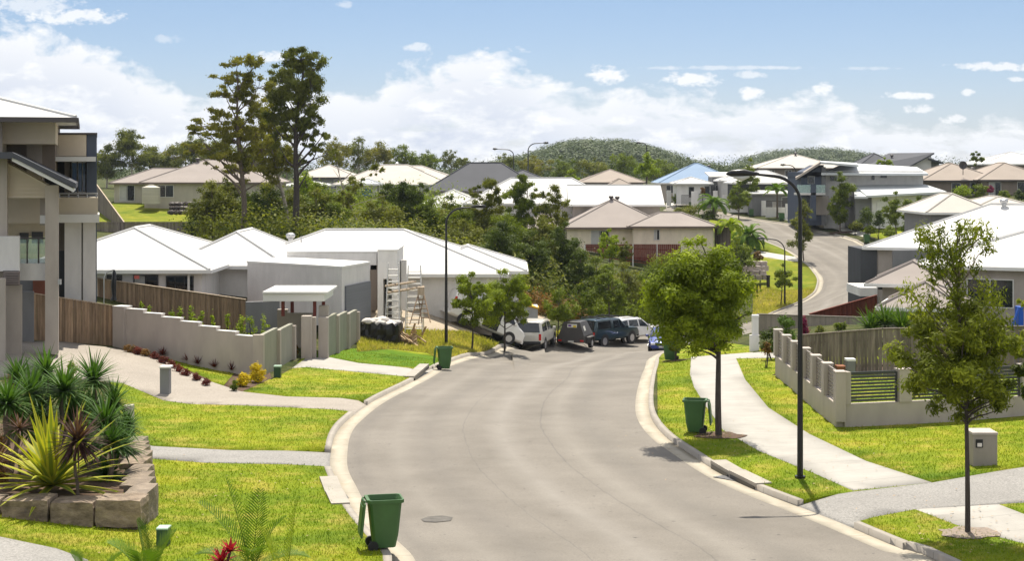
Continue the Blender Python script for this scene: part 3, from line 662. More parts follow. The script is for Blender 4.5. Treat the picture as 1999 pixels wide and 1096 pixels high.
B['H7'] = house('house', 'small tan-roofed house in front of the wooded hill', [
 wing(1128,356,262,1262,12,331, yr=268, roof=R_TAN, wall=W_TAUPE, fas=TRIM_B), wing(1190,360,257,1232,6,349, yr=260, roof=R_TAN, wall=W_BROWN, fas=TRIM_B)])
B['H8'] = house('house', 'house with a pale blue hipped roof and white front wing behind the white fence pillars', [
 wing(1286,357,244,1452,13,319, yr=250, roof=R_BLUE, wall=W_TAUPE, win=[('F',1.2,.4,1.5,1.3,2)]),
 wing(1316,358,232,1392,7,346, yr=236, roof=R_WHITE, wall=W_WHITE, win=[('F',2.2,.5,.9,1.7,1), ('F',4.6,.4,.9,1.7,1)]),
 wing(1385,344,236,1442,6,336, yr=240, kind='skillion', roof=R_WHITE, wall=W_MID, win=[('F',1.0,1.4,.7,1.4,1)]),
 wing(1404,352,230,1452,6,344, yr=235, roof=R_WHITE, wall=W_PALE)])
whirly(B['H8'], 1384, 320, 250, TRIM_D)
B['H18'] = house('house', 'low grey house with a cream roof behind the street trees left of the two-storey house', [
 wing(1430,357,218,1568,9,333, yr=223, roof=R_WHITE, wall=W_DARK), wing(1462,378,212,1560,5,372, yr=215, kind='skillion', roof=R_WHITE, wall=W_MID, win=[('F',4.6,.5,1.4,1.9,1)])])
B['H9'] = house('house', 'large pale beige two-storey house on the skyline above the two-storey grey house', [
 wing(1478,328,272,1652,15,302, yr=279, roof=R_CREAM, wall=W_BROWN, fas=TRIM_B, win=[('F',u,.35,1.2,1.3,2) for u in (2, 5, 8, 11)])])
whirly(B['H9'], 1553, 303, 279, TRIM_D)
B['H11'] = house('house', 'house with a steep charcoal roof and blue-white gable on the skyline at right', [
 wing(1672,327,258,1765,10,300, yr=262, roof=R_DARK, wall=W_MID, fas=TRIM_D, win=[('F',3.5,.4,3,1.2,2)])])
mb = MB(); a, b, c, d_ = P(1770,325,254), P(1824,297,254), P(1735,299,268), P(1690,326,258)
q = [P(1690,326,256), P(1772,326,254), P(1824,298,256), P(1735,299,264)]
mb.add(q+[p-Vector((0,0,.25)) for p in q], [(0,1,2,3),(7,6,5,4),(0,4,5,1),(1,5,6,2),(2,6,7,3),(3,7,4,0)]); mb.build('roof', R_DARK, B['H11'])
mb = MB(); q = [P(1776,326.5,256), P(1818,301,256), P(1818,340,256), P(1776,340,256)]; mb.add(q+[p+Vector((0,5,0)) for p in q], [(0,1,2,3),(7,6,5,4),(0,4,5,1),(1,5,6,2),(2,6,7,3),(3,7,4,0)]); mb.build('wall', W_PALE, B['H11'])
mb = MB(); mb.pb(1818, 1833, 313, 340, 257, 4); mb.build('wall', W_MID, B['H11'])
mb = MB(); q = [P(1815,309,255), P(1842,317,255), P(1842,320,255), P(1815,312,255)]; mb.add(q+[p+Vector((0,6,0)) for p in q], [(0,1,2,3),(7,6,5,4),(0,4,5,1),(1,5,6,2),(2,6,7,3),(3,7,4,0)]); mb.build('roof', R_DARK, B['H11'])
whirly(B['H11'], 1741, 303, 259, TRIM_D)
B['H12'] = house('house', 'tan-roofed house with a satellite dish and shrubs along its brown wall', [
 wing(1800,352,202,1960,13,319, yr=208, roof=R_TAN, wall=W_BROWN, fas=TRIM_D, win=[('F',4,.3,1.2,1.5,1), ('F',6.4,.3,1.4,1.6,2)]),
 wing(1910,351,200,2060,13,318, yr=206, roof=R_TAN, wall=W_BROWN, fas=TRIM_D, win=[('F',1.5,.3,1.6,1.9,2,1), ('F',5.2,.3,1.0,1.8,1)])])
mb = MB(); p = P(1880,330,203); mb.tube([p-Vector((0,0,.8)), p+Vector((0,0,.5))], .05, 6)
bmv = [p+Vector((0,-.15,.5))+Vector((math.cos(t)*.55, .12, math.sin(t)*.55)) for t in np.linspace(0, 2*math.pi, 14, endpoint=False)]
mb.add(bmv+[p+Vector((0,.1,.5))], [(i, (i+1) % 14, 14) for i in range(14)]); mb.tube([p+Vector((0,.1,.1)), p+Vector((0,-.5,.6))], .03, 4)
mb.build('satellite_dish', TRIM_D, B['H12']); whirly(B['H12'], 1898, 320, 207, TRIM_D)
B['H13'] = house('house', 'white-roofed house on the skyline at the right edge', [wing(1918,320,262,2080,14,297, yr=268, roof=R_WHITE, wall=W_BROWN)])
B['H14'] = house('house', 'low house with a cream roof and dark wall behind the large white roof', [
 wing(1808,415,136,1950,10,378, yr=141, roof=R_CREAM, wall=W_MID), wing(1880,416,138,2080,12,384, yr=144, roof=R_CREAM, wall=W_MID)])
# two-storey grey house
r = empty('house', P(1700, 436, 190), 'two-storey grey and white house with stacked skillion roofs and a glass balcony', 'house', G1); B['H10'] = r
def part(name, mat, root, *boxes, label=None):
    o = None; sk = root is B.get('H16')
    for b in boxes:
        mb = MB(); mb.pb(*b)
        if sk:   # the house stands turned: its side walls run back at 17 degrees
            mb.v = [(x-.27*(y-b[4]), y, z) for x, y, z in mb.v]
        o = mb.build(name, mat, root, label=label)
    return o
def slab4(root, name, pts, th, mat, label=None):
    q = [P(*p) for p in pts]; mb = MB(); mb.add(q+[p-Vector((0,0,th)) for p in q], [(0,1,2,3),(7,6,5,4),(0,4,5,1),(1,5,6,2),(2,6,7,3),(3,7,4,0)]); return mb.build(name, mat, root, label=label)
part('wall', W_SLATE, r, (1563,1608,336,440,190,9))
mb = MB(); q = [P(1563,346,190), P(1608,322,190), P(1608,345,190), P(1563,347,190)]; mb.add(q+[p+Vector((0,9,0)) for p in q], [(0,1,2,3),(7,6,5,4),(0,4,5,1),(1,5,6,2),(2,6,7,3),(3,7,4,0)]); mb.build('wall', W_SLATE, r)
slab4(r, 'roof', [(1553,347,188.5), (1602,316,188.5), (1600,314,200), (1553,342,200)], .3, W_TAUPE)
slab4(r, 'roof', [(1600,316,188.5), (1676,322,188.5), (1672,318,200), (1602,314,200)], .25, R_PALE)
part('wall', W_PALE, r, (1608,1802,334,446,191,9)); part('wall', W_MID, r, (1604,1612,326,440,189.8,1))
slab4(r, 'roof', [(1603,338,188.5), (1812,339,188.5), (1790,326,203), (1650,318,203)], .25, R_PALE)
part('wall', W_WHITE, r, (1703,1832,382,446,184.5,6)); part('wall', W_MID, r, (1670,1703,384,446,185,6))
slab4(r, 'roof', [(1692,382,183), (1848,374,183), (1806,360,191), (1668,362,191)], .25, R_PALE)
slab4(r, 'roof', [(1668,384,184), (1694,384,183), (1700,362,191), (1668,362,191)], .25, R_PALE)
part('garage_door', W_TAUPE, r, (1594,1618,383,420,189.7,.25)); part('balcony_slab', W_PALE, r, (1556,1612,377,381,187.8,2.1))
part('balustrade', m_clear(), r, (1556,1585,361,377,187.9,.06), (1592,1611,361,377,187.9,.06)); part('column', W_SLATE, r, (1583,1593,361,430,187.8,.7))
for a in ((1577,1590,344,359,189.9), (1701,1708,341,352,190.9), (1718,1732,341,348,190.9), (1620,1634,344,354,190.9), (1795,1818,387,396,184.4)):
    w_ = part('window', FRAME, r, (a[0],a[1],a[2],a[3],a[4],.2)); mb = MB(); mb.pb(a[0]+.7,a[1]-.7,a[2]+.7,a[3]-.7,a[4]-.03,.1); mb.build('pane', GLASS, w_)
part('garage_door', TRIM, r, (1712,1756,393,434,184.35,.2))
# right-hand big white roofs
rt = house('house', 'near house with huge bright white hipped roofs and dark end wall, right edge', [
 wing(1686,482,106,2270,15,398, yr=111.5, a=-.42, roof=R_WHITE, wall=W_GREY, zb=ZW(640,104)),
 wing(1773,517,86,2330,16,424, yr=94, a=-.42, roof=R_WHITE, wall=W_GREY, zb=ZW(640,86), win=[('F',3.1,.7,2.5,1.6,2), ('F',.9,.6,.6,2.2,1)], frame=TRIM)], group='houses on the near side of the road')
B['H15'] = rt
part('wall', W_DARK, rt, (1680,1712,486,640,106,4), label='dark charcoal end wall'); part('garage_door', W_MID, rt, (1744,1830,489,560,104.3,.3)); whirly(rt, 1960, 408, 109)
roof(rt, (XW(1690,84), 84), -.35, 4.6, 5.5, ZW(553,84), ZW(509,86.3)-ZW(553,84), R_PINK, fas=TRIM); walls(rt, (XW(1690,84), 84), -.35, 4.6, 5.5, ZW(640,84), ZW(555,84), W_TAUPE, .8)
roof(rt, (XW(1712,78), 78), -.35, 4.4, 5.5, ZW(599,78), ZW(549,80.2)-ZW(599,78), R_PINK, fas=TRIM); walls(rt, (XW(1712,78), 78), -.35, 4.4, 5.5, ZW(660,78), ZW(601,78), W_TAUPE, .6)
part('parapet', W_WHITE, rt, (1679,1713,562,579,100,4)); part('window', FRAME_D, rt, (1716,1745,556,566,84.6,.3))
# -------- white new house, centre left
nh_ = house('house', 'newly built white rendered house with white hipped roofs and a dark garage door, centre left', [
 wing(392,535,90,990,13,449, yr=96.5, roof=R_WHITE, wall=W_WHITE, zb=ZW(610,90)),
 wing(790,529,94,1028,9,480, yr=98.5, roof=R_WHITE, wall=W_PALE, zb=ZW(605,94), fas=TRIM, win=[('F',1.0,.25,1.1,1.9,1), ('F',2.9,.3,1.6,1.9,2)], frame=FRAME_D),
 wing(320,519,85,561,12,450, yr=91, roof=R_WHITE, wall=W_WHITE, zb=ZW(620,85))], group='houses on the near side of the road')
B['H17'] = nh_
whirly(nh_, 567, 452, 96.5); mb = MB(); mb.tube([P(588,474,93), P(588,462,93)], .05, 8); mb.build('vent_pipe', STEEL, nh_)
# garage block: corner at px 667, side wall to the left, door face to the right
cA = P(667, 524, 78); cL = P(483, 524, 82.5); cR = P(722, 518, 82)
v1 = Vector((cL.x, cL.y))-Vector((cA.x, cA.y)); v2 = Vector((cR.x, cR.y))-Vector((cA.x, cA.y))
q = [(cA.x, cA.y), (cR.x, cR.y), (cR.x+v1.x, cR.y+v1.y), (cL.x, cL.y)]
mb = MB(); mb.prism(q, 'z', ZW(640,78), ZW(524,78)); mb.build('wall', W_PALE, nh_)
cap = MB(); cen = Vector((sum(p[0] for p in q)/4, sum(p[1] for p in q)/4)); q2 = [tuple(cen+(Vector(p)-cen)*1.012) for p in q]
cap.prism(q2, 'z', ZW(524,78)+.002, ZW(524,78)+.1); cap.build('parapet_capping', TRIM, nh_)
dd = v2.normalized(); nn = Vector((dd.y, -dd.x)); c0_ = Vector((cA.x, cA.y))
gd_ = MB(); m0 = c0_+v2*.1-nn*-.03; m1_ = c0_+v2*.98-nn*-.03; gd_.wall(m0, m1_, .12, ZW(640,78), ZW(557,79)); gd_.build('garage_door', M('garage_door_grey', (.13, .14, .16), rough=.4, bmp=.3, bs=3, sc=(.1, .1, 8)), nh_)
part('wall', W_WHITE, nh_, (560,735,494,527,86,5)); 
tower = MB(); tower.pb(737, 775, 490, 545, 84.5, 5); tower.pb(737, 748, 545, 640, 84.5, 4); tower.pb(765, 775, 545, 640, 84.5, 4); tower.build('entry_wall', W_WHITE, nh_)
part('parapet_capping', TRIM, nh_, (559,736,491,493.8,85.97,5), (736.2,776,487.5,489.9,84.46,5.1)); part('door_panel', W_BROWN, nh_, (723,736,518,606,86,.3)); part('window', GLASS, nh_, (750,764,548,600,85.5,.2))
part('cladding_panel', W_MID, nh_, (778,783,510,606,87,1.5)); part('cladding_panel', W_PALE, nh_, (783,793,508,606,86.8,.4))
part('downpipe', TRIM, nh_, (848,851,537,600,93.9,.1), (875,878,537,600,93.9,.1)); part('window', FRAME_D, nh_, (398,419,528,572,85.3,.3))
# left white-roofed house (in shade of nothing, behind the paling fence)
lh = house('house', 'white-roofed pale house with wide windows behind the long timber fence', [
 wing(20,527,80,409,14,443, yr=87, roof=R_WHITE, wall=W_WHITE, zb=ZW(625,80), win=[('F',8.0,.35,1.45,1.6,3), ('F',6.3,.3,1.3,1.5,2,1), ('F',4.9,.3,.8,1.5,1)], frame=FRAME_D)], group='houses on the near side of the road')
whirly(lh, 30, 470, 84)
part('downpipe', TRIM, lh, (366,370,532,590,80.2,.1)); part('sign', M('red_notice', (.5, .12, .1)), lh, (262,272,538,545,79.95,.03))
# -------- big contemporary house, left edge
bg_ = empty('house', P(40, 690, 63), 'three-level contemporary house with grey pillars, balconies and a gabled porch', 'house', 'houses on the near side of the road')
B['H16'] = bg_; S_ = W_TAUPE; SID = M('weatherboard_cream', (.55, .475, .37), var=.05, rough=.8)
# top roof (hip), corner at px148
roof(bg_, (XW(148,61)-11.5*math.cos(.27), 61-11.5*math.sin(.27)), .27, 11.5, 11, ZW(229,61)-.0, 1.5, R_WHITE, fas=TRIM_D)
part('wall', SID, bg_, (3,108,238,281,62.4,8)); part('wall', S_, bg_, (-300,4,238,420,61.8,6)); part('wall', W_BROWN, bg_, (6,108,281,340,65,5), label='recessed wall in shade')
part('wall', S_, bg_, (52,82,278,372,64.8,3))
part('wall', W_SLATE, bg_, (169,189,262,640,67,7), label='dark blue-grey fin wall'); part('capping', TRIM_D, bg_, (108,190,259,262,66.8,7.3))
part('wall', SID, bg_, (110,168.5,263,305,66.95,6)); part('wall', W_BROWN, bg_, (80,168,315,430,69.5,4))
part('canopy', TRIM, bg_, (78,187,306,315,65.2,4)); part('window', FRAME_D, bg_, (88,126,316,376,69.2,.2)); part('column', S_, bg_, (126,136,315,376,68.6,.6))
for a in ((140,150),(152,160),(161,167)):
    w_ = part('window', FRAME, bg_, (a[0],a[1],316,376,67.4,.2)); mb = MB(); mb.pb(a[0]+.8,a[1]-.8,318,374,67.35,.1); mb.build('pane', m_glass('blue_glass', (.03,.06,.12)), w_)
part('balcony_parapet', SID, bg_, (114,191,386,419,65.4,1.2)); part('balcony_slab', TRIM, bg_, (76,194,419,435,65.2,3.2))
rl = MB(); rl.tube([P(114,378,65.5), P(190,378,65.5)], .045, 6); rl.tube([P(114,383,65.5), P(190,383,65.5)], .025, 6)
for x in (116, 134, 152, 170, 188): rl.tube([P(x,387,65.5), P(x,377,65.5)], .03, 5)
rl.build('balcony_rail', STEEL, bg_)
for a, b in ((126,159),(162,187)): part('column', W_PALE, bg_, (a,b,435,605,66,.9)); 
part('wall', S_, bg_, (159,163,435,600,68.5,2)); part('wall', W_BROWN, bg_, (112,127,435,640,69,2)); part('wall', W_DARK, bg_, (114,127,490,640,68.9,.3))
# porch gable: roof slopes down right
gq = [(-60,278,58.2), (146,367,58.2)]
for Ya, th_, mat, nm in ((58.2, .32, TRIM_D, 'fascia'),):
    mb = MB(); q = [P(-60,272,58.2), P(23,297,58.2), P(147,358,58.2), P(147,366,58.2), P(23,306,58.2), P(-60,300,58.2)]
mb = MB(); a1, a2 = P(23,297,58), P(148,358,58); th = Vector((0,0,-.2)); dp = Vector((-1.9,7,0))
mb.add([a1, a2, a2+dp, a1+dp, a1+th, a2+th, a2+dp+th, a1+dp+th], [(0,1,2,3),(7,6,5,4),(0,4,5,1),(1,5,6,2),(2,6,7,3),(3,7,4,0)]); mb.build('roof', R_DARK, bg_)
mb = MB(); a1, a2 = P(23,307,58.1), P(143,368,58.1); th = Vector((0,0,-.14)); dp = Vector((-1.75,6.5,0))
mb.add([a1, a2, a2+dp, a1+dp, a1+th, a2+th, a2+dp+th, a1+dp+th], [(0,1,2,3),(7,6,5,4),(0,4,5,1),(1,5,6,2),(2,6,7,3),(3,7,4,0)]); mb.build('fascia', TRIM, bg_)
mb = MB(); a1, a2 = P(-260,296,58), P(23,297,58); th = Vector((0,0,-.25)); dp = Vector((-1.9,7,0)); mb.add([a1, a2, a2+dp, a1+dp, a1+th, a2+th, a2+dp+th, a1+dp+th], [(0,1,2,3),(7,6,5,4),(0,4,5,1),(1,5,6,2),(2,6,7,3),(3,7,4,0)]); mb.build('roof', R_DARK, bg_)
mb = MB(); q = [P(13,318,59.5), P(92,361,59.5), P(92,386,59.5), P(13,386,59.5)]; mb.add(q+[p+Vector((0,.4,0)) for p in q], [(0,1,2,3),(7,6,5,4),(0,4,5,1),(1,5,6,2),(2,6,7,3),(3,7,4,0)]); mb.build('gable_wall', SID, bg_)
for k in range(9): part('weatherboard', SID, bg_, (16+ (0 if k < 8 else 0), min(92, 34+k*9), 322+k*7.2+6, 322+k*7.2+6.9, 59.44, .1)) if k > 1 else None
part('column', S_, bg_, (-20,14,306,545,59.2,.7), (88,114,362,692,59.3,.75), (10,42,558,710,59.0,.7), (-60,10,545,720,57.5,.5))
part('wall', SID, bg_, (16,88,387,436,62,.4), (16,90,436,462,66,.4)); part('wall', S_, bg_, (78,92,380,440,60.5,1)); part('beam', TRIM, bg_, (78,92,421,437,60.2,.3))
part('window', FRAME_D, bg_, (38,56,455,475,65.9,.2), (62,84,453,475,65.9,.2)); part('slab', W_PALE, bg_, (34,101,515,548,59.6,3.2))
part('parapet_wall', W_PALE, bg_, (-120,38,462,530,58.6,.5)); 
part('balustrade', m_clear(), bg_, (38,96,466,514,59.75,.04)); rl = MB(); rl.tube([P(38,465,59.7), P(96,465,59.7)], .035, 6)
for x in (53, 75, 95): rl.tube([P(x,518,59.7), P(x,465,59.7)], .03, 5)
rl.build('balustrade_rail', TRIM_D, bg_)
lv = MB()
for k in range(6): lv.pb(8, 36, 531+k*4.4, 534+k*4.4, 58.4, .15)
lv.pb(6, 37, 529, 558, 58.6, .1); lv.build('louvre_screen', M('louvre_brown', (.18, .15, .14)), bg_)
part('wall', W_MID, bg_, (-120,70,540,680,66.5,.5), (42,66,570,692,63,.3)); part('entry_door', M('timber_door', (.2, .06, .03)), bg_, (64,92,545,600,66.2,.2))
lt = MB(); lt.pb(113, 118, 546, 556, 59.2, .15); lt.build('wall_light', STEEL, bg_)

# ---------------------------------------------------------------- fences and garden walls
def wood(name, c, r=.45):
    if name in MATS: return MATS[name]
    m, t, b = newmat(name)
    n = posnoise(t, 3, 6, .65, (3, 3, .35))
    col = mixc(t, 1.0, ramp(t, n, [(.3, sc3(c, .62)), (.7, sc3(c, 1.3))]), ramp(t, att(t, 'rnd'), [(0, (1-r,)*3), (1, (1, 1, 1))]), 'MULTIPLY')
    t.links.new(col, b.inputs['Base Color']); b.inputs['Roughness'].default_value = .85; b.inputs['Specular IOR Level'].default_value = .2; MATS[name] = m; return m
WD_BROWN = wood('weathered_brown_timber', (.34, .235, .15)); WD_GREY = wood('weathered_grey_timber', (.24, .2, .17)); WD_BURG = wood('burgundy_stain', (.17, .045, .03), .25)
def fence(name, label, a, b, zt0, zt1, mat, bw=.12, cap=True, below=.3, cat='fence', capm=None, group=None, h=None, posts=0):
    a = Vector(a); b = Vector(b); Lh = (b-a).length; n = max(2, int(Lh/bw)); d = (b-a)/n
    za, zb = T(*a), T(*b)
    root = empty(name, (a.x*.5+b.x*.5, a.y*.5+b.y*.5, T(*((a+b)/2))+UP), label, cat, group)
    mb = MB(); nrm = Vector((-d.y, d.x)).normalized()
    for i in range(n):
        p = a+d*(i+.04); q = a+d*(i+.96); f = (i+.5)/n; zt = zt0+(zt1-zt0)*f; zg = T(*(p+q)*.5)-below+UP
        if h: zt = zg+below+h
        j = nrm*random.uniform(-.008, .008)
        mb.wall(p+j, q+j, .022, min(zg, zt-.3), zt)
    mb.build('palings', mat, root)
    rl = MB()
    for f in (.25, .8):
        z0 = (za*(1-f)+zt0*f, zb*(1-f)+zt1*f); nn = nrm*.05
        rl.wall(a+nn, b+nn, .05, (z0[0]-.04, z0[1]-.04), z0[0]+.04, z0[1]+.04)
    m_ = max(1, int(Lh/2.4))
    rl.build('rail', mat, root)
    for k in range(m_+1 if posts else 0):
        p = a+(b-a)*k/m_; pm = MB(); zt = zt0+(zt1-zt0)*k/m_; pm.obox((p.x-nrm.x*.03, p.y-nrm.y*.03, (T(*p)-.2+zt)/2), (.09, .09, zt-T(*p)+.2), math.atan2(d.y, d.x)); pm.build('post', posts, root)
    if cap:
        c = MB(); c.wall(a, b, .13, (zt0+.003, zt1+.003), zt0+.04, zt1+.04); c.build('capping_rail', capm or mat, root)
    return root
def fp(px0, py0, Y0, px1, py1, Y1): return (XW(px0, Y0), Y0), (XW(px1, Y1), Y1), ZW(py0, Y0), ZW(py1, Y1)
WD_CAP = wood('pale_timber_capping', (.45, .36, .27), .1)
fence('timber_fence', 'brown vertical-board timber fence behind the grey pillar of the left house', *fp(66,574,64,228,599,66.2), WD_BROWN, capm=WD_CAP)
fence('timber_fence', 'long brown timber fence sloping down in front of the left white-roofed house', *fp(190,544,80.5,480,586,77), WD_BROWN, capm=WD_CAP, bw=.14)
fence('timber_fence', 'grey timber fence running downhill beside the sunlit back lawn', *fp(186,357,186,243,435,165), WD_GREY, bw=.2, capm=WD_CAP)
fence('timber_fence', 'grey timber fence along the foot of the sunlit back lawn', *fp(186,434,165,372,434,165), WD_GREY, bw=.2)
fence('timber_fence', 'burgundy stained fence with pale posts below the cream house', *fp(1142,477,156,1330,477,155), WD_BURG, bw=.2, cap=False, below=-.75, posts=TRIM)
fence('timber_fence', 'tall grey timber fence behind the slatted front wall', *fp(1556,656,58.8,1722,643,57.5), WD_GREY, bw=.13)
fence('timber_fence', 'grey timber fence continuing behind the right-hand street tree', *fp(1723,643,57.5,2150,636,57), WD_GREY, bw=.13)
fence('steel_fence', 'pale ribbed steel fence behind the shrubs right of the round street tree', *fp(1478,614,84,1700,621,80), M('fence_steel', (.3, .26, .22), rnd=.25), bw=.1)
fence('timber_fence', 'dark burgundy fence climbing to the white-roofed house at right', *fp(1580,614,94,1712,577,98), WD_BURG, bw=.15)
fence('timber_fence', 'grey timber fence behind the bright shrubs in the gully', *fp(672,392,190,760,402,186), WD_GREY, bw=.25)
fence('timber_fence', 'grey board fence beside the palms right of the cream house', *fp(1395,440,160,1424,446,157), WD_GREY, bw=.2)
# stepped rendered wall
sw = empty('garden_wall', P(380, 700, 64), 'stepped grey rendered garden wall beside the left driveway', 'wall')
xs_ = [(228,250,598),(250,283,603.5),(283,318,611.5),(318,355,619.5),(355,391,628),(391,426,637),(426,463,646),(463,504,655)]
for i, (x0, x1, yt) in enumerate(xs_):
    f0, f1 = (x0-228)/276, (x1-228)/276; Y0, Y1 = 66-4*f0, 66-4*f1; th = .24 if i else .5
    a, b = (XW(x0, Y0), Y0), (XW(x1, Y1), Y1); zt = ZW(yt, Y0)
    mb = MB(); mb.wall(a, b, th, (T(*a)-.3, T(*b)-.3), zt); mb.build('pillar' if i == 0 else 'wall_panel', W_GREY, sw)
    mb = MB(); mb.wall(a, b, th+.03, zt+.002, zt+.03); mb.build('capping', TRIM, sw)
W_OLIVE = mw('olive_render', (.27, .265, .215))
def panelfence(name, label, a, b, zt, n, mat=W_OLIVE, pil=W_TAUPE, th=.18):
    root = empty(name, (a[0], a[1], T(*a)), label, 'wall'); a = Vector(a); b = Vector(b)
    for k in range(n):
        p = a+(b-a)*k/n; q = a+(b-a)*(k+1)/n; z = zt[0]+(zt[1]-zt[0])*k/n
        mb = MB(); mb.wall(p, q, th, (T(*p)-.3, T(*q)-.3), z-.05); mb.build('wall_panel', mat, root)
        mb = MB(); mb.wall(p-(b-a).normalized()*.15, p+(b-a).normalized()*.15, th*2.4, T(*p)-.3, z); mb.build('pillar', pil, root)
    mb = MB(); mb.wall(b-(b-a).normalized()*.15, b+(b-a).normalized()*.15, th*2.4, T(*b)-.3, zt[1]); mb.build('pillar', pil, root)
    return root
panelfence('garden_wall', 'olive and grey panelled wall returning from the stepped wall beside the yellow shrub', (XW(505,62), 62), (XW(568,68.5), 68.5), (ZW(654,62), ZW(636,68.5)), 2)
panelfence('garden_wall', 'olive panelled wall with grey pillars right of the entry canopy', (XW(632,70), 70), (XW(694,78), 78), (ZW(620,70), ZW(609,78)), 3)
gw = empty('garden_wall', P(600, 690, 70), 'taupe entry walls below the flat white gatehouse canopy', 'wall')
for (x0, x1, y0, y1, Y, d) in ((588,607,618,706,69,.5),(609,616,620,706,69.4,.3),(622,640,598,702,71,.5),(560,612,612,690,73,.3),(541,561,605,690,74,.4)): part('wall_panel', W_TAUPE, gw, (x0,x1,y0,y1,Y,d))
mb = MB(); mb.wall((XW(480,76.5), 76.5), (XW(545,77), 77), .3, ZW(680,77), ZW(588,77)); mb.build('wall_panel', W_MID, gw)
gt = empty('gatehouse', P(580, 690, 72), 'flat white canopy on burgundy posts over the garden gate', 'canopy')
cp = MB(); cp.pb(513,633,574,589,70.5,3.6); cp.build('canopy', TRIM, gt, bevel=.02)
cp = MB(); cp.pb(512.5,640,570,573.9,70.4,3.8); cp.build('canopy_edge', TRIM, gt)
BURG = M('burgundy_post', (.16, .03, .02))
for x, Y in ((549,71),(611,71),(567,73.6),(628,73.6)): pm = MB(); pm.pb(x,x+6,589.5,618,Y,.16); pm.build('post', BURG, gt)
# slatted front wall on the right
C_, A__, D_ = Vector((XW(1639,46), 46)), Vector((XW(1519,58), 58)), Vector((XW(2230,48.8), 48.8))
fw = empty('front_wall', (C_.x, C_.y, T(*C_)+UP), 'grey rendered front wall with dark slatted infill panels between pillars', 'wall')
zl, zp = ZC-7.05, ZC-6.08
def lowwall(a, b):
    mb = MB(); mb.wall(a, b, .22, (T(*a)-.4, T(*b)-.4), zl); mb.build('base_wall', W_TAUPE, fw)
lowwall(A__, C_); lowwall(C_+(D_-C_).normalized()*.115, D_)
SL = M('slat_charcoal', (.05, .052, .055), rough=.4); SL2 = M('slat_taupe', (.22, .19, .165), rough=.5)
def pillars(a, b, n, w, skip0=False, slm=SL, ns=9):
    d = (b-a); Lh = d.length; d = d.normalized(); st = Lh/n
    for k in range(n+1):
        if not (k == 0 and skip0):
            p = a+d*st*k; mb = MB(); mb.wall(p-d*w/2, p+d*w/2, .3, zl+.002 if k else zl-.5, zp); mb.build('pillar', W_TAUPE, fw)
            mb = MB(); mb.wall(p-d*(w/2+.015), p+d*(w/2+.015), .33, zp+.002, zp+.03); mb.build('pillar_cap', W_GREY, fw)
        if k < n:
            p0, p1 = a+d*(st*k+w/2), a+d*(st*(k+1)-w/2); pn = MB(); hh = zp-zl-.06
            for j in range(ns): pn.wall(p0+d*.05, p1-d*.05, .03, zl+.05+hh*j/ns, zl+.05+hh*j/ns+.066)
            pn.wall(p0, p0+d*.05, .05, zl+.01, zp-.05); pn.wall(p1-d*.05, p1, .05, zl+.01, zp-.05); pn.wall(p0+d*.051, p1-d*.051, .04, zp-.06, zp-.02); pn.build('slat_panel', slm, fw)
pillars(C_, A__, 6, .42, slm=SL2, ns=8); pillars(C_+(D_-C_).normalized()*.01, D_, 5, .42, skip0=True)
mb = MB(); mb.wall(C_-(D_-C_).normalized()*.1, C_+(D_-C_).normalized()*.3, .3, zl+.003, zp); mb.build('pillar', W_TAUPE, fw)
# white fence pillars across the valley
wf = empty('front_wall', P(1480, 420, 216), 'white pillars and low walls with dark railings along the far footpath', 'wall')
for i, (x, yt, yb, Y) in enumerate(((1350,374,403,226),(1302,372,400,236),(1393,373,404,224),(1411,381,408,222),(1487,392,420,212),(1509,395,422,210),(1534,398,427,206),(1612,405,436,196))):
    mb = MB(); mb.pb(x, x+ (14 if i == 0 else 8), yt, yb+2, Y, .5); mb.build('pillar', W_WHITE, wf)
for (x0, x1, yt, yb, Y) in ((1411,1487,396,412,216),(1495,1534,405,424,209),(1612,1640,416,436,195)): mb = MB(); mb.pb(x0,x1,yt,yb+3,Y+.1,.25); mb.build('base_wall', W_WHITE, wf)
rl = MB()
for (x0, x1, yt, yb, Y) in ((1330,1350,382,400,227),(1364,1393,379,398,225),(1419,1487,386,397,217),(1496,1534,393,405,209.3)):
    for x in np.arange(x0, x1, 1.6): rl.pb(x, x+.6, yt, yb, Y+.2, .04)
    rl.pb(x0, x1, yt-1, yt, Y+.2, .05)
rl.build('railing', TRIM_D, wf)
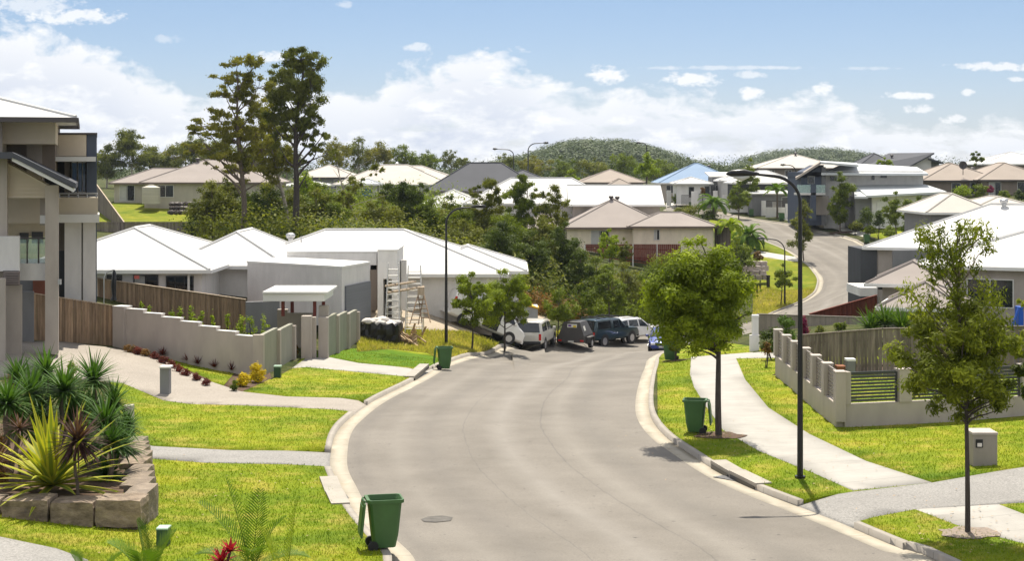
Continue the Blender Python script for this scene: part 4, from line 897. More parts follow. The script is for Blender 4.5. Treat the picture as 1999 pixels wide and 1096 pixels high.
# ---------------------------------------------------------------- vegetation
BARK = M('bark_brown', (.11, .085, .065), rough=.9, var=.4, scale=8, sc=(3, 3, .6), bmp=.4, bs=20); BARK_D = M('bark_dark', (.055, .045, .04), rough=.9, var=.35, scale=6, sc=(3, 3, .6)); BARK_P = M('bark_pale', (.3, .26, .22), rough=.85, var=.35, scale=3, sc=(3, 3, .8))
LF = {
 'street': m_leaf('leaf_street', (.028, .05, .005), (.13, .19, .01), (.38, .45, .028), .38),
 'street2': m_leaf('leaf_street_dark', (.03, .045, .006), (.12, .16, .013), (.36, .39, .035), .38),
 'gum': m_leaf('leaf_gum', (.035, .05, .012), (.1, .125, .022), (.24, .25, .05), .35),
 'gum_y': m_leaf('leaf_gum_y', (.05, .06, .01), (.17, .175, .025), (.34, .31, .05), .35),
 'dark': m_leaf('leaf_dark', (.018, .032, .008), (.05, .08, .012), (.13, .17, .025), .3),
 'mid': m_leaf('leaf_mid', (.03, .05, .008), (.1, .145, .014), (.25, .3, .025), .38),
 'bright': m_leaf('leaf_bright', (.1, .16, .01), (.2, .28, .015), (.36, .42, .03), .4),
 'olive': m_leaf('leaf_olive', (.035, .05, .01), (.12, .145, .02), (.28, .28, .04), .35),
 'hill': m_leaf('leaf_hill', (.04, .06, .022), (.06, .088, .028), (.09, .12, .035), .15),
 'red': m_leaf('leaf_red', (.05, .012, .012), (.12, .02, .018), (.22, .05, .03), .3),
 'magenta': m_leaf('leaf_magenta', (.1, .01, .03), (.22, .02, .07), (.3, .05, .12), .3),
 'yellow': m_leaf('leaf_yellow', (.3, .26, .01), (.62, .45, .012), (.8, .6, .03), .4),
 'rust': m_leaf('leaf_rust', (.07, .06, .015), (.18, .11, .03), (.3, .14, .04), .3),
 'palm': m_leaf('leaf_palm', (0.033, 0.077, 0.009), (0.077, 0.154, 0.013), (0.165, 0.253, 0.028), .3, .35),
 'yucca': m_leaf('leaf_yucca', (0.020, 0.055, 0.010), (0.045, 0.110, 0.015), (0.100, 0.190, 0.030), .25, .35),
 'varieg': m_leaf('leaf_variegated', (.07, .13, .02), (.2, .27, .03), (.58, .52, .04), .25, .35),
 'bronze': m_leaf('leaf_bronze', (.03, .014, .018), (.075, .035, .035), (.22, .13, .09), .2, .35),
}
def unit(n): 
    v = rng.normal(size=(n, 3)); return v/np.linalg.norm(v, axis=1, keepdims=True)
def leaves(cs, rad, n, size, aspect=.4, shell=.45, up=.4, droop=0, jit=.6, nr=.62):
    """cs (k,3) clump centres, rad (k,3) radii, n leaves in all -> V, F, rnd"""
    cs = np.asarray(cs, float); rad = np.asarray(rad, float); k = len(cs); vol = rad.prod(1)**.67; idx = rng.choice(k, n, p=vol/vol.sum())
    r = rng.random(n)**shell; u = unit(n); p = cs[idx]+u*rad[idx]*r[:, None]*(1+jit*.28*rng.normal(size=n))[:, None]+jit*rng.normal(size=(n, 3))*rad[idx]*.16
    nrm = unit(n)*nr+u*.95; nrm[:, 2] += up; nrm /= np.linalg.norm(nrm, axis=1, keepdims=True)
    t = np.cross(nrm, unit(n)); t[:, 2] -= droop; t /= np.linalg.norm(t, axis=1, keepdims=True)+1e-9; b = np.cross(nrm, t)
    s = size*rng.uniform(.6, 1.35, n)[:, None]; 
    V = np.stack([p-t*s*.5, p+b*s*aspect*.5+t*s*.05, p+t*s*.5+nrm*s*.06, p-b*s*aspect*.5+t*s*.05], 1).reshape(-1, 3)
    cr = rng.random(k); rv = np.clip(.55*cr[idx]+.45*rng.random(n)+rng.normal(0, .05, n), 0, 1)
    return V, np.arange(4*n).reshape(-1, 4), rv
def limb(mb, a, b, r0, r1, sag=.0, n=5, seg=5, wob=.06):
    a, b = Vector(a), Vector(b); L_ = (b-a).length; pts = []
    w1, w2 = Vector([random.uniform(-1, 1) for _ in range(3)])*wob*L_, Vector([random.uniform(-1, 1) for _ in range(3)])*wob*L_
    for i in range(seg+1):
        t = i/seg; q = a.lerp(b, t); q += w1*math.sin(math.pi*t)+w2*math.sin(2*math.pi*t)*.6; q.z += sag*L_*math.sin(math.pi*t)
        pts.append(q)
    mb.tube(pts, [r0+(r1-r0)*i/seg for i in range(seg+1)], n)
def tree(name, label, px, Y, ptop, pcb, hw, leaf='mid', pbase=None, n=3000, size=None, clumps=26, cr=.3, bark=BARK, tr=None, cx=None, shape='round', lean=0, group=None, cat='tree', aspect=.45, droop=.2, limbs=14, bx=None, depth=1.0, seed=None, gaps=.0):
    """px trunk x, ptop/pcb crown top and bottom rows, hw half width in px, all at distance Y"""
    x = XW(px, Y); gz = T(x, Y)+UP
    if pbase is not None: gz = min(gz, ZW(pbase, Y)) if abs(gz-ZW(pbase, Y)) < .6 else gz
    zt, zb = ZW(ptop, Y), ZW(pcb, Y); cxw = XW(cx if cx is not None else px, Y); R_ = hw*Y/F; cz, rz = (zt+zb)/2, (zt-zb)/2
    root = empty(name, (x, Y, gz), label, cat, group)
    size = (size or max(.1, Y*.0016))*(.85 if Y > 60 else 1); n = int(n*(1.5 if Y > 60 else 1.2))
    clumps = int(clumps*1.8); cr *= .8; cs, rd = [], []; base_r = cr*min(R_, rz*1.1)
    k = 0
    while len(cs) < clumps and k < 5000:
        k += 1; u = unit(1)[0]; rr = random.random()**.5; q = u*rr
        if shape == 'conic': q[:2] *= np.clip(.95-.75*q[2], .25, 1.15)
        if shape == 'tall': q[:2] *= .75+.35*math.sin(7*q[2]+Y)
        if shape == 'flat': q[2] = abs(q[2])*.9-.3
        if shape == 'vase': q[:2] *= np.clip(.7+.5*q[2], .3, 1.1)
        c = np.array([cxw+q[0]*(R_-base_r*.35), Y+q[1]*(R_-base_r*.35)*depth, cz+q[2]*(rz-base_r*.45)])
        if gaps and any(np.linalg.norm((c-o)) < base_r*gaps for o in cs): continue
        cs.append(c); f = random.choice((.4, .7, .9, 1.1, 1.3))*random.uniform(.85, 1.1); rd.append((base_r*f, base_r*f, base_r*f*random.uniform(.6, .85)))
    if shape not in ('flat',):
        cs.append(np.array([cxw, Y, zt-base_r*.5])); rd.append((base_r*.7, base_r*.7, base_r*.6))
    V, Fc_, rv = leaves(cs, rd, n, size, aspect, droop=droop)
    mb = MB(); tr = tr or max(.03, (zt-gz)*.014); th = zb+(zt-zb)*.55; top = Vector((x+(cxw-x)*(.15 if Y < 60 else .6), Y, max(th, gz+.5)))
    limb(mb, (x, Y, gz-.1), top, tr, tr*.45, n=8, seg=8, wob=.018)
    for i in sorted(range(len(cs)), key=lambda i: -np.linalg.norm(cs[i]-np.array([cxw, Y, cz])))[:limbs]:
        c = Vector(cs[i]); h = max(gz+(zb-gz)*.75, min(c.z-.35*(Vector((c.x-cxw, c.y-Y, 0)).length)-.1, top.z-.1)); f = (h-gz)/(top.z-gz+1e-6)
        a = Vector((x, Y, gz)).lerp(top, max(.2, min(1, f))); limb(mb, a, c, tr*.42, tr*.1, .05, 5, 5)
    mb.smooth = True; mb.build('trunk', bark, root)
    arr_mesh('crown', V, Fc_, LF[leaf], rv, root)
    return root
def shrub(name, label, px, Y, ptop, pbot, hw, leaf='mid', n=500, size=None, group=None, cat='shrub', clumps=7, stems=4, gz=None, aspect=.45):
    x = XW(px, Y); g = T(x, Y)+UP if gz is None else gz; R_ = hw*Y/F; zt = ZW(ptop, Y); zb = max(g, ZW(pbot, Y)) if gz is None else g
    if zt-zb < .2: zt = zb+max(.3, (pbot-ptop)*Y/F)
    h = zt-zb; root = empty(name, (x, Y, g), label, cat, group); cs = []; rd = []
    for k in range(clumps):
        a = random.random()*6.28; r = random.random()**.5*R_*.62; r0 = min(R_, h)*.42; cs.append((x+r*math.cos(a), Y+r*math.sin(a), zb+r0*.7+random.random()*max(0, h-r0*1.4))); rd.append((r0*1.1, r0*1.1, r0*.8))
    cs.append((x, Y, zt-h*.22)); rd.append((R_*.4, R_*.4, h*.24)); cs.append((x, Y, zb+h*.3)); rd.append((R_*.8, R_*.8, h*.3))
    V, Fc_, rv = leaves(cs, rd, n, size or max(.06, Y*.0016), aspect)
    mb = MB()
    for k in range(stems): c = cs[k]; limb(mb, (x+random.uniform(-.1, .1)*R_, Y, g-.08), c, .02+.01*h, .008, 0, 4, 3)
    mb.build('stems', BARK_D, root); arr_mesh('foliage', V, Fc_, LF[leaf], rv, root); return root
def blade_strip(Vs, Fs, Rs, base, d, up, L_, w, droop, seg=5, rv=None, varieg=False):
    base = np.array(base, float); d = np.array(d, float); d /= np.linalg.norm(d)+1e-9
    side = np.cross(d, [0, 0, 1.]); side /= np.linalg.norm(side)+1e-9; o = len(Vs); rv = random.random() if rv is None else rv
    cols = 4 if varieg else 2; offs_ = (-1, -.45, .45, 1) if varieg else (-1, 1)
    p = base.copy(); dirv = d.copy()
    for i in range(seg+1):
        t = i/seg; ww = w*(.55+1.6*t*(1-t)+.25*(1-t))*(1-t**3)+.002
        for q in offs_: Vs.append(p+side*ww*q+np.array([0, 0, -abs(q)*0+(.25*ww*abs(q))]))
        dirv = dirv+np.array([0, 0, -droop*t]); dirv /= np.linalg.norm(dirv); p = p+dirv*L_/seg
    for i in range(seg):
        for c in range(cols-1):
            a = o+i*cols+c; Fs.append((a, a+1, a+1+cols, a+cols)); Rs.append((.15+.2*rv if c == 1 else .85+.15*rv) if varieg else rv)
def rosette(Vs, Fs, Rs, c, n, L_, w, droop=.25, lo=-.3, hi=1.0, **k):
    for i in range(n):
        a = i*2.399+random.uniform(-.2, .2); e = lo+(hi-lo)*((i+.5)/n); r = math.sqrt(max(.02, 1-min(.98, abs(e))**2))
        blade_strip(Vs, Fs, Rs, c, (math.cos(a)*r, math.sin(a)*r, e), None, L_*random.uniform(.75, 1.1), w*random.uniform(.8, 1.2), droop*random.uniform(.5, 1.3), **k)
def spiky(name, label, heads, mat, base, n=60, w=.02, droop=.2, trunk=.04, group=None, cat='plant', lo=-.35, hi=1., seg=4, **k):
    root = empty(name, base, label, cat, group); Vs, Fs, Rs = [], [], []
    mb = MB()
    for (c, L_) in heads:
        rosette(Vs, Fs, Rs, c, n, L_, w, droop, lo, hi, seg=seg, **k)
        if trunk: limb(mb, (base[0]+(c[0]-base[0])*.3, base[1]+(c[1]-base[1])*.3, base[2]-.05), c, trunk*1.2, trunk, 0, 6, 4)
    if mb.f: mb.build('stem', BARK, root)
    arr_mesh('leaves', np.array(Vs), np.array(Fs), mat, np.array(Rs), root); return root
def frond(Vs, Fs, Rs, base, d, L_, droop, ll=.35, nl=26, w=.012, rv=None):
    base = np.array(base, float); d = np.array(d, float); d /= np.linalg.norm(d); p = base.copy(); dv = d.copy(); pts = [p.copy()]; seg = nl
    for i in range(seg):
        dv = dv+np.array([0, 0, -droop/seg*(1+1.5*i/seg)]); dv /= np.linalg.norm(dv); p = p+dv*L_/seg; pts.append(p.copy())
    rv = random.random() if rv is None else rv
    for i in range(1, seg):
        t = i/seg; a = pts[i]; dd = pts[i+1]-pts[i]; dd /= np.linalg.norm(dd); s = np.cross(dd, [0, 0, 1.]); s /= np.linalg.norm(s)+1e-9; u = np.cross(s, dd)
        l = ll*(math.sin(math.pi*min(1, .12+t*.88))**.6)*random.uniform(.85, 1.1)
        if t < .12: continue
        for sg in (-1, 1):
            q = s*sg*.8+dd*.75+u*.35; q /= np.linalg.norm(q); tip = a+q*l+np.array([0, 0, -.12*l]); wv = dd*w; o = len(Vs); m_ = a+q*l*.5+u*.02*l
            Vs.extend([a-wv*.5, a+wv*.5, m_+wv, m_-wv, tip+wv*.1, tip-wv*.1]); Fs.extend([(o, o+1, o+2, o+3), (o+3, o+2, o+4, o+5)]); r_ = min(1, max(0, rv*.6+random.random()*.4)); Rs.extend([r_, r_])
    o = len(Vs); rw = L_*.006
    for i, a in enumerate(pts): r_ = rw*(1-.8*i/seg); Vs.extend([a+np.array([-r_, 0, 0]), a+np.array([r_, 0, 0]), a+np.array([0, -r_, r_])])
    for i in range(seg):
        for c in range(3): Fs.append((o+i*3+c, o+i*3+(c+1) % 3, o+(i+1)*3+(c+1) % 3, o+(i+1)*3+c)); Rs.append(.7)
def palm(name, label, px, Y, pcrown, nf, L_, group=None, trunk=.09, droop=.9, mat='palm', spread=(.2, 1.2), ll=.35, w=.014, base_z=None, az=None, nl=26, fans=None):
    x = XW(px, Y); g = T(x, Y)+UP if base_z is None else base_z; c = np.array([x, Y, ZW(pcrown, Y)])
    root = empty(name, (x, Y, g), label, 'palm', group); Vs, Fs, Rs = [], [], []
    for i in range(nf):
        a = i*2.399+.5 if az is None else az[i % len(az)]; e = spread[0]+(spread[1]-spread[0])*((i+.5)/nf)
        frond(Vs, Fs, Rs, c, (math.cos(a)*math.cos(e), math.sin(a)*math.cos(e), math.sin(e)), L_*random.uniform(.85, 1.1), droop, ll, nl, w)
    mb = MB(); limb(mb, (x, Y, g-.1), tuple(c), trunk*1.3, trunk*.8, 0, 8, 6, .01); mb.smooth = True; mb.build('trunk', BARK, root)
    arr_mesh('fronds', np.array(Vs), np.array(Fs), LF[mat], np.array(Rs), root); return root
# street trees -------------------------------------------------------------
GS = 'street trees along the near road'
# big round tree
tree('street_tree', 'bushy round bright green street tree on the right verge beside the green bin', 1403, 44.3, 458, 700, 106, 'street', n=42000, size=.12, clumps=120, cr=.27, tr=.1, cx=1366, group=GS, bark=BARK_D, limbs=22, aspect=.38)
tree('street_tree', 'tall loose street tree at the right edge, its thin airy top over the white roofs', 1889, 31.2, 565, 838, 134, 'street2', n=17000, size=.115, clumps=62, cr=.24, tr=.06, cx=1868, group=GS, bark=BARK_D, limbs=18, aspect=.32)
def airy(root, px, Y, ptop, pbot, hw, n, leaf, clumps=16, r=.16, size=.12):
    cs, rd = [], []; mb = MB(); x = XW(px, Y)
    for k in range(clumps):
        t = random.random(); z = ZW(pbot+(ptop-pbot)*t, Y); w_ = hw*Y/F*(1-.3*t)
        a = random.random()*6.28; q = w_*random.random()**.5; c = (x+q*math.cos(a), Y+q*math.sin(a), z); cs.append(c); f = random.uniform(.7, 1.3)*r; rd.append((f*1.2, f*1.2, f*1.3))
        limb(mb, (x, Y, z-q*.9-.15), c, .018, .006, 0, 4, 4)
    limb(mb, (x, Y, ZW(pbot+60, Y)), (x, Y, ZW(ptop, Y)), .035, .01, 0, 5, 6, .02)
    mb.build('twigs', BARK, root); V, Fc_, rv = leaves(cs, rd, n, size, .3, droop=.5); arr_mesh('crown_top', V, Fc_, LF[leaf], rv, root)
rt_ = bpy.data.objects['street_tree.001']; airy(rt_, 1872, 31.2, 440, 660, 112, 5200, 'street2', 46, .2, .12)
rt2 = tree('street_tree', 'street tree cut off by the right edge of the view', 2042, 32, 520, 800, 66, 'street2', n=5000, size=.12, clumps=30, cr=.24, tr=.06, cx=2034, group=GS, bark=BARK_D)
tree('street_tree', 'small leafy street tree beside the left lamp post, in front of the white van', 921, 84, 530, 640, 44, 'street', n=9500, size=.15, clumps=26, tr=.055, group=GS, pbase=676, bark=BARK_D)
tree('street_tree', 'street tree overhanging the bonnet of the white van and grey utility', 985, 86.5, 524, 658, 53, 'street', n=13500, size=.15, clumps=32, tr=.06, group=GS, bark=BARK_D)
tree('street_tree', 'small open-crowned street tree behind the low dark trailer', 1088, 98, 562, 655, 42, 'mid', n=4500, size=.16, clumps=18, tr=.05, cx=1097, group=GS, bark=BARK_D)
tree('street_tree', 'slim street tree half hidden by the big round tree, next to the far bin', 1319, 71, 590, 690, 27, 'street2', n=3000, size=.14, clumps=20, tr=.05, group=GS, bark=BARK_D)
G3 = 'trees along the far road'
tree('street_tree', 'sapling on the grass bank leaning beside its lamp post', 1524, 139, 514, 566, 29, 'mid', n=2200, size=.22, clumps=14, tr=.06, cx=1529, group=G3, bark=BARK_D)
tree('street_tree', 'sparse tall tree with bare stems beside the bend of the far road', 1569, 163, 388, 500, 36, 'olive', n=3800, size=.26, clumps=22, tr=.07, group=G3, shape='tall', pbase=535, bark=BARK, gaps=.5)
tree('street_tree', 'dense conical street tree in front of the two-storey grey house', 1640, 186, 334, 450, 36, 'mid', n=6500, size=.3, clumps=34, tr=.1, group=G3, shape='tall', pbase=458)
tree('street_tree', 'leafy street tree, nearer of the two before the low dark house', 1442, 208, 352, 424, 29, 'mid', n=3400, size=.3, clumps=20, tr=.09, group=G3, pbase=446)
tree('street_tree', 'taller darker street tree, farther of the two before the low dark house', 1465, 216, 308, 408, 28, 'mid', n=3800, size=.3, clumps=22, tr=.09, group=G3, shape='tall')
tree('garden_tree', 'rounded garden tree above the dark hedge, right of the two-storey house', 1749, 168, 373, 446, 31, 'mid', n=3800, size=.26, clumps=22, tr=.09, group=G3)
tree('garden_tree', 'rounded garden tree touching the cream roof at right', 1793, 160, 382, 446, 30, 'mid', n=3600, size=.26, clumps=22, tr=.09, group=G3)
tree('garden_tree', 'yellow-green upright tree behind the glaring white roof', 1264, 222, 297, 358, 28, 'bright', n=2600, size=.34, clumps=22, tr=.1, group=G3, shape='conic')
tree('garden_tree', 'small round tree poking up before the charcoal skyline roof', 1727, 240, 307, 332, 18, 'bright', n=900, size=.35, clumps=12, group=G3)
tree('garden_tree', 'small tree standing above the tan roof on the skyline', 1906, 232, 295, 326, 15, 'mid', n=700, size=.35, clumps=11, group=G3, gaps=.6)
tree('garden_tree', 'fresh green shrubby tree behind the white ridge near the hill', 1118, 250, 330, 358, 18, 'bright', n=900, size=.35, clumps=12, group=G3)
palm('palm_tree', 'palm in front of the low dark house wall', 1517, 208, 374, 14, 2.0, trunk=.12, ll=.6, w=.07, group='palms by the far road')
palm('palm_tree', 'shaggy palm on the bank above the rock wall', 1463, 168, 462, 22, 2.3, trunk=.14, ll=.7, w=.07, droop=1.3, spread=(-.4, 1.3), group='palms by the far road')
palm('palm_tree', 'palm crowded by shrubs where the far road disappears', 1393, 205, 400, 18, 2.6, trunk=.14, ll=.7, w=.08, group='palms by the far road', droop=1.3)
palm('palm_tree', 'yellowing palm at the end of the grey board fence', 1425, 158, 443, 16, 1.8, trunk=.12, ll=.6, w=.06, mat='bright', group='palms by the far road', droop=1.4)
palm('palm_tree', 'young palm in the scrub beyond the cream house', 1010+52, 128, 585, 16, 2.0, trunk=.12, ll=.6, w=.05, group='palms by the far road', spread=(.1, 1.4))
# tall gums -----------------------------------------------------------------
GG = 'tall gum trees in the gully'
def gum(label, px, Y, pbase, blobs, leaf, tr, n, lean=0, extra=(), size=.3, bark=BARK, leaf2=None):
    """blobs: (px, py, rx px, ry px) leaf clusters; limbs run from the trunk up to each"""
    x = XW(px, Y); gz = T(x, Y)+UP; root = empty('gum_tree', (x, Y, gz), label, 'tree', GG); s = Y/F
    top = min(b[1] for b in blobs); tp = [b for b in blobs if b[1] < top+25][0]; topx = tp[0]
    mb = MB(); pt = lambda t: Vector((XW(px+(topx-px)*t**1.6+4*math.sin(7*t), Y), Y, gz+(ZW(top+24, Y)-gz)*t))
    mb.tube([pt(i/12) for i in range(13)], [tr*(1-.82*i/12) for i in range(13)], 8)
    cs, rd = [], []
    for (bx_, by, rx, ry) in blobs:
        dy = random.uniform(-.8, .8)*rx*s*1.3; c0 = np.array([XW(bx_, Y), Y+dy, ZW(by, Y)])
        f = min(.95, max(.22, ((c0[2]-gz)/(ZW(top+24, Y)-gz))-.12-.5*abs(bx_-px)/max(60, pbase-top))); a = pt(f)
        limb(mb, a, c0-np.array([0, 0, ry*s*.4]), tr*(.5-.3*f), tr*.08, -.05, 5, 6, .07)
        for q_ in (.55, .75): cm = np.array(a.lerp(Vector(c0), q_))+unit(1)[0]*rx*s*.5; cs.append(cm); rd.append((rx*s*.35, rx*s*.35, ry*s*.3))
        for k in range(9):
            u = unit(1)[0]*random.random()**.4; c = c0+u*np.array([rx, rx, ry])*s*1.2; rr = random.uniform(.2, .5)
            cs.append(c); rd.append((rx*s*rr, rx*s*rr, ry*s*rr*.9)); limb(mb, c0-np.array([0, 0, ry*s*.4]), c, tr*.1, .012, 0, 4, 3)
    for e in extra: limb(mb, pt(e[2]), P(e[0], e[1], Y), tr*.3, tr*.05, .05, 5, 6)
    mb.smooth = True; mb.build('trunk', bark, root)
    V, Fc_, rv = leaves(cs, rd, int(n*1.9), size*.78, .42, shell=.5, droop=.7, jit=1.15); arr_mesh('crown', V, Fc_, LF[leaf], rv, root); return root
gum('tall sparse gum with olive foliage and see-through crown, left one of the two tallest', 474, 112, 480,
    [(462,118,30,13),(438,152,24,12),(492,132,22,20),(505,165,22,18),(440,185,26,14),(478,178,18,20),(500,205,20,16),(425,222,22,13),(455,232,22,16),(395,243,26,10),(380,255,14,8),(432,262,30,15),(405,285,26,14),(470,258,22,18),(500,250,22,20),(372,290,18,12),(440,300,26,15),(480,300,24,18),(460,325,26,14),(510,285,20,18)],
    'gum_y', .24, 15000, extra=[(430,330,.25),(520,350,.3)], size=.27, bark=BARK)
gum('tall gum with a dense dark crown and forked stems, right one of the two tallest', 573, 116, 480,
    [(590,112,30,15),(560,122,24,15),(612,130,20,20),(548,150,24,20),(580,150,32,24),(610,160,22,22),(565,185,34,22),(605,195,26,22),(540,180,20,18),(555,212,26,18),(590,225,28,20),(612,228,16,16),(548,238,22,16),(578,250,28,16),(530,225,18,16),(600,262,14,12),(632,258,15,14),(540,270,20,14),(620,285,14,10)],
    'gum', .3, 22000, extra=[(640,300,.45),(600,330,.3)], size=.27, bark=BARK_D)
gum('leaning gum with thin crown between the two tallest', 560, 122, 480, [(520,210,24,20),(505,235,22,18),(530,255,24,18),(515,285,24,18),(545,300,24,18),(500,315,26,18),(535,335,26,16),(498,268,20,14),(560,318,20,14)], 'gum_y', .2, 9000, size=.27, bark=BARK_P)
gum('bare-limbed grey gum over the bright shrubs of the gully', 700, 130, 480, [(655,300,14,8),(690,360,16,12),(735,330,12,10),(672,395,20,18)], 'olive', .13, 1600, extra=[(650,330,.8),(745,300,.8),(640,400,.4),(760,380,.5),(735,430,.3)], size=.3, bark=BARK_P)
gum('slender leafy gum in front of the glaring white roof, left of the lamp arm', 938, 136, 500, [(960,362,20,14),(930,375,18,12),(950,392,24,16),(975,385,14,16),(925,410,22,18),(960,420,26,20),(940,445,26,20)], 'olive', .12, 6500, size=.27)
gum('dense green gum in front of the glaring white roof, centre', 1016, 134, 500, [(1018,356,18,12),(1004,372,18,14),(1030,378,18,18),(1012,398,26,20),(1032,410,16,20),(1008,428,24,20),(1025,445,20,18)], 'mid', .13, 8000, size=.27)
gum('thin-stemmed gum beside the pinkish brown roof', 1068, 132, 500, [(1065,382,16,10),(1085,380,16,16),(1055,402,20,14),(1098,400,16,16),(1078,415,22,14),(1060,432,24,16),(1100,428,18,14),(1080,446,22,12)], 'olive', .11, 4800, size=.25, bark=BARK)
gum('dark broad gum standing above the white roofs of the new house', 790, 136, 500, [(790,362,22,14),(768,375,22,16),(815,378,20,16),(785,395,36,22),(820,405,26,20),(765,415,26,22),(800,430,36,22),(835,425,18,18),(780,450,30,16)], 'dark', .17, 11000, size=.28)
# gully thicket
GT = 'bushy trees in the gully'
for a in [('feathery wattle filling the gap left of the yellow-green trees', 540, 128, 352, 465, 40, 'olive', 5200), ('mid-green tree under the cream-roofed houses', 618, 136, 362, 450, 30, 'mid', 3600), ('broad wattle between the bare grey gum and the dark broad gum', 745, 132, 385, 470, 38, 'olive', 4600), ('leafy wattle left of the slender gum', 880, 132, 385, 478, 36, 'mid', 4200),
 ('tall olive wattle hiding the right end of the beige house', 440, 120, 352, 455, 36, 'olive', 5200), ('dark wattle behind the white roof ridge, under the left gum', 478, 120, 380, 470, 40, 'mid', 4800), ('feathery tree just left of the bare grey gum', 650, 124, 385, 468, 34, 'mid', 4200), ('feathery olive tree between the dark broad gum and the lamp arm', 842, 128, 392, 478, 32, 'mid', 3600), ('dark feathery tree under the glaring white roof, centre', 990, 124, 420, 520, 40, 'mid', 4800), ('olive tree under the pinkish brown roof, left', 1060, 124, 430, 520, 36, 'olive', 4200),
 ('olive bushy wattle left of the tall gums above the white roof', 415, 118, 360, 455, 42, 'olive', 5500), ('tangled dark bushy tree between the two tallest gums', 515, 122, 368, 470, 44, 'dark', 5500),
          ('dark bush at the foot of the sunlit back lawn', 385, 124, 420, 462, 26, 'dark', 2000), ('olive-green bushy tree right of the darkest gum trunk', 620, 124, 372, 468, 36, 'olive', 4200),
          ('bright yellow-green tree at the head of the gully', 598, 150, 340, 392, 28, 'bright', 2600), ('bright yellow-green tree beside the gazebo fence', 672, 146, 378, 440, 24, 'bright', 2200), ('sunny yellow-green bush before the gazebo', 655, 126, 412, 468, 26, 'olive', 2200),
          ('mid-green bushy tree right below the gazebo', 735, 140, 405, 470, 28, 'mid', 2600), ('olive bushy tree below the glaring white roof, left', 868, 130, 400, 490, 34, 'olive', 3600), ('tall olive wattle left of the lamp head', 905, 126, 432, 520, 38, 'olive', 4200),
          ('dark thick tree above the right end of the new house roof', 975, 118, 438, 545, 42, 'dark', 5500), ('dark thick tree in the deepest part of the gully', 1040, 116, 455, 555, 40, 'dark', 5200), ('dark glossy tree at the left end of the burgundy fence', 1105, 122, 438, 552, 36, 'dark', 5000),
          ('dark bushy tree at the gully mouth', 1130, 118, 490, 560, 26, 'dark', 2600), ('yellow-green young tree against the burgundy fence', 1190, 140, 453, 512, 20, 'bright', 1500), ('leafy bush on the slope below the burgundy fence', 1218, 134, 470, 520, 16, 'olive', 1000),
          ('mid-green bushy tree on the slope below the burgundy fence', 1165, 124, 508, 585, 34, 'mid', 3200), ('olive bushy tree on the slope, left of the round street tree', 1215, 120, 520, 600, 34, 'olive', 2800), ('dark green bush behind the parked dark utility', 1130, 112, 560, 625, 34, 'mid', 2600),
          ('bushy tree behind the white four-wheel drive', 1190, 112, 535, 622, 32, 'mid', 3000), ('light green bush beside the grey driveway', 1245, 122, 570, 622, 30, 'olive', 2400), ('dark bushy tree behind the round street tree', 1300, 122, 500, 600, 50, 'mid', 3000),
          ('dense shrub right of the round street tree', 1440, 150, 470, 560, 30, 'mid', 2600), ('bright tree-like shrub on the bank above the rock wall', 1440, 170, 452, 512, 24, 'bright', 2200)]:
    lab, px, Y, pt_, pb_, hw, lf, n = a; tree('bushy_tree', lab, px, Y, pt_-6, pb_+12, hw*1.18, lf, n=int(n*1.25), clumps=30, cr=.34, tr=.08, group=GT, size=max(.22, Y*.0018), bark=BARK)
# dead/bare sticks? skyline trees
GK = 'trees on the skyline behind the houses'
SKY_T = [('spreading dark gum rising left of the beige house roof', 258, 262, 254, 322, 44, 'gum', 4200), ('low bushy gum beside the blue-grey fin wall', 208, 262, 288, 345, 32, 'gum', 2600), ('round gum behind the left wing of the beige house', 300, 268, 288, 335, 34, 'gum', 2600),
 ('broad gum just left of the tall sparse gum', 372, 266, 264, 325, 36, 'gum', 3000), ('olive gum behind the beige house ridge', 335, 275, 285, 330, 26, 'gum_y', 1800), ('leafy gum behind the tall pair, lower left', 430, 262, 262, 330, 34, 'gum', 2600), ('leafy gum behind the tall pair, centre', 500, 262, 270, 335, 36, 'gum', 2600), ('leafy gum behind the tall pair, right', 560, 266, 280, 335, 30, 'gum', 2000),
 ('patchy gum right of the tall pair', 655, 268, 268, 328, 28, 'gum_y', 1700), ('thin twiggy gum above the cream roofs', 700, 275, 268, 325, 30, 'gum', 1500), ('gum with ragged top above the cream roofs', 738, 272, 278, 325, 26, 'gum_y', 1500),
 ('rounded dark tree behind the cream ridge', 790, 300, 284, 330, 36, 'mid', 2400), ('rounded dark tree left of the charcoal roof', 835, 305, 294, 335, 28, 'mid', 1700), ('small open-topped gum over the charcoal roof', 880, 310, 294, 325, 18, 'gum', 700), ('umbrella-shaped gum over the charcoal ridge', 903, 315, 298, 326, 14, 'gum', 500),
 ('low tree right of the charcoal ridge', 985, 300, 300, 335, 30, 'gum', 1400), ('olive tree at the foot of the wooded hill, left', 1040, 310, 304, 340, 36, 'gum_y', 1800), ('green tree at the foot of the wooded hill, centre', 1095, 320, 306, 342, 34, 'mid', 1800), ('olive tree at the foot of the wooded hill, right', 1160, 320, 308, 345, 34, 'olive', 1800),
 ('green tree behind the small tan roof', 1215, 315, 300, 345, 32, 'mid', 1800), ('dark tree left of the pale blue roof', 1285, 320, 310, 352, 34, 'mid', 1600), ('low dark tree behind the fin wall', 175, 268, 285, 350, 24, 'gum', 1200)]
for lab, px, Y, pt_, pb_, hw, lf, n in SKY_T: tree('gum_tree', lab, px, Y, pt_-2, pb_+10, hw*1.22, lf, n=int(n*1.7), clumps=26, cr=.36, tr=.16, group=GK, size=.42, shape='flat' if 'umbrella' in lab else 'round', bark=BARK_P)
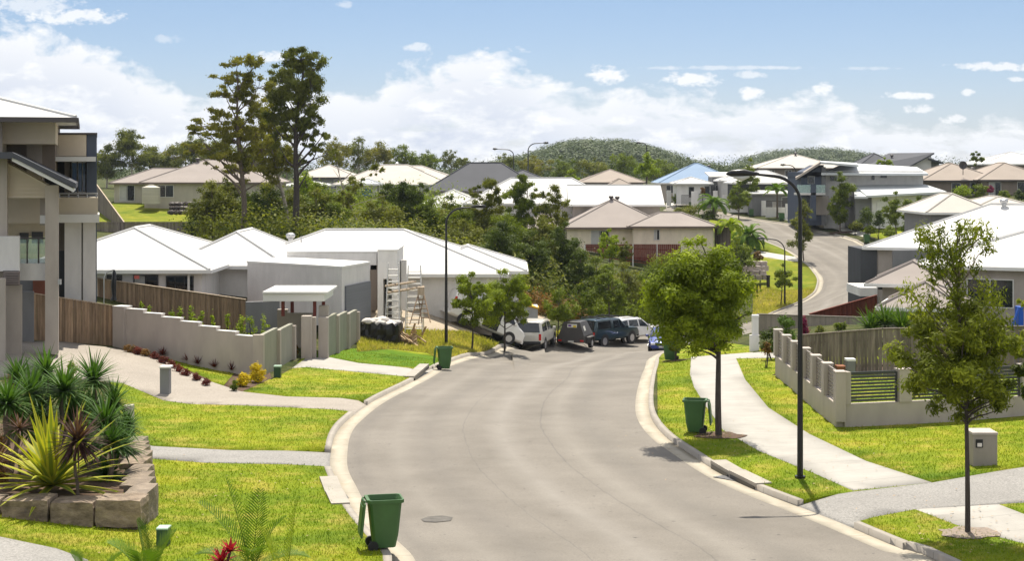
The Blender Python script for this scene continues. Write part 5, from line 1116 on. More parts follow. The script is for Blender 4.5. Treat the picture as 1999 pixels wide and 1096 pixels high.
# thickets: undergrowth and far woods
def thicket(name, label, pts, h, n, size, leaf, jit=.6, zb=None):
    pts = np.array(pts); cs = np.c_[pts[:, 0], pts[:, 1], (Tn(pts[:, 0], pts[:, 1]) if zb is None else zb)+h*rng.uniform(.2, .8, len(pts))]
    r = h*rng.uniform(.4, .9, len(pts)); V, Fc_, rv = leaves(cs, np.c_[r*1.2, r*1.2, r*.75], n, size, .5, shell=.4, jit=jit)
    o = arr_mesh(name, V, Fc_, LF[leaf], rv); return tag(o, label, 'undergrowth', kind='stuff')
def region_pts(poly, n, ymin=0):
    pl = [ray(*p, ymin) if len(p) == 2 else (p[1], p[2]) for p in poly]; a = np.array(pl); out = []
    while len(out) < n:
        q = a.min(0)+rng.random((n*3, 2))*(a.max(0)-a.min(0)); out += [tuple(p) for p in q[inpoly(q, pl)]]
    return out[:n]
gp = [('w',-22,108),('w',-5,104),('w',4,112),('w',9,122),('w',18,128),('w',17,134),('w',3,140),('w',0,152),('w',-10,150),('w',-29,146),('w',-24,118)]
thicket('undergrowth', 'dark green and olive undergrowth filling the gully between the gums', region_pts(gp, 520), 2.8, 56000, .26, 'olive')
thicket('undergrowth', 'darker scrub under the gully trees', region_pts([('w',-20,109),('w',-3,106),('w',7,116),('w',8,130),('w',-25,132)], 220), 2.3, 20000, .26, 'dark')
thicket('undergrowth', 'leafy scrub on the rise below the gazebo and the cream roofs', region_pts([('w',-27,146),('w',-8,146),('w',-7,176),('w',-14,184),('w',-30,180)], 260), 3.4, 26000, .3, 'mid')
thicket('undergrowth', 'fresh green scrub behind the parked row', region_pts([('w',5,112),('w',10,119),('w',16,126),('w',17,134),('w',6,128)], 120), 2.2, 16000, .24, 'mid')
thicket('hedge_scrub', 'rust-tipped low hedge above the parked cars', region_pts([('w',1,107),('w',5,109.5),('w',5.5,112),('w',1,109)], 20), 1.5, 3000, .2, 'rust')
thicket('undergrowth', 'weedy brown and green regrowth on the slope below the burgundy fence', region_pts([('w',8,124),('w',19,132),('w',18,144),('w',9,146)], 150), 1.0, 12000, .25, 'gum_y')
# far ridge of low bush beyond the houses and the two wooded hills
def hill(name, label, px0, px1, Y, prof, depth, n, size, leafm, clr):
    xs = np.linspace(px0, px1, 36); k = 12; V, Fs = [], []
    pr = np.interp(xs, [p[0] for p in prof], [p[1] for p in prof])
    for j in range(k):
        t = j/(k-1)*2-1; e = max(0, 1-t*t)**.6
        for x, pt in zip(xs, pr):
            yy_ = Y+t*depth; zt = ZW(pt, Y)-size*1.1; g = 8.5; V.append((XW(x, Y)*(1), yy_, g-2+(zt-g+2)*e))
    for j in range(k-1):
        for i in range(len(xs)-1): a = j*len(xs)+i; Fs.append((a, a+1, a+1+len(xs), a+len(xs)))
    o = arr_mesh(name, V, Fs, M('hill_floor', (.035, .045, .02), rough=.95), keep=True, smooth=True); o['kind'] = 'structure'
    V = np.array(V).reshape(k, len(xs), 3); cs = []
    for _ in range(clr):
        j = rng.random()*(k*.62); i = rng.random()*(len(xs)-1.01); j0, i0 = int(j), int(i); fj, fi = j-j0, i-i0
        p = V[j0, i0]*(1-fj)*(1-fi)+V[j0+1, i0]*fj*(1-fi)+V[j0, i0+1]*(1-fj)*fi+V[j0+1, i0+1]*fj*fi; cs.append(p+np.array([0, 0, size*.4]))
    r = size*rng.uniform(.5, 1.4, clr); Vv_, Fc_, rv = leaves(cs, np.c_[r, r, r*.8], n, size*.2, .6, shell=.12, up=.5, jit=.15, nr=.3)
    o = arr_mesh('wood', Vv_, Fc_, LF[leafm], rv); tag(o, label, 'wood', kind='stuff')
hill('hill', 'wooded round hill on the horizon, centre right', 960, 1400, 760, [(960,330),(990,312),(1040,300),(1075,288),(1110,277),(1180,273),(1240,280),(1290,298),(1330,314),(1360,324),(1400,332)], 90, 110000, 6.0, 'hill', 620)
hill('hill', 'lower wooded ridge on the horizon behind the pale beige roof', 1420, 1720, 1100, [(1420,328),(1450,312),(1500,300),(1545,292),(1600,290),(1660,296),(1700,304),(1720,312)], 90, 60000, 7.0, 'hill', 380)
pts_ = [(x, 420+rng.random()*60) for x in np.arange(-190, 230, .55)]
thicket('bushland', 'continuous low bush closing the horizon behind the houses', pts_, 7.0, 90000, .6, 'hill', jit=.1, zb=7.0)
# garden plants, left side -----------------------------------------------------
rb = empty('retaining_wall', P(180, 1050, 30.8), 'sandstone block retaining wall around the raised bed of spiky plants', 'wall')
def stone_mat():
    m, t, b = newmat('sandstone_block')
    c = ramp(t, posnoise(t, 2.5, 6, .7, (1, 1, 2.2)), [(.25, (.05, .042, .036)), (.42, (.15, .11, .075)), (.6, (.3, .23, .165)), (.8, (.43, .37, .3))])
    c = mixc(t, mth('MULTIPLY', att(t, 'rnd'), .5, tree=t), c, (.2, .17, .14)); t.links.new(c, b.inputs['Base Color']); b.inputs['Roughness'].default_value = .9; bump(t, b, posnoise(t, 7, 6, .7), .8, .05); return m
STONE = stone_mat()
def stone(x0, y0, z0, x1, y1, z1, root=rb):
    bm = bmesh.new(); bmesh.ops.create_cube(bm, size=1); bmesh.ops.subdivide_edges(bm, edges=bm.edges, cuts=3, use_grid_fill=True)
    for p in bm.verts:
        c = p.co; e = max(abs(c.x), abs(c.y), abs(c.z)); ln = c.length; k = .97-.1*max(0, ln-.6)
        p.co = Vector(((x0+x1)/2+c.x*(x1-x0)*k, (y0+y1)/2+c.y*(y1-y0)*k, (z0+z1)/2+c.z*(z1-z0)*k))+Vector([random.uniform(-.014, .014) for _ in range(3)])
    mb = MB(); mb.add([p.co for p in bm.verts], [tuple(q.index for q in f.verts) for f in bm.faces]); bm.free(); return mb.build('stone_block', STONE, root)
zt_ = ZW(977, 30.6)
for (a, b_) in ((-70,-2),(0,94),(96,182),(184,276)): stone(XW(a,30.6), 30.6, ZW(1032,30.6), XW(b_,30.6), 31.35, zt_-random.uniform(0, .05))
for (a, b_) in ((-60,20),(22,128),(130,226),(228,268)): stone(XW(a,30.7), 30.72, ZW(1070,30.6), XW(b_,30.7), 31.4, ZW(1034,30.6))
yq = 31.4; xe = XW(270, 30.6)
for k in range(9):
    L2 = random.uniform(1.0, 1.35); f = (yq-31.4)/11; stone(xe-.5-.1*random.random(), yq, ZW(1075,30.6)-.2, xe-.02, yq+L2+.02, zt_-.03-.62*f+random.uniform(-.03, .03)); yq += L2; xe -= .26*L2
mb = MB(); mb.add([(-13.5,31.2,zt_-1.5),(-8,31.2,zt_-1.5),(xe-.4,yq-.1,zt_-1.8),(-16,yq+1.5,zt_-1.5),(-13.5,31.2,zt_-.1),(-7.9,31.2,zt_-.1),(xe-.3,yq-.1,zt_-.72),(-16,yq+1.5,zt_-.2)], [(0,3,2,1),(4,5,6,7),(0,1,5,4),(1,2,6,5),(2,3,7,6),(3,0,4,7)]); so = mb.build('garden_soil', gm['garden_bed']); tag(so, kind='structure')
pm = MB(); pm.pb(241,257,793,872,42.5,.3); o = pm.build('end_pillar', W_BEIGE, rb)
BZ = zt_-.1
def Yp(px, py, Y): p = P(px, py, Y); return (p.x, p.y, p.z)
GY = 'spiky plants in the raised bed'
for i, (px, py, Y, L_, lab) in enumerate([(182,745,37,.75,'green spiky dragon tree with the highest head, right of the raised bed'),(125,765,35.5,.8,'green spiky dragon tree in the middle of the raised bed'),(60,770,35,.72,'green spiky dragon tree behind the variegated plant'),(205,830,34.5,.78,'green spiky dragon tree leaning over the sandstone wall'),(15,790,34,.7,'green spiky dragon tree at the left edge of the view'),(90,730,38.5,.7,'green spiky dragon tree at the back of the raised bed'),(35,740,38,.6,'small green spiky dragon tree near the left driveway'),(150,812,36.5,.75,'green spiky dragon tree behind the bronze one'),(215,868,33.6,.55,'low green spiky dragon tree drooping over the sandstone wall'),(70,835,35,.6,'green spiky dragon tree squeezed behind the variegated leaves'),(178,880,35.2,.6,'low green spiky dragon tree behind the bronze stem'),(222,790,37.5,.6,'outermost green spiky dragon tree over the side driveway')]):
    c = Yp(px, py, Y); spiky('dragon_tree', lab, [(c, L_*1.15), ((c[0]+random.uniform(-.5,.3), c[1]+.3, c[2]-random.uniform(.45,.8)), L_*.95)], LF['yucca'], (c[0], c[1], BZ), n=150, w=.024, droop=.26, trunk=.05, group=GY, lo=-.45)
c = Yp(102, 965, 32); spiky('variegated_agave', 'large plant with broad yellow-edged sword leaves in front of the dragon trees', [((c[0], c[1], BZ+.1), 1.85)], LF['varieg'], (c[0], c[1], BZ), n=58, w=.085, droop=.13, trunk=0, group=None, lo=-.08, hi=1.1, seg=6, varieg=True)
c = Yp(152, 862, 31.6); spiky('bronze_cordyline', 'bronze purple spiky cordyline on a thin stem near the wall corner', [(c, .74)], LF['bronze'], (c[0], c[1], BZ), n=170, w=.024, droop=.14, trunk=.03, lo=-.85)
c = Yp(-8, 905, 32.2); spiky('bronze_cordyline', 'bronze cordyline cut off by the left edge', [(c, .6)], LF['bronze'], (c[0], c[1], BZ), n=90, w=.017, droop=.12, trunk=.03, lo=-.6)
c = Yp(38, 838, 33); spiky('bronze_cordyline', 'small olive and bronze cordyline between the green heads', [(c, .42)], LF['bronze'], (c[0], c[1], BZ), n=60, w=.015, droop=.1, trunk=.03, lo=-.4)
for i, (px, pt_, pb_, hw, Y) in enumerate([(25,712,760,28,40),(80,700,745,30,42),(5,850,960,18,33.5),(140,700,750,24,41)]):
    shrub('garden_shrub', ['low orange-flowered shrub by the grey garage pillar','leafy shrub at the back of the raised bed','shrub at the left edge below the orange flowers','leafy shrub between the dragon trees and the driveway'][i], px, Y, pt_, pb_, hw, 'rust' if i in (0, 2) else 'mid', n=1500, size=.07, gz=BZ-.4)
# palms at the bottom of the picture
pl = palm('palm_tree', 'young palm with upright feathery fronds at the bottom, beside the red bromeliad', 470, 21, 1110, 0, 1.1) if False else None
def frontpalm(label, px, Y, pc, specs, ll, w, mat='palm'):
    x = XW(px, Y); g = T(x, Y)+UP; c = np.array([x, Y, ZW(pc, Y)]); root = empty('palm_tree', (x, Y, g), label, 'palm', 'small palms along the bottom edge'); Vs, Fs, Rs = [], [], []
    for (ax, ay, az_, L_, dr) in specs: frond(Vs, Fs, Rs, c, (ax, ay, az_), L_*1.06, dr, ll, 30, w*.85)
    mb = MB(); limb(mb, (x, Y, g-.1), tuple(c), .09, .05, 0, 8, 6, .01); mb.build('trunk', BARK, root); arr_mesh('fronds', np.array(Vs), np.array(Fs), LF[mat], np.array(Rs), root)
frontpalm('young palm with tall feathery fronds at the bottom edge, beside the red bromeliad', 492, 21.5, 1120, [(-.22,-.1,1,1.35,.15),(-.5,.1,1,1.2,.5),(.05,.2,1,1.1,.35),(.35,-.1,1,.95,.6),(-.9,0,.7,.8,.5),(.8,.2,.6,.8,.6),(.1,-.6,.8,.9,.6)], .33, .014)
frontpalm('small palm with fanned fronds at the bottom edge, in front of the sandstone wall', 290, 22, 1150, [(-.15,0,1,.95,.2),(.3,.1,1,.85,.5),(-.5,0,1,.85,.6),(.75,0,.9,.8,.9),(-.9,.1,.6,.7,.9),(0,-.5,1,.8,.5)], .4, .018)
frontpalm('slim palm frond tip at the bottom edge, left of the near green bin', 556, 20, 1160, [(.12,0,1,1.15,.1),(-.3,0,1,.9,.3),(.6,0,.8,.7,.5)], .26, .013, 'bright')
frontpalm('low palm whose frond tips just enter at the bottom left', 175, 21, 1170, [(.45,0,1,.75,.5),(-.3,0,1,.65,.4),(-.8,0,.7,.7,.6),(.9,0,.5,.7,.6)], .32, .015)
c = Yp(432, 1100, 21.2); spiky('red_bromeliad', 'crimson flowering plant at the bottom edge beside the feathery palm', [((c[0], c[1], c[2]), .3), ((c[0]+.12, c[1], c[2]+.15), .22)], LF['magenta'] if False else m_leaf('leaf_crimson', (.15, .005, .012), (.38, .01, .03), (.6, .03, .06), .25), (c[0], c[1], c[2]-.6), n=22, w=.022, droop=.1, trunk=.02, lo=.1)
# shrubs along the left driveway
GR1 = 'small round red shrubs edging the driveway'
for i, (x, y, _Y) in enumerate([(334,714,62.5),(349,722,61),(364,730,59.8),(383,739,58.3),(402,749,56.8),(318,706,64)]):
    Y = ray(x, y+7)[1]; shrub('red_shrub', ['third','fourth','fifth','sixth','last and nearest','second'][i]+' round dark red shrub of the row edging the left driveway', x, Y, y-11, y+9, 13, 'red', n=800, size=.06, group=GR1, clumps=5, cat='shrub')
for i, (x, y) in enumerate([(252,686),(268,690),(285,694),(301,699)]): shrub('red_shrub', ['russet shrub against the grey end pillar','russet shrub next to the end pillar one','larger russet shrub midway to the round ones','first round dark red shrub of the driveway row'][i], x, ray(x, y+5)[1], y-13, y+6, 13, 'red' if i % 2 else 'rust', n=800, size=.06, group=GR1, clumps=5)
for i, (x, y) in enumerate([(318,703),(365,711),(386,712),(419,722),(453,729)]):
    Y = 64.4-i*.45; g = T(XW(x, Y), Y)+UP; h = ZW(y-14, Y)
    spiky('red_cordyline', ['spiky red cordyline','small dull cordyline','spiky crimson cordyline','bushiest red cordyline','last red cordyline'][i]+' along the foot of the stepped wall, '+['highest up','second from the top','third from the top','fourth from the top','nearest the yellow shrub'][i], [((XW(x, Y), Y, g+.12), .42)], LF['red'], (XW(x, Y), Y, g), n=34, w=.022, droop=.05, trunk=0, lo=.2, group='red cordylines at the stepped wall')
def yshrub(lab, px, Y, pt_, pb_, hw, n): return shrub('yellow_shrub', lab, px, Y, pt_, pb_, hw, 'yellow', n=n, size=.1, group='yellow shrubs', clumps=10)
yshrub('tall bright yellow-leaved shrub against the wall end', 500, 60, 708, 752, 20, 1500); yshrub('low bright yellow-leaved shrub in front of the tall one', 474, 58.5, 726, 762, 18, 1200)
shrub('garden_shrub', 'small green shrub at the edge of the driveway before the yellow ones', 456, 57, 740, 768, 11, 'mid', n=600, size=.07)
GV = 'green shrubs behind the stepped wall'
for i, (x, y, h, w_) in enumerate([(275,598,14,9),(291,604,12,9),(352,608,17,13),(372,606,18,14),(393,618,14,9),(415,620,15,9),(444,624,18,12),(470,632,20,18),(492,628,20,18),(514,628,22,14),(335,612,12,9)]):
    Y = 71-i*.25; z = ZW(y+h*.6, Y); labs = ['leftmost','second from the left','tall bushy fourth','tall bushy fifth','small sixth','small seventh','upright eighth','broad ninth','broad tenth','rightmost','low third']
    shrub('green_shrub', labs[i]+' green shrub between the stepped wall and the timber fence', x, Y, y-h*.7, y+h*.9, w_, 'bright', n=520, size=.11, group=GV, gz=min(T(XW(x, Y), Y)+UP, z))
shrub('entry_plant', 'tuft of brownish grass at the foot of the entry wall', 578, 69.5, 672, 694, 8, 'rust', n=300, size=.09)
# right side plants
shrub('dark_bush', 'dark rounded bush behind the near end of the slatted wall', 1510, 66, 640, 688, 28, 'dark', n=2600, size=.13); shrub('dark_bush', 'green leafy bush left of the magenta shrub', 1536, 70, 618, 672, 22, 'palm', n=2000, size=.15)
shrub('magenta_shrub', 'magenta-leaved shrub right of the near lamp post', 1570, 72, 615, 660, 13, 'magenta', n=900, size=.12)
shrub('low_bush', 'rust and green low plant at the foot of the white post', 1496, 62, 668, 692, 12, 'rust', n=500, size=.1)
for i, (x, y, Y) in enumerate([(1728,622,70),(1760,628,69),(1700,632,70)]):
    g = T(XW(x, Y), Y); spiky('strap_leaf_clump', ['tallest','right-hand','left-hand'][i]+' clump of arching green strap leaves above the grey fence', [((XW(x, Y), Y, ZW(y+14, Y)), 1.25), ((XW(x+10, Y), Y+.4, ZW(y+16, Y)), 1.1)], LF['palm'], (XW(x, Y), Y, g), n=70, w=.045, droop=.25, trunk=.05, lo=.15, group='strap-leaved clumps')
for i, (x, y, Y, hw, lf) in enumerate([(1640,640,76,14,'mid'),(1600,645,76,12,'olive')]): shrub('low_bush', ['low weedy bush before the ribbed steel fence','smaller weedy bush before the ribbed steel fence'][i], x, Y, y-10, y+10, hw, lf, n=500, size=.12)
GH = 'garden shrubs across the far road'
for i, (px, Y, pt_, pb_, hw, lf, lab) in enumerate([(1692,178,402,440,22,'dark','tall dark hedge beside the conical street tree'),(1715,176,410,442,16,'dark','dark hedge left of the rounded garden trees'),(1670,182,432,448,18,'olive','flowering low hedge at the foot of the dark hedge'),(1700,177,440,456,22,'mid','clipped low hedge along the far lawn'),(1735,174,440,462,20,'mid','green shrub at the end of the clipped hedge'),
  (1775,170,428,455,24,'mid','green shrub below the rounded garden trees'),(1880,190,360,384,24,'bright','yellow-green shrub under the satellite dish'),(1915,189,358,386,16,'mid','dark green shrub beside the tan house window'),(1934,188,362,376,7,'magenta','red-flowered shrub at the tan house'),(1960,188,372,390,14,'mid','shrub before the tan house porch'),(1990,188,370,390,12,'dark','shrub at the right end of the tan house'),
  (1320,234,378,398,9,'mid','small shrub between the far white pillars'),(1372,226,366,380,5,'rust','little russet shrub over the far white pillar'),(1350,212,398,420,26,'olive','mixed shrubs on the bank below the blue-roofed house'),(1385,205,410,436,30,'mid','thick shrubs where the far road disappears'),(1325,205,405,420,20,'olive','low shrubs right of the white roof corner'),(1480,160,490,508,12,'rust','yellowing plant on top of the rock wall'),(1452,164,488,512,16,'mid','green shrub on top of the rock wall'),
  (1408,160,452,480,14,'dark','dark shrub against the grey board fence'),(1432,150,520,552,16,'mid','leafy shrub beside the round street tree and rock wall')]):
    shrub('garden_shrub', lab, px, Y, pt_, pb_, hw, lf, n=900, size=.26, group=GH)
# ---------------------------------------------------------------- bins, lamps, vehicles and small things
BGREEN = M('bin_green_plastic', (.042, .11, .03), rough=.5, var=.12, scale=3); BLID = M('bin_lid_green', (.048, .12, .034), rough=.48, var=.08); RUB = M('black_rubber', (.015, .015, .015), rough=.7); BLK = M('black_paint', (.012, .012, .013), rough=.35, var=.05)
BIN_IN = M('bin_inside', (.02, .045, .018), rough=.8)
def make_bin():
    r = empty('wheelie_bin', (0, 0, 0)); mb = MB()   # local: front +x, back -x (wheels, lid hinge)
    def ring(z, x0, x1, w, inset=0): 
        c = .05; x0 += inset; x1 -= inset; w -= inset
        return [(x0+c,-w,z),(x1-c,-w,z),(x1,-w+c,z),(x1,w-c,z),(x1-c,w,z),(x0+c,w,z),(x0,w-c,z),(x0,-w+c,z)]
    rs = [ring(.06,-.22,.2,.2), ring(.3,-.25,.25,.225), ring(.92,-.31,.31,.27), ring(.925,-.34,.35,.3), ring(.99,-.34,.35,.3), ring(.99,-.34,.35,.3,.03), ring(.9,-.31,.31,.27,.03), ring(.15,-.22,.2,.2,.03)]
    vs = [p for q in rs for p in q]; fs = [tuple(range(7, -1, -1))]+[(k*8+i, k*8+(i+1) % 8, (k+1)*8+(i+1) % 8, (k+1)*8+i) for k in range(len(rs)-1) for i in range(8)]+[tuple(range(56, 64))]
    mb.add(vs, fs); mb.obox((-.33, 0, .97), (.06, .5, .05)); mb.build('body', BGREEN, r, local=True)
    for s in (-1, 1):
        w = MB(); w.cyl((-.24, s*.24-.03, .1), .1, .06, 16, 'y'); w.smooth = True; wo_ = w.build('wheel', RUB, r, local=True)
    a = MB(); a.cyl((-.24, -.22, .1), .015, .44, 8, 'y'); a.build('axle', BLK, r, local=True)
    h = MB(); h.tube([(-.36, -.2, .95), (-.4, -.18, .96), (-.4, .18, .96), (-.36, .2, .95)], .016, 6); h.build('handle', BGREEN, r, local=True)
    l = MB(); l.obox((-.43, 0, .6), (.035, .56, .66), 0, R(6)); l.obox((-.455, 0, .6), (.02, .44, .54), 0, R(6)); l.build('lid', BLID, r, local=True, bevel=.012)
    return r
proto = None
GBN = 'green wheelie bins at the kerb'
for i, (px, py, Y, az, s, lab) in enumerate([(750,1092,29.6,12,1.0,'emptied green wheelie bin nearest the camera, lid hanging open on the left'),(868,722,69.8,8,1.05,'green wheelie bin in the gutter by the left lamp post, lid hanging open'),(1357,853,44.9,168,1.0,'green wheelie bin with lid hanging open beside the round street tree'),
   (1309,702,71.5,250,1.12,'green wheelie bin behind the round street tree, near the blue car'),(1467,419,211,80,1.1,'far teal-green bin under the two tall street trees'),(1525,434,203,100,1.1,'far green bin beside the white wall at the far driveway'),(1691,476,174,90,1.1,'far green bin just above the white roof corner'),(1349,407,228,90,1.1,'farthest green bin, below the blue-roofed house')]):
    if proto is None: b = proto = make_bin()
    else: b = copy_tree(proto)
    x, y = (XW(px, Y), Y); b.location = (x, y, T(x, y)+(UP if i != 1 else .01)); b.rotation_euler[2] = R(az); b.scale = (s, s, s); tag(b, lab, 'bin', GBN)
# street lamps
POLE = M('lamp_black', (.012, .012, .014), rough=.35, var=.1); LENS = M('lamp_lens', (.5, .5, .48), rough=.15)
def lamp(px, Y, ptop, pxh, label, r=.085, pbase=None, group='street lamps'):
    x = XW(px, Y); g = T(x, Y)+UP; zt = ZW(ptop, Y); dx = (pxh-px)*Y/F; sg = 1 if dx > 0 else -1; L_ = abs(dx)
    root = empty('street_lamp', (x, Y, g), label, 'street lamp', group); mb = MB(); rr = min(1.15, L_*.62)
    pts = [(x, Y, g-.1), (x, Y, g+1.2), (x, Y, (g+zt)/2), (x, Y, zt-rr)]; rad = [r, r*.95, r*.8, r*.62]
    for k in range(1, 9): a = k/8*math.pi/2*.93; pts.append((x+sg*rr*(1-math.cos(a)), Y, zt-rr+rr*math.sin(a)*.93)); rad.append(r*.55)
    e = Vector(pts[-1]); end = Vector((x+dx, Y, zt)); pts += [tuple(e.lerp(end, .5)), tuple(end)]; rad += [r*.45, r*.4]
    mb.tube(pts, rad, 12); mb.smooth = True; mb.build('pole', POLE, root)
    c = MB(); c.cyl((x, Y, g-.05), r*1.7, .12, 16); c.build('base_collar', POLE, root)
    h = MB(); h.tube([end-Vector((sg*.12,0,0)), end+Vector((sg*.05,0,.01)), end+Vector((sg*.25,0,.03)), end+Vector((sg*.55,0,.02)), end+Vector((sg*.68,0,0))], [r*.5, r*.8, r*1.25, r*1.1, r*.3], 12); h.smooth = True; ho = h.build('lamp_head', POLE, root)
    l = MB(); l.tube([end+Vector((sg*.12,0,-.05)), end+Vector((sg*.3,0,-.1)), end+Vector((sg*.5,0,-.07))], [r*.5, r*.95, r*.4], 12); l.smooth = True; l.build('lens', LENS, root)
lamp(1562, 37.5, 340, 1472, 'tall black street lamp beside the near footpath, arm bent left', .075)
lamp(871, 83, 404, 925, 'tall thin black street lamp beside the left bin, arm bent right', .09)
lamp(1532, 139, 466, 1492, 'black street lamp on the grass bank of the far bend', .09)
lamp(1031, 225, 279, 1062, 'distant street lamp against the wooded hill, arm to the right', .13)
lamp(1003, 245, 291, 970, 'distant street lamp left of the hill, arm to the left', .13)
lamp(1262, 250, 279, 1250, 'distant street lamp above the yellow-green upright tree', .13)
lamp(1553, 206, 322, 1533, 'distant street lamp in front of the two-storey grey house', .11)
# vehicles
def paint(n, c, metal=.3): 
    if 'paint_'+n in MATS: return MATS['paint_'+n]
    m, t, b = newmat('paint_'+n); t.links.new(ramp(t, posnoise(t, 1.5, 4, obj=True), [(.3, sc3(c, .88)), (.7, sc3(c, 1.08))]), b.inputs['Base Color']); b.inputs['Metallic'].default_value = metal; b.inputs['Roughness'].default_value = .32; b.inputs['Coat Weight'].default_value = .5; b.inputs['Coat Roughness'].default_value = .08
    MATS['paint_'+n] = m; return m
RED = M('tail_light_red', (.45, .012, .01), rough=.2, var=.1); HEADL = M('headlight', (.65, .66, .68), rough=.1); RIM = M('alloy_rim', (.5, .5, .52), rough=.3, metal=.7); PLATE = M('number_plate', (.55, .55, .5)); BUMP = M('bumper_black', (.02, .02, .022), rough=.6); CHR = M('chrome_bumper', (.6, .6, .6), rough=.15, metal=1)
CGL = m_glass('car_glass', (.015, .02, .026))
def vehicle(name, label, cat, x, y, az, st, body, wheels, r=.36, glass_x=(), screens=(), tail=None, head=None, pitch=0, roofrack=False, lower=None, bumper=BUMP, z=None, tailz=(.75, 1.05), plate_z=.7, rear_glass=None, group='parked vehicles'):
    g = (T(x, y)+.01) if z is None else z
    root = empty(name, (x, y, g), label, cat, group); root.rotation_euler = (0, pitch, az)
    def ring(s):
        X, w, z0, zb, wr, zr = s
        return [(X,-w*.86,z0),(X,-w,z0+.12),(X,-w,(z0+zb)/2+.05),(X,-w*.965,zb),(X,-wr,zr-.04),(X,-wr*.8,zr),(X,wr*.8,zr),(X,wr,zr-.04),(X,w*.965,zb),(X,w,(z0+zb)/2+.05),(X,w,z0+.12),(X,w*.86,z0)]
    n = 12; vs = [p for s in st for p in ring(s)]
    fs = [tuple(range(n-1, -1, -1))]+[(k*n+i, k*n+(i+1) % n, (k+1)*n+(i+1) % n, (k+1)*n+i) for k in range(len(st)-1) for i in range(n)]+[tuple(range((len(st)-1)*n, len(st)*n))]
    mb = MB(); mb.add(vs, fs); mb.smooth = True; mb.build('body', body, root, local=True, bevel=.03)
    def at(X):
        for a, b in zip(st[:-1], st[1:]):
            if a[0] <= X <= b[0]: t = (X-a[0])/(b[0]-a[0]+1e-9); return [p+(q-p)*t for p, q in zip(a, b)]
        return list(st[-1])
    def sp(X, t, s, o=.012): a = at(X); w = a[1]*.965+(a[4]-a[1]*.965)*t; zz = a[3]+(a[5]-.04-a[3])*t; return (X, s*(w+o), zz)
    for (xa, xb, xc, xd) in glass_x:      # bottom-rear, bottom-front, top-front, top-rear
        for s in (-1, 1):
            m = MB(); q = [sp(xa, .12, s), sp(xb, .12, s), sp(xc, .86, s), sp(xd, .86, s)]; m.add(q+[(a, b-s*.03, c) for a, b, c in q], [(0,1,2,3),(7,6,5,4),(0,4,5,1),(1,5,6,2),(2,6,7,3),(3,7,4,0)]); m.build('side_window', CGL, root, local=True)
    for (xa, xb, sgn) in screens:   # bottom x, top x
        a, b = at(xa), at(xb); za = a[3]+.04 if abs(xa-xb) > .05 else a[3]+.05
        q = [(xa+sgn*.015, -a[1]*.84, a[5]+.01 if a[5] < a[3]+.12 else za), (xa+sgn*.015, a[1]*.84, a[5]+.01 if a[5] < a[3]+.12 else za), (xb+sgn*.02, b[4]*.86, b[5]-.06), (xb+sgn*.02, -b[4]*.86, b[5]-.06)]
        nx = sgn*.02; m = MB(); m.add([(p[0]+nx, p[1], p[2]+.015) for p in q]+[(p[0]-nx, p[1], p[2]-.02) for p in q], [(0,1,2,3),(7,6,5,4),(0,4,5,1),(1,5,6,2),(2,6,7,3),(3,7,4,0)]); m.build('windscreen' if sgn > 0 else 'rear_window', CGL, root, local=True)
    W_ = max(s[1] for s in st)
    for X in wheels:
        for s in (-1, 1):
            a = MB(); a.cyl((X, s*(W_-.05)-.0, r+.02), r*1.17, .055*s, 20, 'y'); a.build('wheel_arch', BUMP, root, local=True)
            e = empty('wheel', (X, s*(W_-.12), r)); e.parent = root
            t = MB(); t.cyl((0, -.12, 0), r, .24, 22, 'y'); t.smooth = True; t.build('tyre', RUB, e, local=True)
            t = MB(); t.cyl((0, s*.1, 0), r*.62, s*.035, 14, 'y'); t.cyl((0, s*.13, 0), r*.16, s*.02, 8, 'y')
            t.build('rim', RIM, e, local=True)
    x0, x1 = st[0][0], st[-1][0]; w0 = st[0][1]
    if tail is not None:
        for s in (-1, 1): m = MB(); m.obox((x0+.02+.03, s*(w0-.09), (tailz[0]+tailz[1])/2), (.12, .17, tailz[1]-tailz[0])); m.build('tail_light', RED, root, local=True, bevel=.02)
    if head is not None:
        for s in (-1, 1): m = MB(); m.obox((x1-.06, s*(st[-1][1]-.15), head), (.16, .3, .14)); m.build('headlight', HEADL, root, local=True, bevel=.03)
        m = MB(); m.obox((x1-.0, 0, head-.02), (.06, .8, .12)); m.build('grille', BUMP, root, local=True)
    m = MB(); m.obox((x0-.02, 0, st[0][2]+.05), (.16, w0*1.9, .17)); m.build('rear_bumper', bumper, root, local=True, bevel=.03)
    m = MB(); m.obox((x1+.0, 0, st[-1][2]+.02), (.14, st[-1][1]*1.9, .18)); m.build('front_bumper', bumper if bumper is not CHR else BUMP, root, local=True, bevel=.03)
    for X in ((x0-.015, plate_z), (x1+.08, st[-1][2]+.05)): m = MB(); m.obox((X[0]-(.0 if X[0] > 0 else .08 if X[1] < st[0][2]+.15 else 0), 0, X[1]), (.02, .37, .11)); m.build('number_plate', PLATE, root, local=True)
    cx = [g_ for g_ in glass_x]; 
    if cx:
        fx = max(max(g_[1], g_[2]) for g_ in cx)
        for s in (-1, 1): m = MB(); a = at(fx-.1); m.obox((fx-.12, s*(a[1]+.1), a[3]+.1), (.1, .18, .14)); m.build('wing_mirror', body if body else BUMP, root, local=True, bevel=.02)
    if roofrack:
        for s in (-1, 1): m = MB(); a = at(roofrack[0]); m.tube([(roofrack[0], s*a[4]*.82, a[5]+.02), (roofrack[0]+.1, s*a[4]*.82, a[5]+.07), (roofrack[1]-.1, s*a[4]*.82, a[5]+.07), (roofrack[1], s*a[4]*.82, a[5]+.02)], .02, 6); m.build('roof_rail', BUMP, root, local=True)
    return root
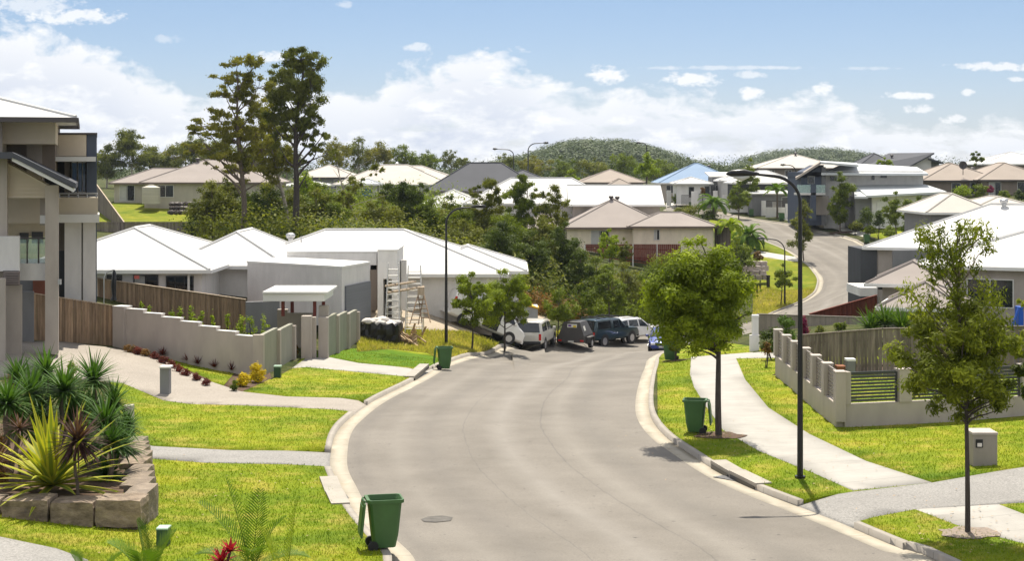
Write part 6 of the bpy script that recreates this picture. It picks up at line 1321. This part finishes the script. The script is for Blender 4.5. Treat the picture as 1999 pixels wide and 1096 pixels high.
def ute_st(): return [(-2.52,.84,.52,1.12,.70,1.16),(-2.5,.88,.5,1.14,.72,1.2),(-2.28,.9,.46,1.14,.74,1.8),(-.6,.9,.42,1.12,.75,1.83),(-.55,.9,.42,1.1,.7,1.78),(.45,.9,.42,1.1,.68,1.77),(1.2,.9,.42,1.1,.74,1.16),(2.2,.88,.45,1.04,.66,1.08),(2.48,.8,.5,.86,.6,.92)]
UG = [(-2.15,-.75,-.75,-2.1),(-.42,.25,.2,-.38),(.32,.98,.4,.3)]
def vx(px, Y): return XW(px, Y), Y
v1_ = vehicle('utility_vehicle', 'silver dual-cab utility with a canopy, first in the row, tail towards the camera', 'utility', *ray(1046,677), R(78), ute_st(), paint('silver', (.62, .6, .55), .1), (-1.5, 1.55), .38, UG, ((-2.5,-2.28,-1),(1.2,.45,1)), tail=1, head=.85, roofrack=(-.4,.4), tailz=(.72,1.12))
v2_ = vehicle('utility_vehicle', 'dark blue-green dual-cab utility with canopy and roof racks behind the dark trailer', 'utility', *ray(1186,671), R(50), ute_st(), paint('dark_teal', (.02, .045, .055)), (-1.5, 1.55), .39, UG, ((-2.5,-2.28,-1),(1.2,.45,1)), tail=1, head=.85, roofrack=(-2.1,.4), bumper=CHR)
m = MB(); 
for X in (-1.9,-1.2,-.2,.3): m.obox((X, 0, 1.92), (.06, 1.5, .05))
m.build('roof_rack', BUMP, v2_, local=True)
suv = [(-2.25,.82,.5,1.05,.64,1.1),(-2.2,.88,.42,1.08,.7,1.3),(-1.95,.91,.4,1.08,.7,1.6),(-1.2,.92,.38,1.06,.7,1.7),(.3,.92,.38,1.04,.68,1.68),(1.15,.9,.38,1.02,.74,1.08),(2.0,.86,.42,.92,.6,.98),(2.25,.76,.48,.78,.5,.82)]
vehicle('suv', 'white SUV parked farthest along the left kerb', 'SUV', *ray(1231,665), R(42), suv, paint('white', (.78,.77,.75), 0), (-1.35, 1.35), .36, [(-1.7,-1.1,-1.1,-1.55),(-1.0,-.1,-.12,-.95),(0,.95,.32,.02)], ((-2.2,-1.95,-1),(1.15,.3,1)), tail=1, head=.78, roofrack=(-1.5,.2), tailz=(.85,1.05), bumper=paint('white', (.78,.77,.75), 0))
sed = [(-2.2,.78,.4,.85,.55,.88),(-2.05,.84,.32,.9,.6,.98),(-1.6,.86,.3,.9,.66,1.02),(-1.0,.87,.28,.9,.6,1.36),(-.1,.87,.28,.88,.6,1.4),(.9,.86,.28,.86,.7,.94),(1.7,.82,.3,.76,.6,.82),(2.05,.7,.36,.62,.5,.66)]
vehicle('car', 'blue sedan facing the camera, half hidden behind the round street tree', 'car', *ray(1292,681), R(-96), sed, paint('blue', (.012,.035,.22)), (-1.3,1.28), .31, [(-1.2,-.4,-.42,-.95),(-.34,.62,.1,-.34)], ((-1.6,-1.0,-1),(.9,-.1,1)), tail=1, head=.58, tailz=(.6,.8), plate_z=.6, bumper=paint('blue', (.012,.035,.22)))
van = [(-2.4,.9,.4,1.15,.78,1.72),(-2.3,.95,.34,1.18,.82,1.92),(-1.9,.96,.32,1.18,.84,1.97),(.9,.96,.32,1.15,.82,1.95),(1.35,.95,.32,1.12,.74,1.72),(2.0,.94,.32,1.1,.78,1.2),(2.35,.9,.34,.98,.7,1.05),(2.5,.8,.38,.8,.6,.86)]
gx, gy = vx(934, 90.6); ux_, uy_ = math.cos(R(20)), math.sin(R(20)); zr_, zf_ = T(gx-1.5*ux_, gy-1.5*uy_)+UP, T(gx+1.55*ux_, gy+1.55*uy_)+UP; print('van', zr_, zf_)
vn = vehicle('van', 'white van parked nose down on the slope with its side door open', 'van', gx, gy, R(20), van, paint('white', (.78,.77,.75), 0), (-1.5,1.55), .33, [(1.0,1.75,1.4,1.0)], ((2.0,1.35,1),), tail=1, head=.8, pitch=math.atan2(zr_-zf_, 3.05), z=(zr_+zf_)/2+.03, tailz=(1.0,1.45), bumper=paint('white', (.78,.77,.75), 0))
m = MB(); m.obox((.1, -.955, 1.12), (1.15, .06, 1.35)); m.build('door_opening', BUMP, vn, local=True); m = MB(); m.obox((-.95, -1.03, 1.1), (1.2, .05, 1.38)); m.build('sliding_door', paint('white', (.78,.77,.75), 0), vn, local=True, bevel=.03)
m = MB(); m.obox((-2.36,0,1.45), (.05,1.3,.5)); m.build('rear_window', CGL, vn, local=True)
# trailer
tx, ty = ray(1124, 677); tr_ = empty('trailer', (tx, ty, T(tx, ty)+.01), 'low dark grey box trailer with sloping sides and a small coloured sign', 'trailer', 'parked vehicles', rz=R(72))
TG = M('trailer_charcoal', (.05, .045, .042), rough=.45, var=.12)
m = MB(); s0 = [(-1.1,.85),(-1.02,1.85),(.9,1.85),(1.1,.9),(1.1,.4),(-1.1,.4)]
vs = [(-1.1,y_,.42) for y_ in (-.78,.78)]
A_ = [(-1.15,-.86,.42),(-1.15,.86,.42),(-1.1,.84,.85),(-.95,.52,1.72),(-.95,-.52,1.72),(-1.1,-.84,.85)]; B_ = [(1.15,-.86,.42),(1.15,.86,.42),(1.1,.84,.85),(.8,.5,1.68),(.8,-.5,1.68),(1.1,-.84,.85)]
m.add(A_+B_, [(0,1,2,3,4,5),(11,10,9,8,7,6)]+[(i,i+6,(i+1)%6+6,(i+1)%6) for i in range(6)]); m.build('body', TG, tr_, local=True, bevel=.03)
for s in (-1, 1):
    f = MB(); f.obox((0, s*.98, .72), (1.0, .26, .08)); f.obox((-.5, s*.98, .55), (.06,.26,.38)); f.obox((.5, s*.98, .55), (.06,.26,.38)); f.build('mudguard', TG, tr_, local=True, bevel=.02)
    e = empty('wheel', (0, s*.98, .32)); e.parent = tr_; t = MB(); t.cyl((0,-.1,0), .32, .2, 20, 'y'); t.build('tyre', RUB, e, local=True); t = MB(); t.cyl((0,s*.09,0), .18, s*.03, 12, 'y'); t.build('rim', RIM, e, local=True)
    f = MB(); f.obox((-1.17, s*.72, .56), (.04,.22,.1)); f.build('tail_light', RED, tr_, local=True)
    f = MB(); f.add([(-.6,s*.74,1.12),(-.2,s*.74,1.12),(-.2,s*.64,1.42),(-.6,s*.64,1.42)]+[(-.6,s*.7,1.12),(-.2,s*.7,1.12),(-.2,s*.6,1.42),(-.6,s*.6,1.42)], [(0,1,2,3),(7,6,5,4),(0,4,5,1),(1,5,6,2),(2,6,7,3),(3,7,4,0)]); f.build('sticker', PLATE, tr_, local=True)
f = MB(); f.obox((-1.03, -.05, 1.48), (.03,.62,.22), 0, R(9)); sg_ = f.build('sign', PLATE, tr_, local=True)
f = MB(); f.obox((-1.05, -.22, 1.45), (.02,.2,.13), 0, R(9)); f.build('sign_patch', M('sign_yellow', (.6,.42,.02)), tr_, local=True); f = MB(); f.obox((-1.052, .1, 1.49), (.02,.2,.12), 0, R(9)); f.build('sign_patch', M('sign_purple', (.1,.03,.18)), tr_, local=True)
f = MB(); f.obox((-1.17,0,.5), (.03,.37,.11)); f.build('number_plate', PLATE, tr_, local=True); f = MB(); f.tube([(1.1,.5,.45),(2.0,0,.45)], .035, 6); f.tube([(1.1,-.5,.45),(2.0,0,.45)], .035, 6); f.build('drawbar', BLK, tr_, local=True)
# --- letterboxes, pillars
def simple(name, label, cat, parts, loc, group=None):
    r = empty(name, loc, label, cat, group)
    for nm, mat, boxes in parts:
        for b in boxes: m = MB(); m.pb(*b); m.build(nm, mat, r)
    return r
lx = XW(1923, 38)
r = simple('letterbox', 'squat taupe rendered letterbox pillar beside the right-hand driveway', 'letterbox', [('pillar', mw('letterbox_pinkish', (.3,.265,.235)), [(1900,1947,850,935,38,.62)]), ('cap', W_GREY, [(1898.5,1948.5,845.5,849.9,37.97,.68)])], (lx, 38.3, T(lx,38.3)+UP))
m = MB(); m.pb(1905,1919,859,875,37.985,.1); m.build('slot_frame', BLK, r); m = MB(); m.pb(1908,1917,866,873,37.97,.1); m.build('slot_flap', CHR, r)
lx = XW(321, 55.3); simple('letterbox', 'slim grey letterbox pillar where the left driveway meets the lawn', 'letterbox', [('pillar', W_MID, [(312,330,720,790,55.3,.35)]), ('cap', W_PALE, [(311,332,716.5,719.9,55.2,.5)])], (lx, 55.4, T(lx,55.4)+UP))
lx = XW(1473, 72); simple('letterbox', 'tall white gate pillar with a lower block right of the round street tree', 'pillar', [('pillar', W_WHITE, [(1469,1481,620,698,72,.3)]), ('block', W_WHITE, [(1464,1482.5,655,690,71.9,.2)]), ('cap', TRIM, [(1468,1482,616,619.9,71.95,.4)])], (lx, 72.1, T(lx,72.1)+UP))
EG = M('electrical_green', (.02, .06, .028), rough=.5); EC = M('electrical_cap', (.3,.42,.33), rough=.5)
for px, pt_, pb_, Y, w, lab, mt in ((541,718,745,62,6.5,'small green electrical pillar beside the yellow shrubs',EG),(316,1036,1090,28.8,11,'small green electrical pillar at the bottom edge behind the palm fronds',EG),(1500,541,554,150,3,'small dark pillar on the mown bank of the far bend',BLK)):
    x = XW(px, Y); g = T(x, Y)+UP; simple('service_pillar', lab, 'pillar', [('body', mt, [(px-w,px+w,pt_,max(pb_, HY+(ZC-g)*F/Y+2),Y,.26)]), ('cap', EC if mt is EG else BLK, [(px-w-.7,px+w+.7,pt_-3,pt_-.05,Y-.02,.3)])], (x, Y, g))
# --- building site
def ladder(root, a, b, w, n, up=Vector((1,0,0)), r=.03, mat=STEEL):
    m = MB(); a, b = Vector(a), Vector(b); s = up*w/2
    m.tube([a-s, b-s*.7], r, 5); m.tube([a+s, b+s*.7], r, 5); m.build('stile', mat, root)
    m = MB()
    for k in range(1, n): t = k/n; p = a.lerp(b, t); q = s*(1-.3*t); m.tube([p-q, p+q], r*.9, 4)
    m.build('rungs', mat, root)
GL = 'trestle ladders at the new house'
AL = M('aluminium_pale', (.6,.59,.56), rough=.35, metal=.3)
for px, Y, pt_, pb_, lab, wd in ((768,82.6,514,620,'tall aluminium trestle ladder by the entry wall of the new house',.8),(809,83.5,518,630,'tall aluminium trestle ladder standing on the sandy ground',.95)):
    x = XW(px, Y); g = min(T(x, Y)+UP, ZW(pb_, Y)); r = empty('trestle_ladder', (x, Y, g), lab, 'ladder', GL); zt = ZW(pt_, Y)
    ladder(r, (x, Y-.7, g), (x, Y-.05, zt), wd, 11, mat=AL); ladder(r, (x, Y+.8, g), (x, Y+.05, zt), wd, 11, mat=AL)
r = empty('plank', P(787,560,82.8), 'pale planks laid across the two trestle ladders', 'plank')
for (a, b) in (((752,559,82.3),(812,550,83.2)), ((754,572,82.5),(828,560,83.4))): m = MB(); p, q = P(*a), P(*b); m.tube([p, q], .07, 4); m.build('board', WD_CAP, r)
r = empty('step_ladder', P(818,628,81.5), 'small dark step ladder leaning at the right trestle', 'ladder'); ladder(r, P(808,634,81), P(822,576,82), .45, 6, mat=WD_BROWN); ladder(r, P(832,630,81), P(822,576,82), .45, 6, mat=WD_BROWN)
m = MB(); m.pb(815,828,561,577,82,.3); o = m.build('tool_box', WD_CAP); tag(o, 'pale box resting high on the right trestle ladder', 'box')
# rubbish cage and timber pile
Ys = 79; sx0, sx1 = XW(701,Ys), XW(778,Ys); g = T((sx0+sx1)/2, Ys)
r = empty('rubbish_pen', ((sx0+sx1)/2, Ys+.8, g+UP), 'black plastic wrapped rubbish pen heaped with pale sacks', 'rubbish pen')
TARP = M('black_tarp', (.012,.012,.014), rough=.35, bmp=.6, bs=6); SACK = M('pale_sack', (.5,.47,.44), rough=.7, var=.2, bmp=.4, bs=10)
def crumple(mb, x0, y0, x1, y1, z0, z1, n=14):
    vs, fs = [], []
    for j in range(5):
        for i in range(n): t = i/(n-1); vs.append((x0+(x1-x0)*t+random.uniform(-.03,.03), y0+(y1-y0)*t+random.uniform(-.07,.07), z0+(z1-z0)*j/4+(random.uniform(-.12,.08) if j == 4 else 0)))
    for j in range(4):
        for i in range(n-1): a = j*n+i; fs.append((a,a+1,a+1+n,a+n))
    mb.add(vs, fs)
for (a, b, c, d) in ((sx0,Ys,sx1,Ys),(sx1,Ys,sx1+.1,Ys+1.8),(sx1,Ys+1.8,sx0,Ys+1.8),(sx0,Ys+1.8,sx0,Ys)): m = MB(); crumple(m, a, b, c, d, g-.1, g+1.05); m.build('side_sheet', TARP, r)
for k in range(11): m = MB(); m.rock((random.uniform(sx0+.2,sx1-.2), Ys+random.uniform(.2,1.5), g+1.0+random.uniform(-.1,.2)), (.36,.3,.17)); m.smooth = True; m.build('sack', SACK, r)
r = empty('timber_pile', P(796,640,80), 'heap of sawn timber offcuts beside the rubbish pen', 'timber pile'); x0 = XW(797,80); g0 = T(x0, 80)+UP
m = MB()
for k in range(70): m.obox((x0+random.gauss(0,.28), 80+random.gauss(0,.3), g0+abs(random.gauss(.1,.32))), (random.uniform(.3,.9),.09,.06), random.random()*3.1, random.uniform(-.9,.9), 0)
m.build('offcuts', wood('fresh_timber', (.5,.36,.22), .4), r)
Yk = 84; x0 = XW(748, Yk); m = MB(); m.tube([(x0-.08,Yk,T(x0,Yk)), (x0+.02,Yk,ZW(618,Yk))], .045, 5); o = m.build('stake', STEEL); tag(o, 'short pale stake standing before the rubbish pen', 'stake')
# white ute tray edge (distant) and yellow-topped skip
sk = empty('skip_bin', P(1032,626,99), 'pale box skip with a bright yellow lid behind the street trees', 'skip')
m = MB(); m.pb(1012,1050,600,640,99,2.0); m.build('body', M('pale_blue_box', (.42,.43,.46)), sk); q = [P(1010,590,98.9),P(1051,601,98.9),P(1052,598,101),P(1013,587,101)]; m = MB(); m.add(q+[p-Vector((0,0,.12)) for p in q], [(0,1,2,3),(7,6,5,4),(0,4,5,1),(1,5,6,2),(2,6,7,3),(3,7,4,0)]); m.build('lid', M('yellow_lid', (.7,.42,.02)), sk)
m = MB(); m.tube([P(862,592,95), P(878,589,95), P(893,592,95)], [.08,.16,.08], 8); o = m.build('rolled_sheet', W_WHITE); tag(o, 'rolled white sheet lying on the dry grass bank beside the new house', 'sheet')
# umbrella, tank, gazebo, swing frame, rock walls
r = empty('garden_umbrella', P(222,600,75), 'closed black cantilever umbrella behind the stepped wall', 'umbrella'); g = T(XW(205,75),75)
m = MB(); m.tube([(XW(203,75),75,g), P(203,545,75), P(208,533,75), P(222,527,75)], .03, 6); m.build('pole', STEEL, r)
m = MB(); m.tube([P(223,527,75), P(223,534,75), P(222,560,75), P(223,578,75), P(222,586,75), P(223,590,75)], [.03,.1,.13,.1,.16,.02], 9); m.smooth = True; m.build('canopy', BLK, r)
r = empty('water_tank', P(295,394,186), 'round cream rainwater tank beside the beige house', 'tank'); m = MB(); m.tube([P(295,398,186), P(295,366,186), P(295,362,186)], [1.08,1.08,.35], 24); m.cyl(P(295,363,186), .3, .15, 12); TK = M('tank_cream', (.42,.39,.33), bmp=.5, bs=2, sc=(.1,.1,6)); m.build('shell', TK, r); m = MB(); m.cyl(P(295,361.5,186), .25, .12, 12); m.build('hatch', TK, r)
Yg = 196; r = empty('gazebo', P(716,392,Yg), 'open garden gazebo with a grey hipped roof and blue screen', 'gazebo')
roof(r, (XW(690,Yg),Yg), 0, 3.5, 3.5, ZW(359,Yg), .62, R_PALE, over=0)
for px, dy in ((694,.2),(738,.2),(694,3.2),(738,3.2)): m = MB(); m.pb(px-1.2,px+1.2,361,395,Yg+dy,.14); m.build('post', TRIM_D, r)
m = MB(); m.pb(704,726,368,384,Yg+1.5,.1); m.build('screen', M('blue_screen', (.03,.16,.45)), r); m = MB(); m.pb(690,742,384,396,Yg+.1,.1); m.build('base_wall', W_BROWN, r)
r = empty('swing_frame', P(400,436,174), 'white timber swing frame at the edge of the sunlit back lawn', 'swing frame')
for a, b in ((P(377,436,174), P(382,393,174)), (P(386,436,176), P(382,393,174)), (P(381,394,174), P(420,395,174)), (P(412,436,176), P(416,390,174))): m = MB(); m.tube([a, b], .09, 5); m.build('beam', TRIM, r)
RK = M('dark_rock', (.06,.042,.036), var=.5, scale=2, bmp=.5, bs=4, rnd=.5); RK2 = M('pink_rock', (.5,.43,.39), var=.3, scale=1.5, bmp=.5, bs=4, rnd=.4)
r = empty('rock_wall', P(360,420,176), 'dark boulder retaining wall at the end of the sunlit back lawn', 'wall')
for j in range(3):
    for i in range(8): m = MB(); m.rock(P(335+i*9+random.uniform(-2,2), 399+j*8, 178-j*.5), (.42,.4,.3)); m.build('boulder', RK, r)
r = empty('rock_wall', P(1465,545,151), 'pink-grey stacked boulder wall on the bank of the far bend', 'wall')
for j in range(4):
    for i in range(4):
        c_ = P(1447+i*14+random.uniform(-1,1)+(j%2)*5, 515+j*9, 153-j*.4); w_, h_ = .35*random.uniform(.9,1.1), .235
        bm = bmesh.new(); bmesh.ops.create_cube(bm, size=2); bmesh.ops.subdivide_edges(bm, edges=bm.edges, cuts=2, use_grid_fill=True)
        m = MB(); m.add([c_+Vector((p.co.x*w_*(1-.06*abs(p.co.z)), p.co.y*.4, p.co.z*h_))+Vector([random.uniform(-.03,.03) for _ in range(3)]) for p in bm.verts], [tuple(q.index for q in f.verts) for f in bm.faces]); bm.free(); m.build('boulder', RK2, r)
# drains, patches
def sheet(name, poly, dz, mat, kind='structure', label=None, cat=None):
    p = [ray(*q) for q in poly]; c = Vector((sum(a[0] for a in p)/len(p), sum(a[1] for a in p)/len(p))); V = [(a[0], a[1], T(*a)+dz) for a in p]+[(c.x, c.y, T(*c)+dz)]
    n = len(p); o = arr_mesh(name, V, [(i, (i+1) % n, n) for i in range(n)], mat, keep=True); o['kind'] = kind; return o
sheet('road_patch', [(822,1009),(836,1004),(862,1002),(884,1005),(880,1012),(850,1015),(828,1014)], .012, M('road_patch', (.1,.092,.082), var=.3, scale=6, rough=.9))
sheet('road_patch', [(1535,479),(1620,477),(1682,479),(1682,487),(1620,486),(1540,486)], .012, M('dark_seal', (.1,.098,.1), var=.1)) if False else None
r = empty('drain_grate', (*ray(660,963), T(*ray(660,963))+.005), 'steel grate in the gutter at the left kerb inlet', 'drain grate', 'drain grates')
def grate(root, cpx, L_, W_, ang, n):
    c = ray(*cpx); z = T(*c)+.012; m = MB()
    for k in range(n): m.obox((c[0]+math.cos(ang)*(k/(n-1)-.5)*L_, c[1]+math.sin(ang)*(k/(n-1)-.5)*L_, z), (.03, W_, .014), ang)
    m.build('bars', STEEL, root); m = MB(); m.obox((c[0], c[1], z-.004), (L_+.06, W_+.05, .01), ang); m.build('pit', BLK, root)
grate(r, (660,963), .7, .34, R(105), 12)
r = empty('drain_grate', (*ray(1425,929), T(*ray(1425,929))+.005), 'steel grate in the gutter at the right kerb inlet', 'drain grate', 'drain grates'); grate(r, (1424,930), .7, .3, R(132), 12)
KC = gm['kerb_l']
def inlet(label, pts, side, line):
    def snap(q):
        p = np.array(q); L2 = np.array(line); best = None
        for a, b in zip(L2[:-1], L2[1:]):
            d = b-a; t = min(1, max(0, float((p-a)@d/(d@d+1e-9)))); c = a+t*d; e = float(np.hypot(*(p-c)))
            if best is None or e < best[0]: best = (e, tuple(c))
        return best[1]
    p = [snap(ray(*q)) for q in pts]; r = empty('kerb_inlet', (*p[1], T(*p[1])), label, 'kerb inlet', 'kerb inlets')
    for a, b in zip(p[:-1], p[1:]):
        a, b = Vector(a), Vector(b); d = (b-a).normalized(); nrm = Vector((-d.y, d.x))*side
        m = MB(); q = [a, b, b+nrm*.42, a+nrm*.42]; zz = T(*a)+.15; m.prism([tuple(v) for v in q], 'z', zz-.05, zz+.05); m.build('lintel', M('lintel_concrete', (.3,.27,.225), bmp=.2, var=.2), r)
        m = MB(); q = [a+d*.08-nrm*.012, b-d*.08-nrm*.012, b-d*.08+nrm*.1, a+d*.08+nrm*.1]; m.prism([tuple(v) for v in q], 'z', T(*a)+.01, zz-.035); m.build('opening', BLK, r)
inlet('concrete kerb inlet lintel below the side driveway, left verge', [(655,940),(668,968),(690,990)], -1, offs(left_e, .435))
inlet('concrete kerb inlet lintel beside the left lamp post bin', [(815,741),(850,725)], 1, offs(left_e, .435))
inlet('long concrete kerb inlet lintel between the round street tree and the near lamp', [(1408,908),(1440,928),(1478,952)], 1, offs(right_e, -.435))
# yard things
sheet('garden_bed', [(1640,790),(1650,700),(1990,690),(1990,790)], .1, gm['garden_bed']) if False else None
r = simple('play_slide', 'upright bright blue playground piece at the right edge behind the fence', 'play equipment', [('panel', M('slide_blue', (.01,.08,.45), rough=.3), [(1989,1998,600,720,60,.5)])], P(1993,720,60)); m = MB(); m.tube([P(1975,640,60), P(1990,600,60)], .05, 6); m.build('rail', M('slide_blue'), r)
r = simple('garden_bench', 'white-topped stand and reddish deck edge inside the slatted wall', 'bench', [('top', TRIM, [(1653,1671,702,706,52,.4)]), ('stand', W_MID, [(1655,1670,706.1,730,52,.35)]), ('deck', wood('red_deck', (.3,.12,.06)), [(1635,1652,716,722,53,.5)])], P(1660,730,52))
# letter/house details: bollards on path
for i, (px, Y) in enumerate(((1478,147),(1484,149))): x = XW(px, Y); m = MB(); m.cyl((x, Y, T(x,Y)), .07, 1.0, 8); o = m.build('bollard', BLK); tag(o, ['left','right'][i]+' short dark bollard of the pair below the rock wall', 'bollard', 'bollards at the rock wall')
# mulch rings under the verge trees, fallen leaves
def ring_patch(px, Y, r_, mat):
    x = XW(px, Y); n = 18; V = []
    for k in range(n): a = k/n*6.283; q = r_*random.uniform(.75,1.15); X, Y2 = x+q*math.cos(a), Y+q*.9*math.sin(a); V.append((X, Y2, T(X, Y2)+UP+.03))
    V.append((x, Y, T(x, Y)+UP+.05)); o = arr_mesh('garden_bed', V, [(i, (i+1) % n, n) for i in range(n)], mat, keep=True); o['kind'] = 'structure'
ring_patch(1403, 44.3, .75, gm['garden_bed']); ring_patch(1889, 31.2, .6, M('pale_mulch', (.2,.15,.11), var=.4, scale=12)); ring_patch(1640, 186, 1.6, gm['garden_bed']); ring_patch(1319, 71, .7, gm['garden_bed'])
n = 500; Vl = []
for _ in range(n):
    px, py = random.choice(((random.gauss(1404,75), random.gauss(875,28)), (random.gauss(1890,80), random.gauss(1040,26)), (random.gauss(470,140), random.gauss(960,70)), (random.gauss(1640,120), random.gauss(880,60))))
    x, y = ray(px, min(1090, max(700, py))); dl = segdist(np.array([[x, y]]), left_e)[0][0]; dr = segdist(np.array([[x, y]]), right_e)[0][0]
    if min(dl, dr) < .7: continue
    a = random.random()*6.28; s = random.uniform(.02, .045); z = T(x, y)+UP+.045
    for q in range(4): b = a+q*math.pi/2; k = s*(1 if q % 2 else .45); Vl.append((x+math.cos(b)*k, y+math.sin(b)*k, z+random.uniform(-.003, .01)))
o = arr_mesh('fallen_leaves', Vl, np.arange(len(Vl)).reshape(-1, 4), M('dead_leaf', (.3,.2,.1), var=.4), keep=True); tag(o, 'scattered dry fallen leaves on the verges', 'leaves', kind='stuff')
print('objects', len(bpy.data.objects), 'polys', sum(len(m.polygons) for m in bpy.data.meshes))

# ---------------------------------------------------------------- thin air over the valley
hm = bpy.data.materials.new('haze'); hm.use_nodes = True; ht = hm.node_tree; ht.nodes.clear(); ho_ = ht.nodes.new('ShaderNodeOutputMaterial'); pv = ht.nodes.new('ShaderNodeVolumePrincipled')
pv.inputs['Density'].default_value = .00009; pv.inputs['Color'].default_value = (.75, .85, 1, 1); pv.inputs['Anisotropy'].default_value = .3; ht.links.new(pv.outputs[0], ho_.inputs['Volume'])
hz = MB(); hz.box(-1500, -120, -8, 1500, 1500, 75); o = hz.build('haze', hm); o['kind'] = 'stuff'; o['label'] = 'thin bluish air between the near houses and the wooded hills'
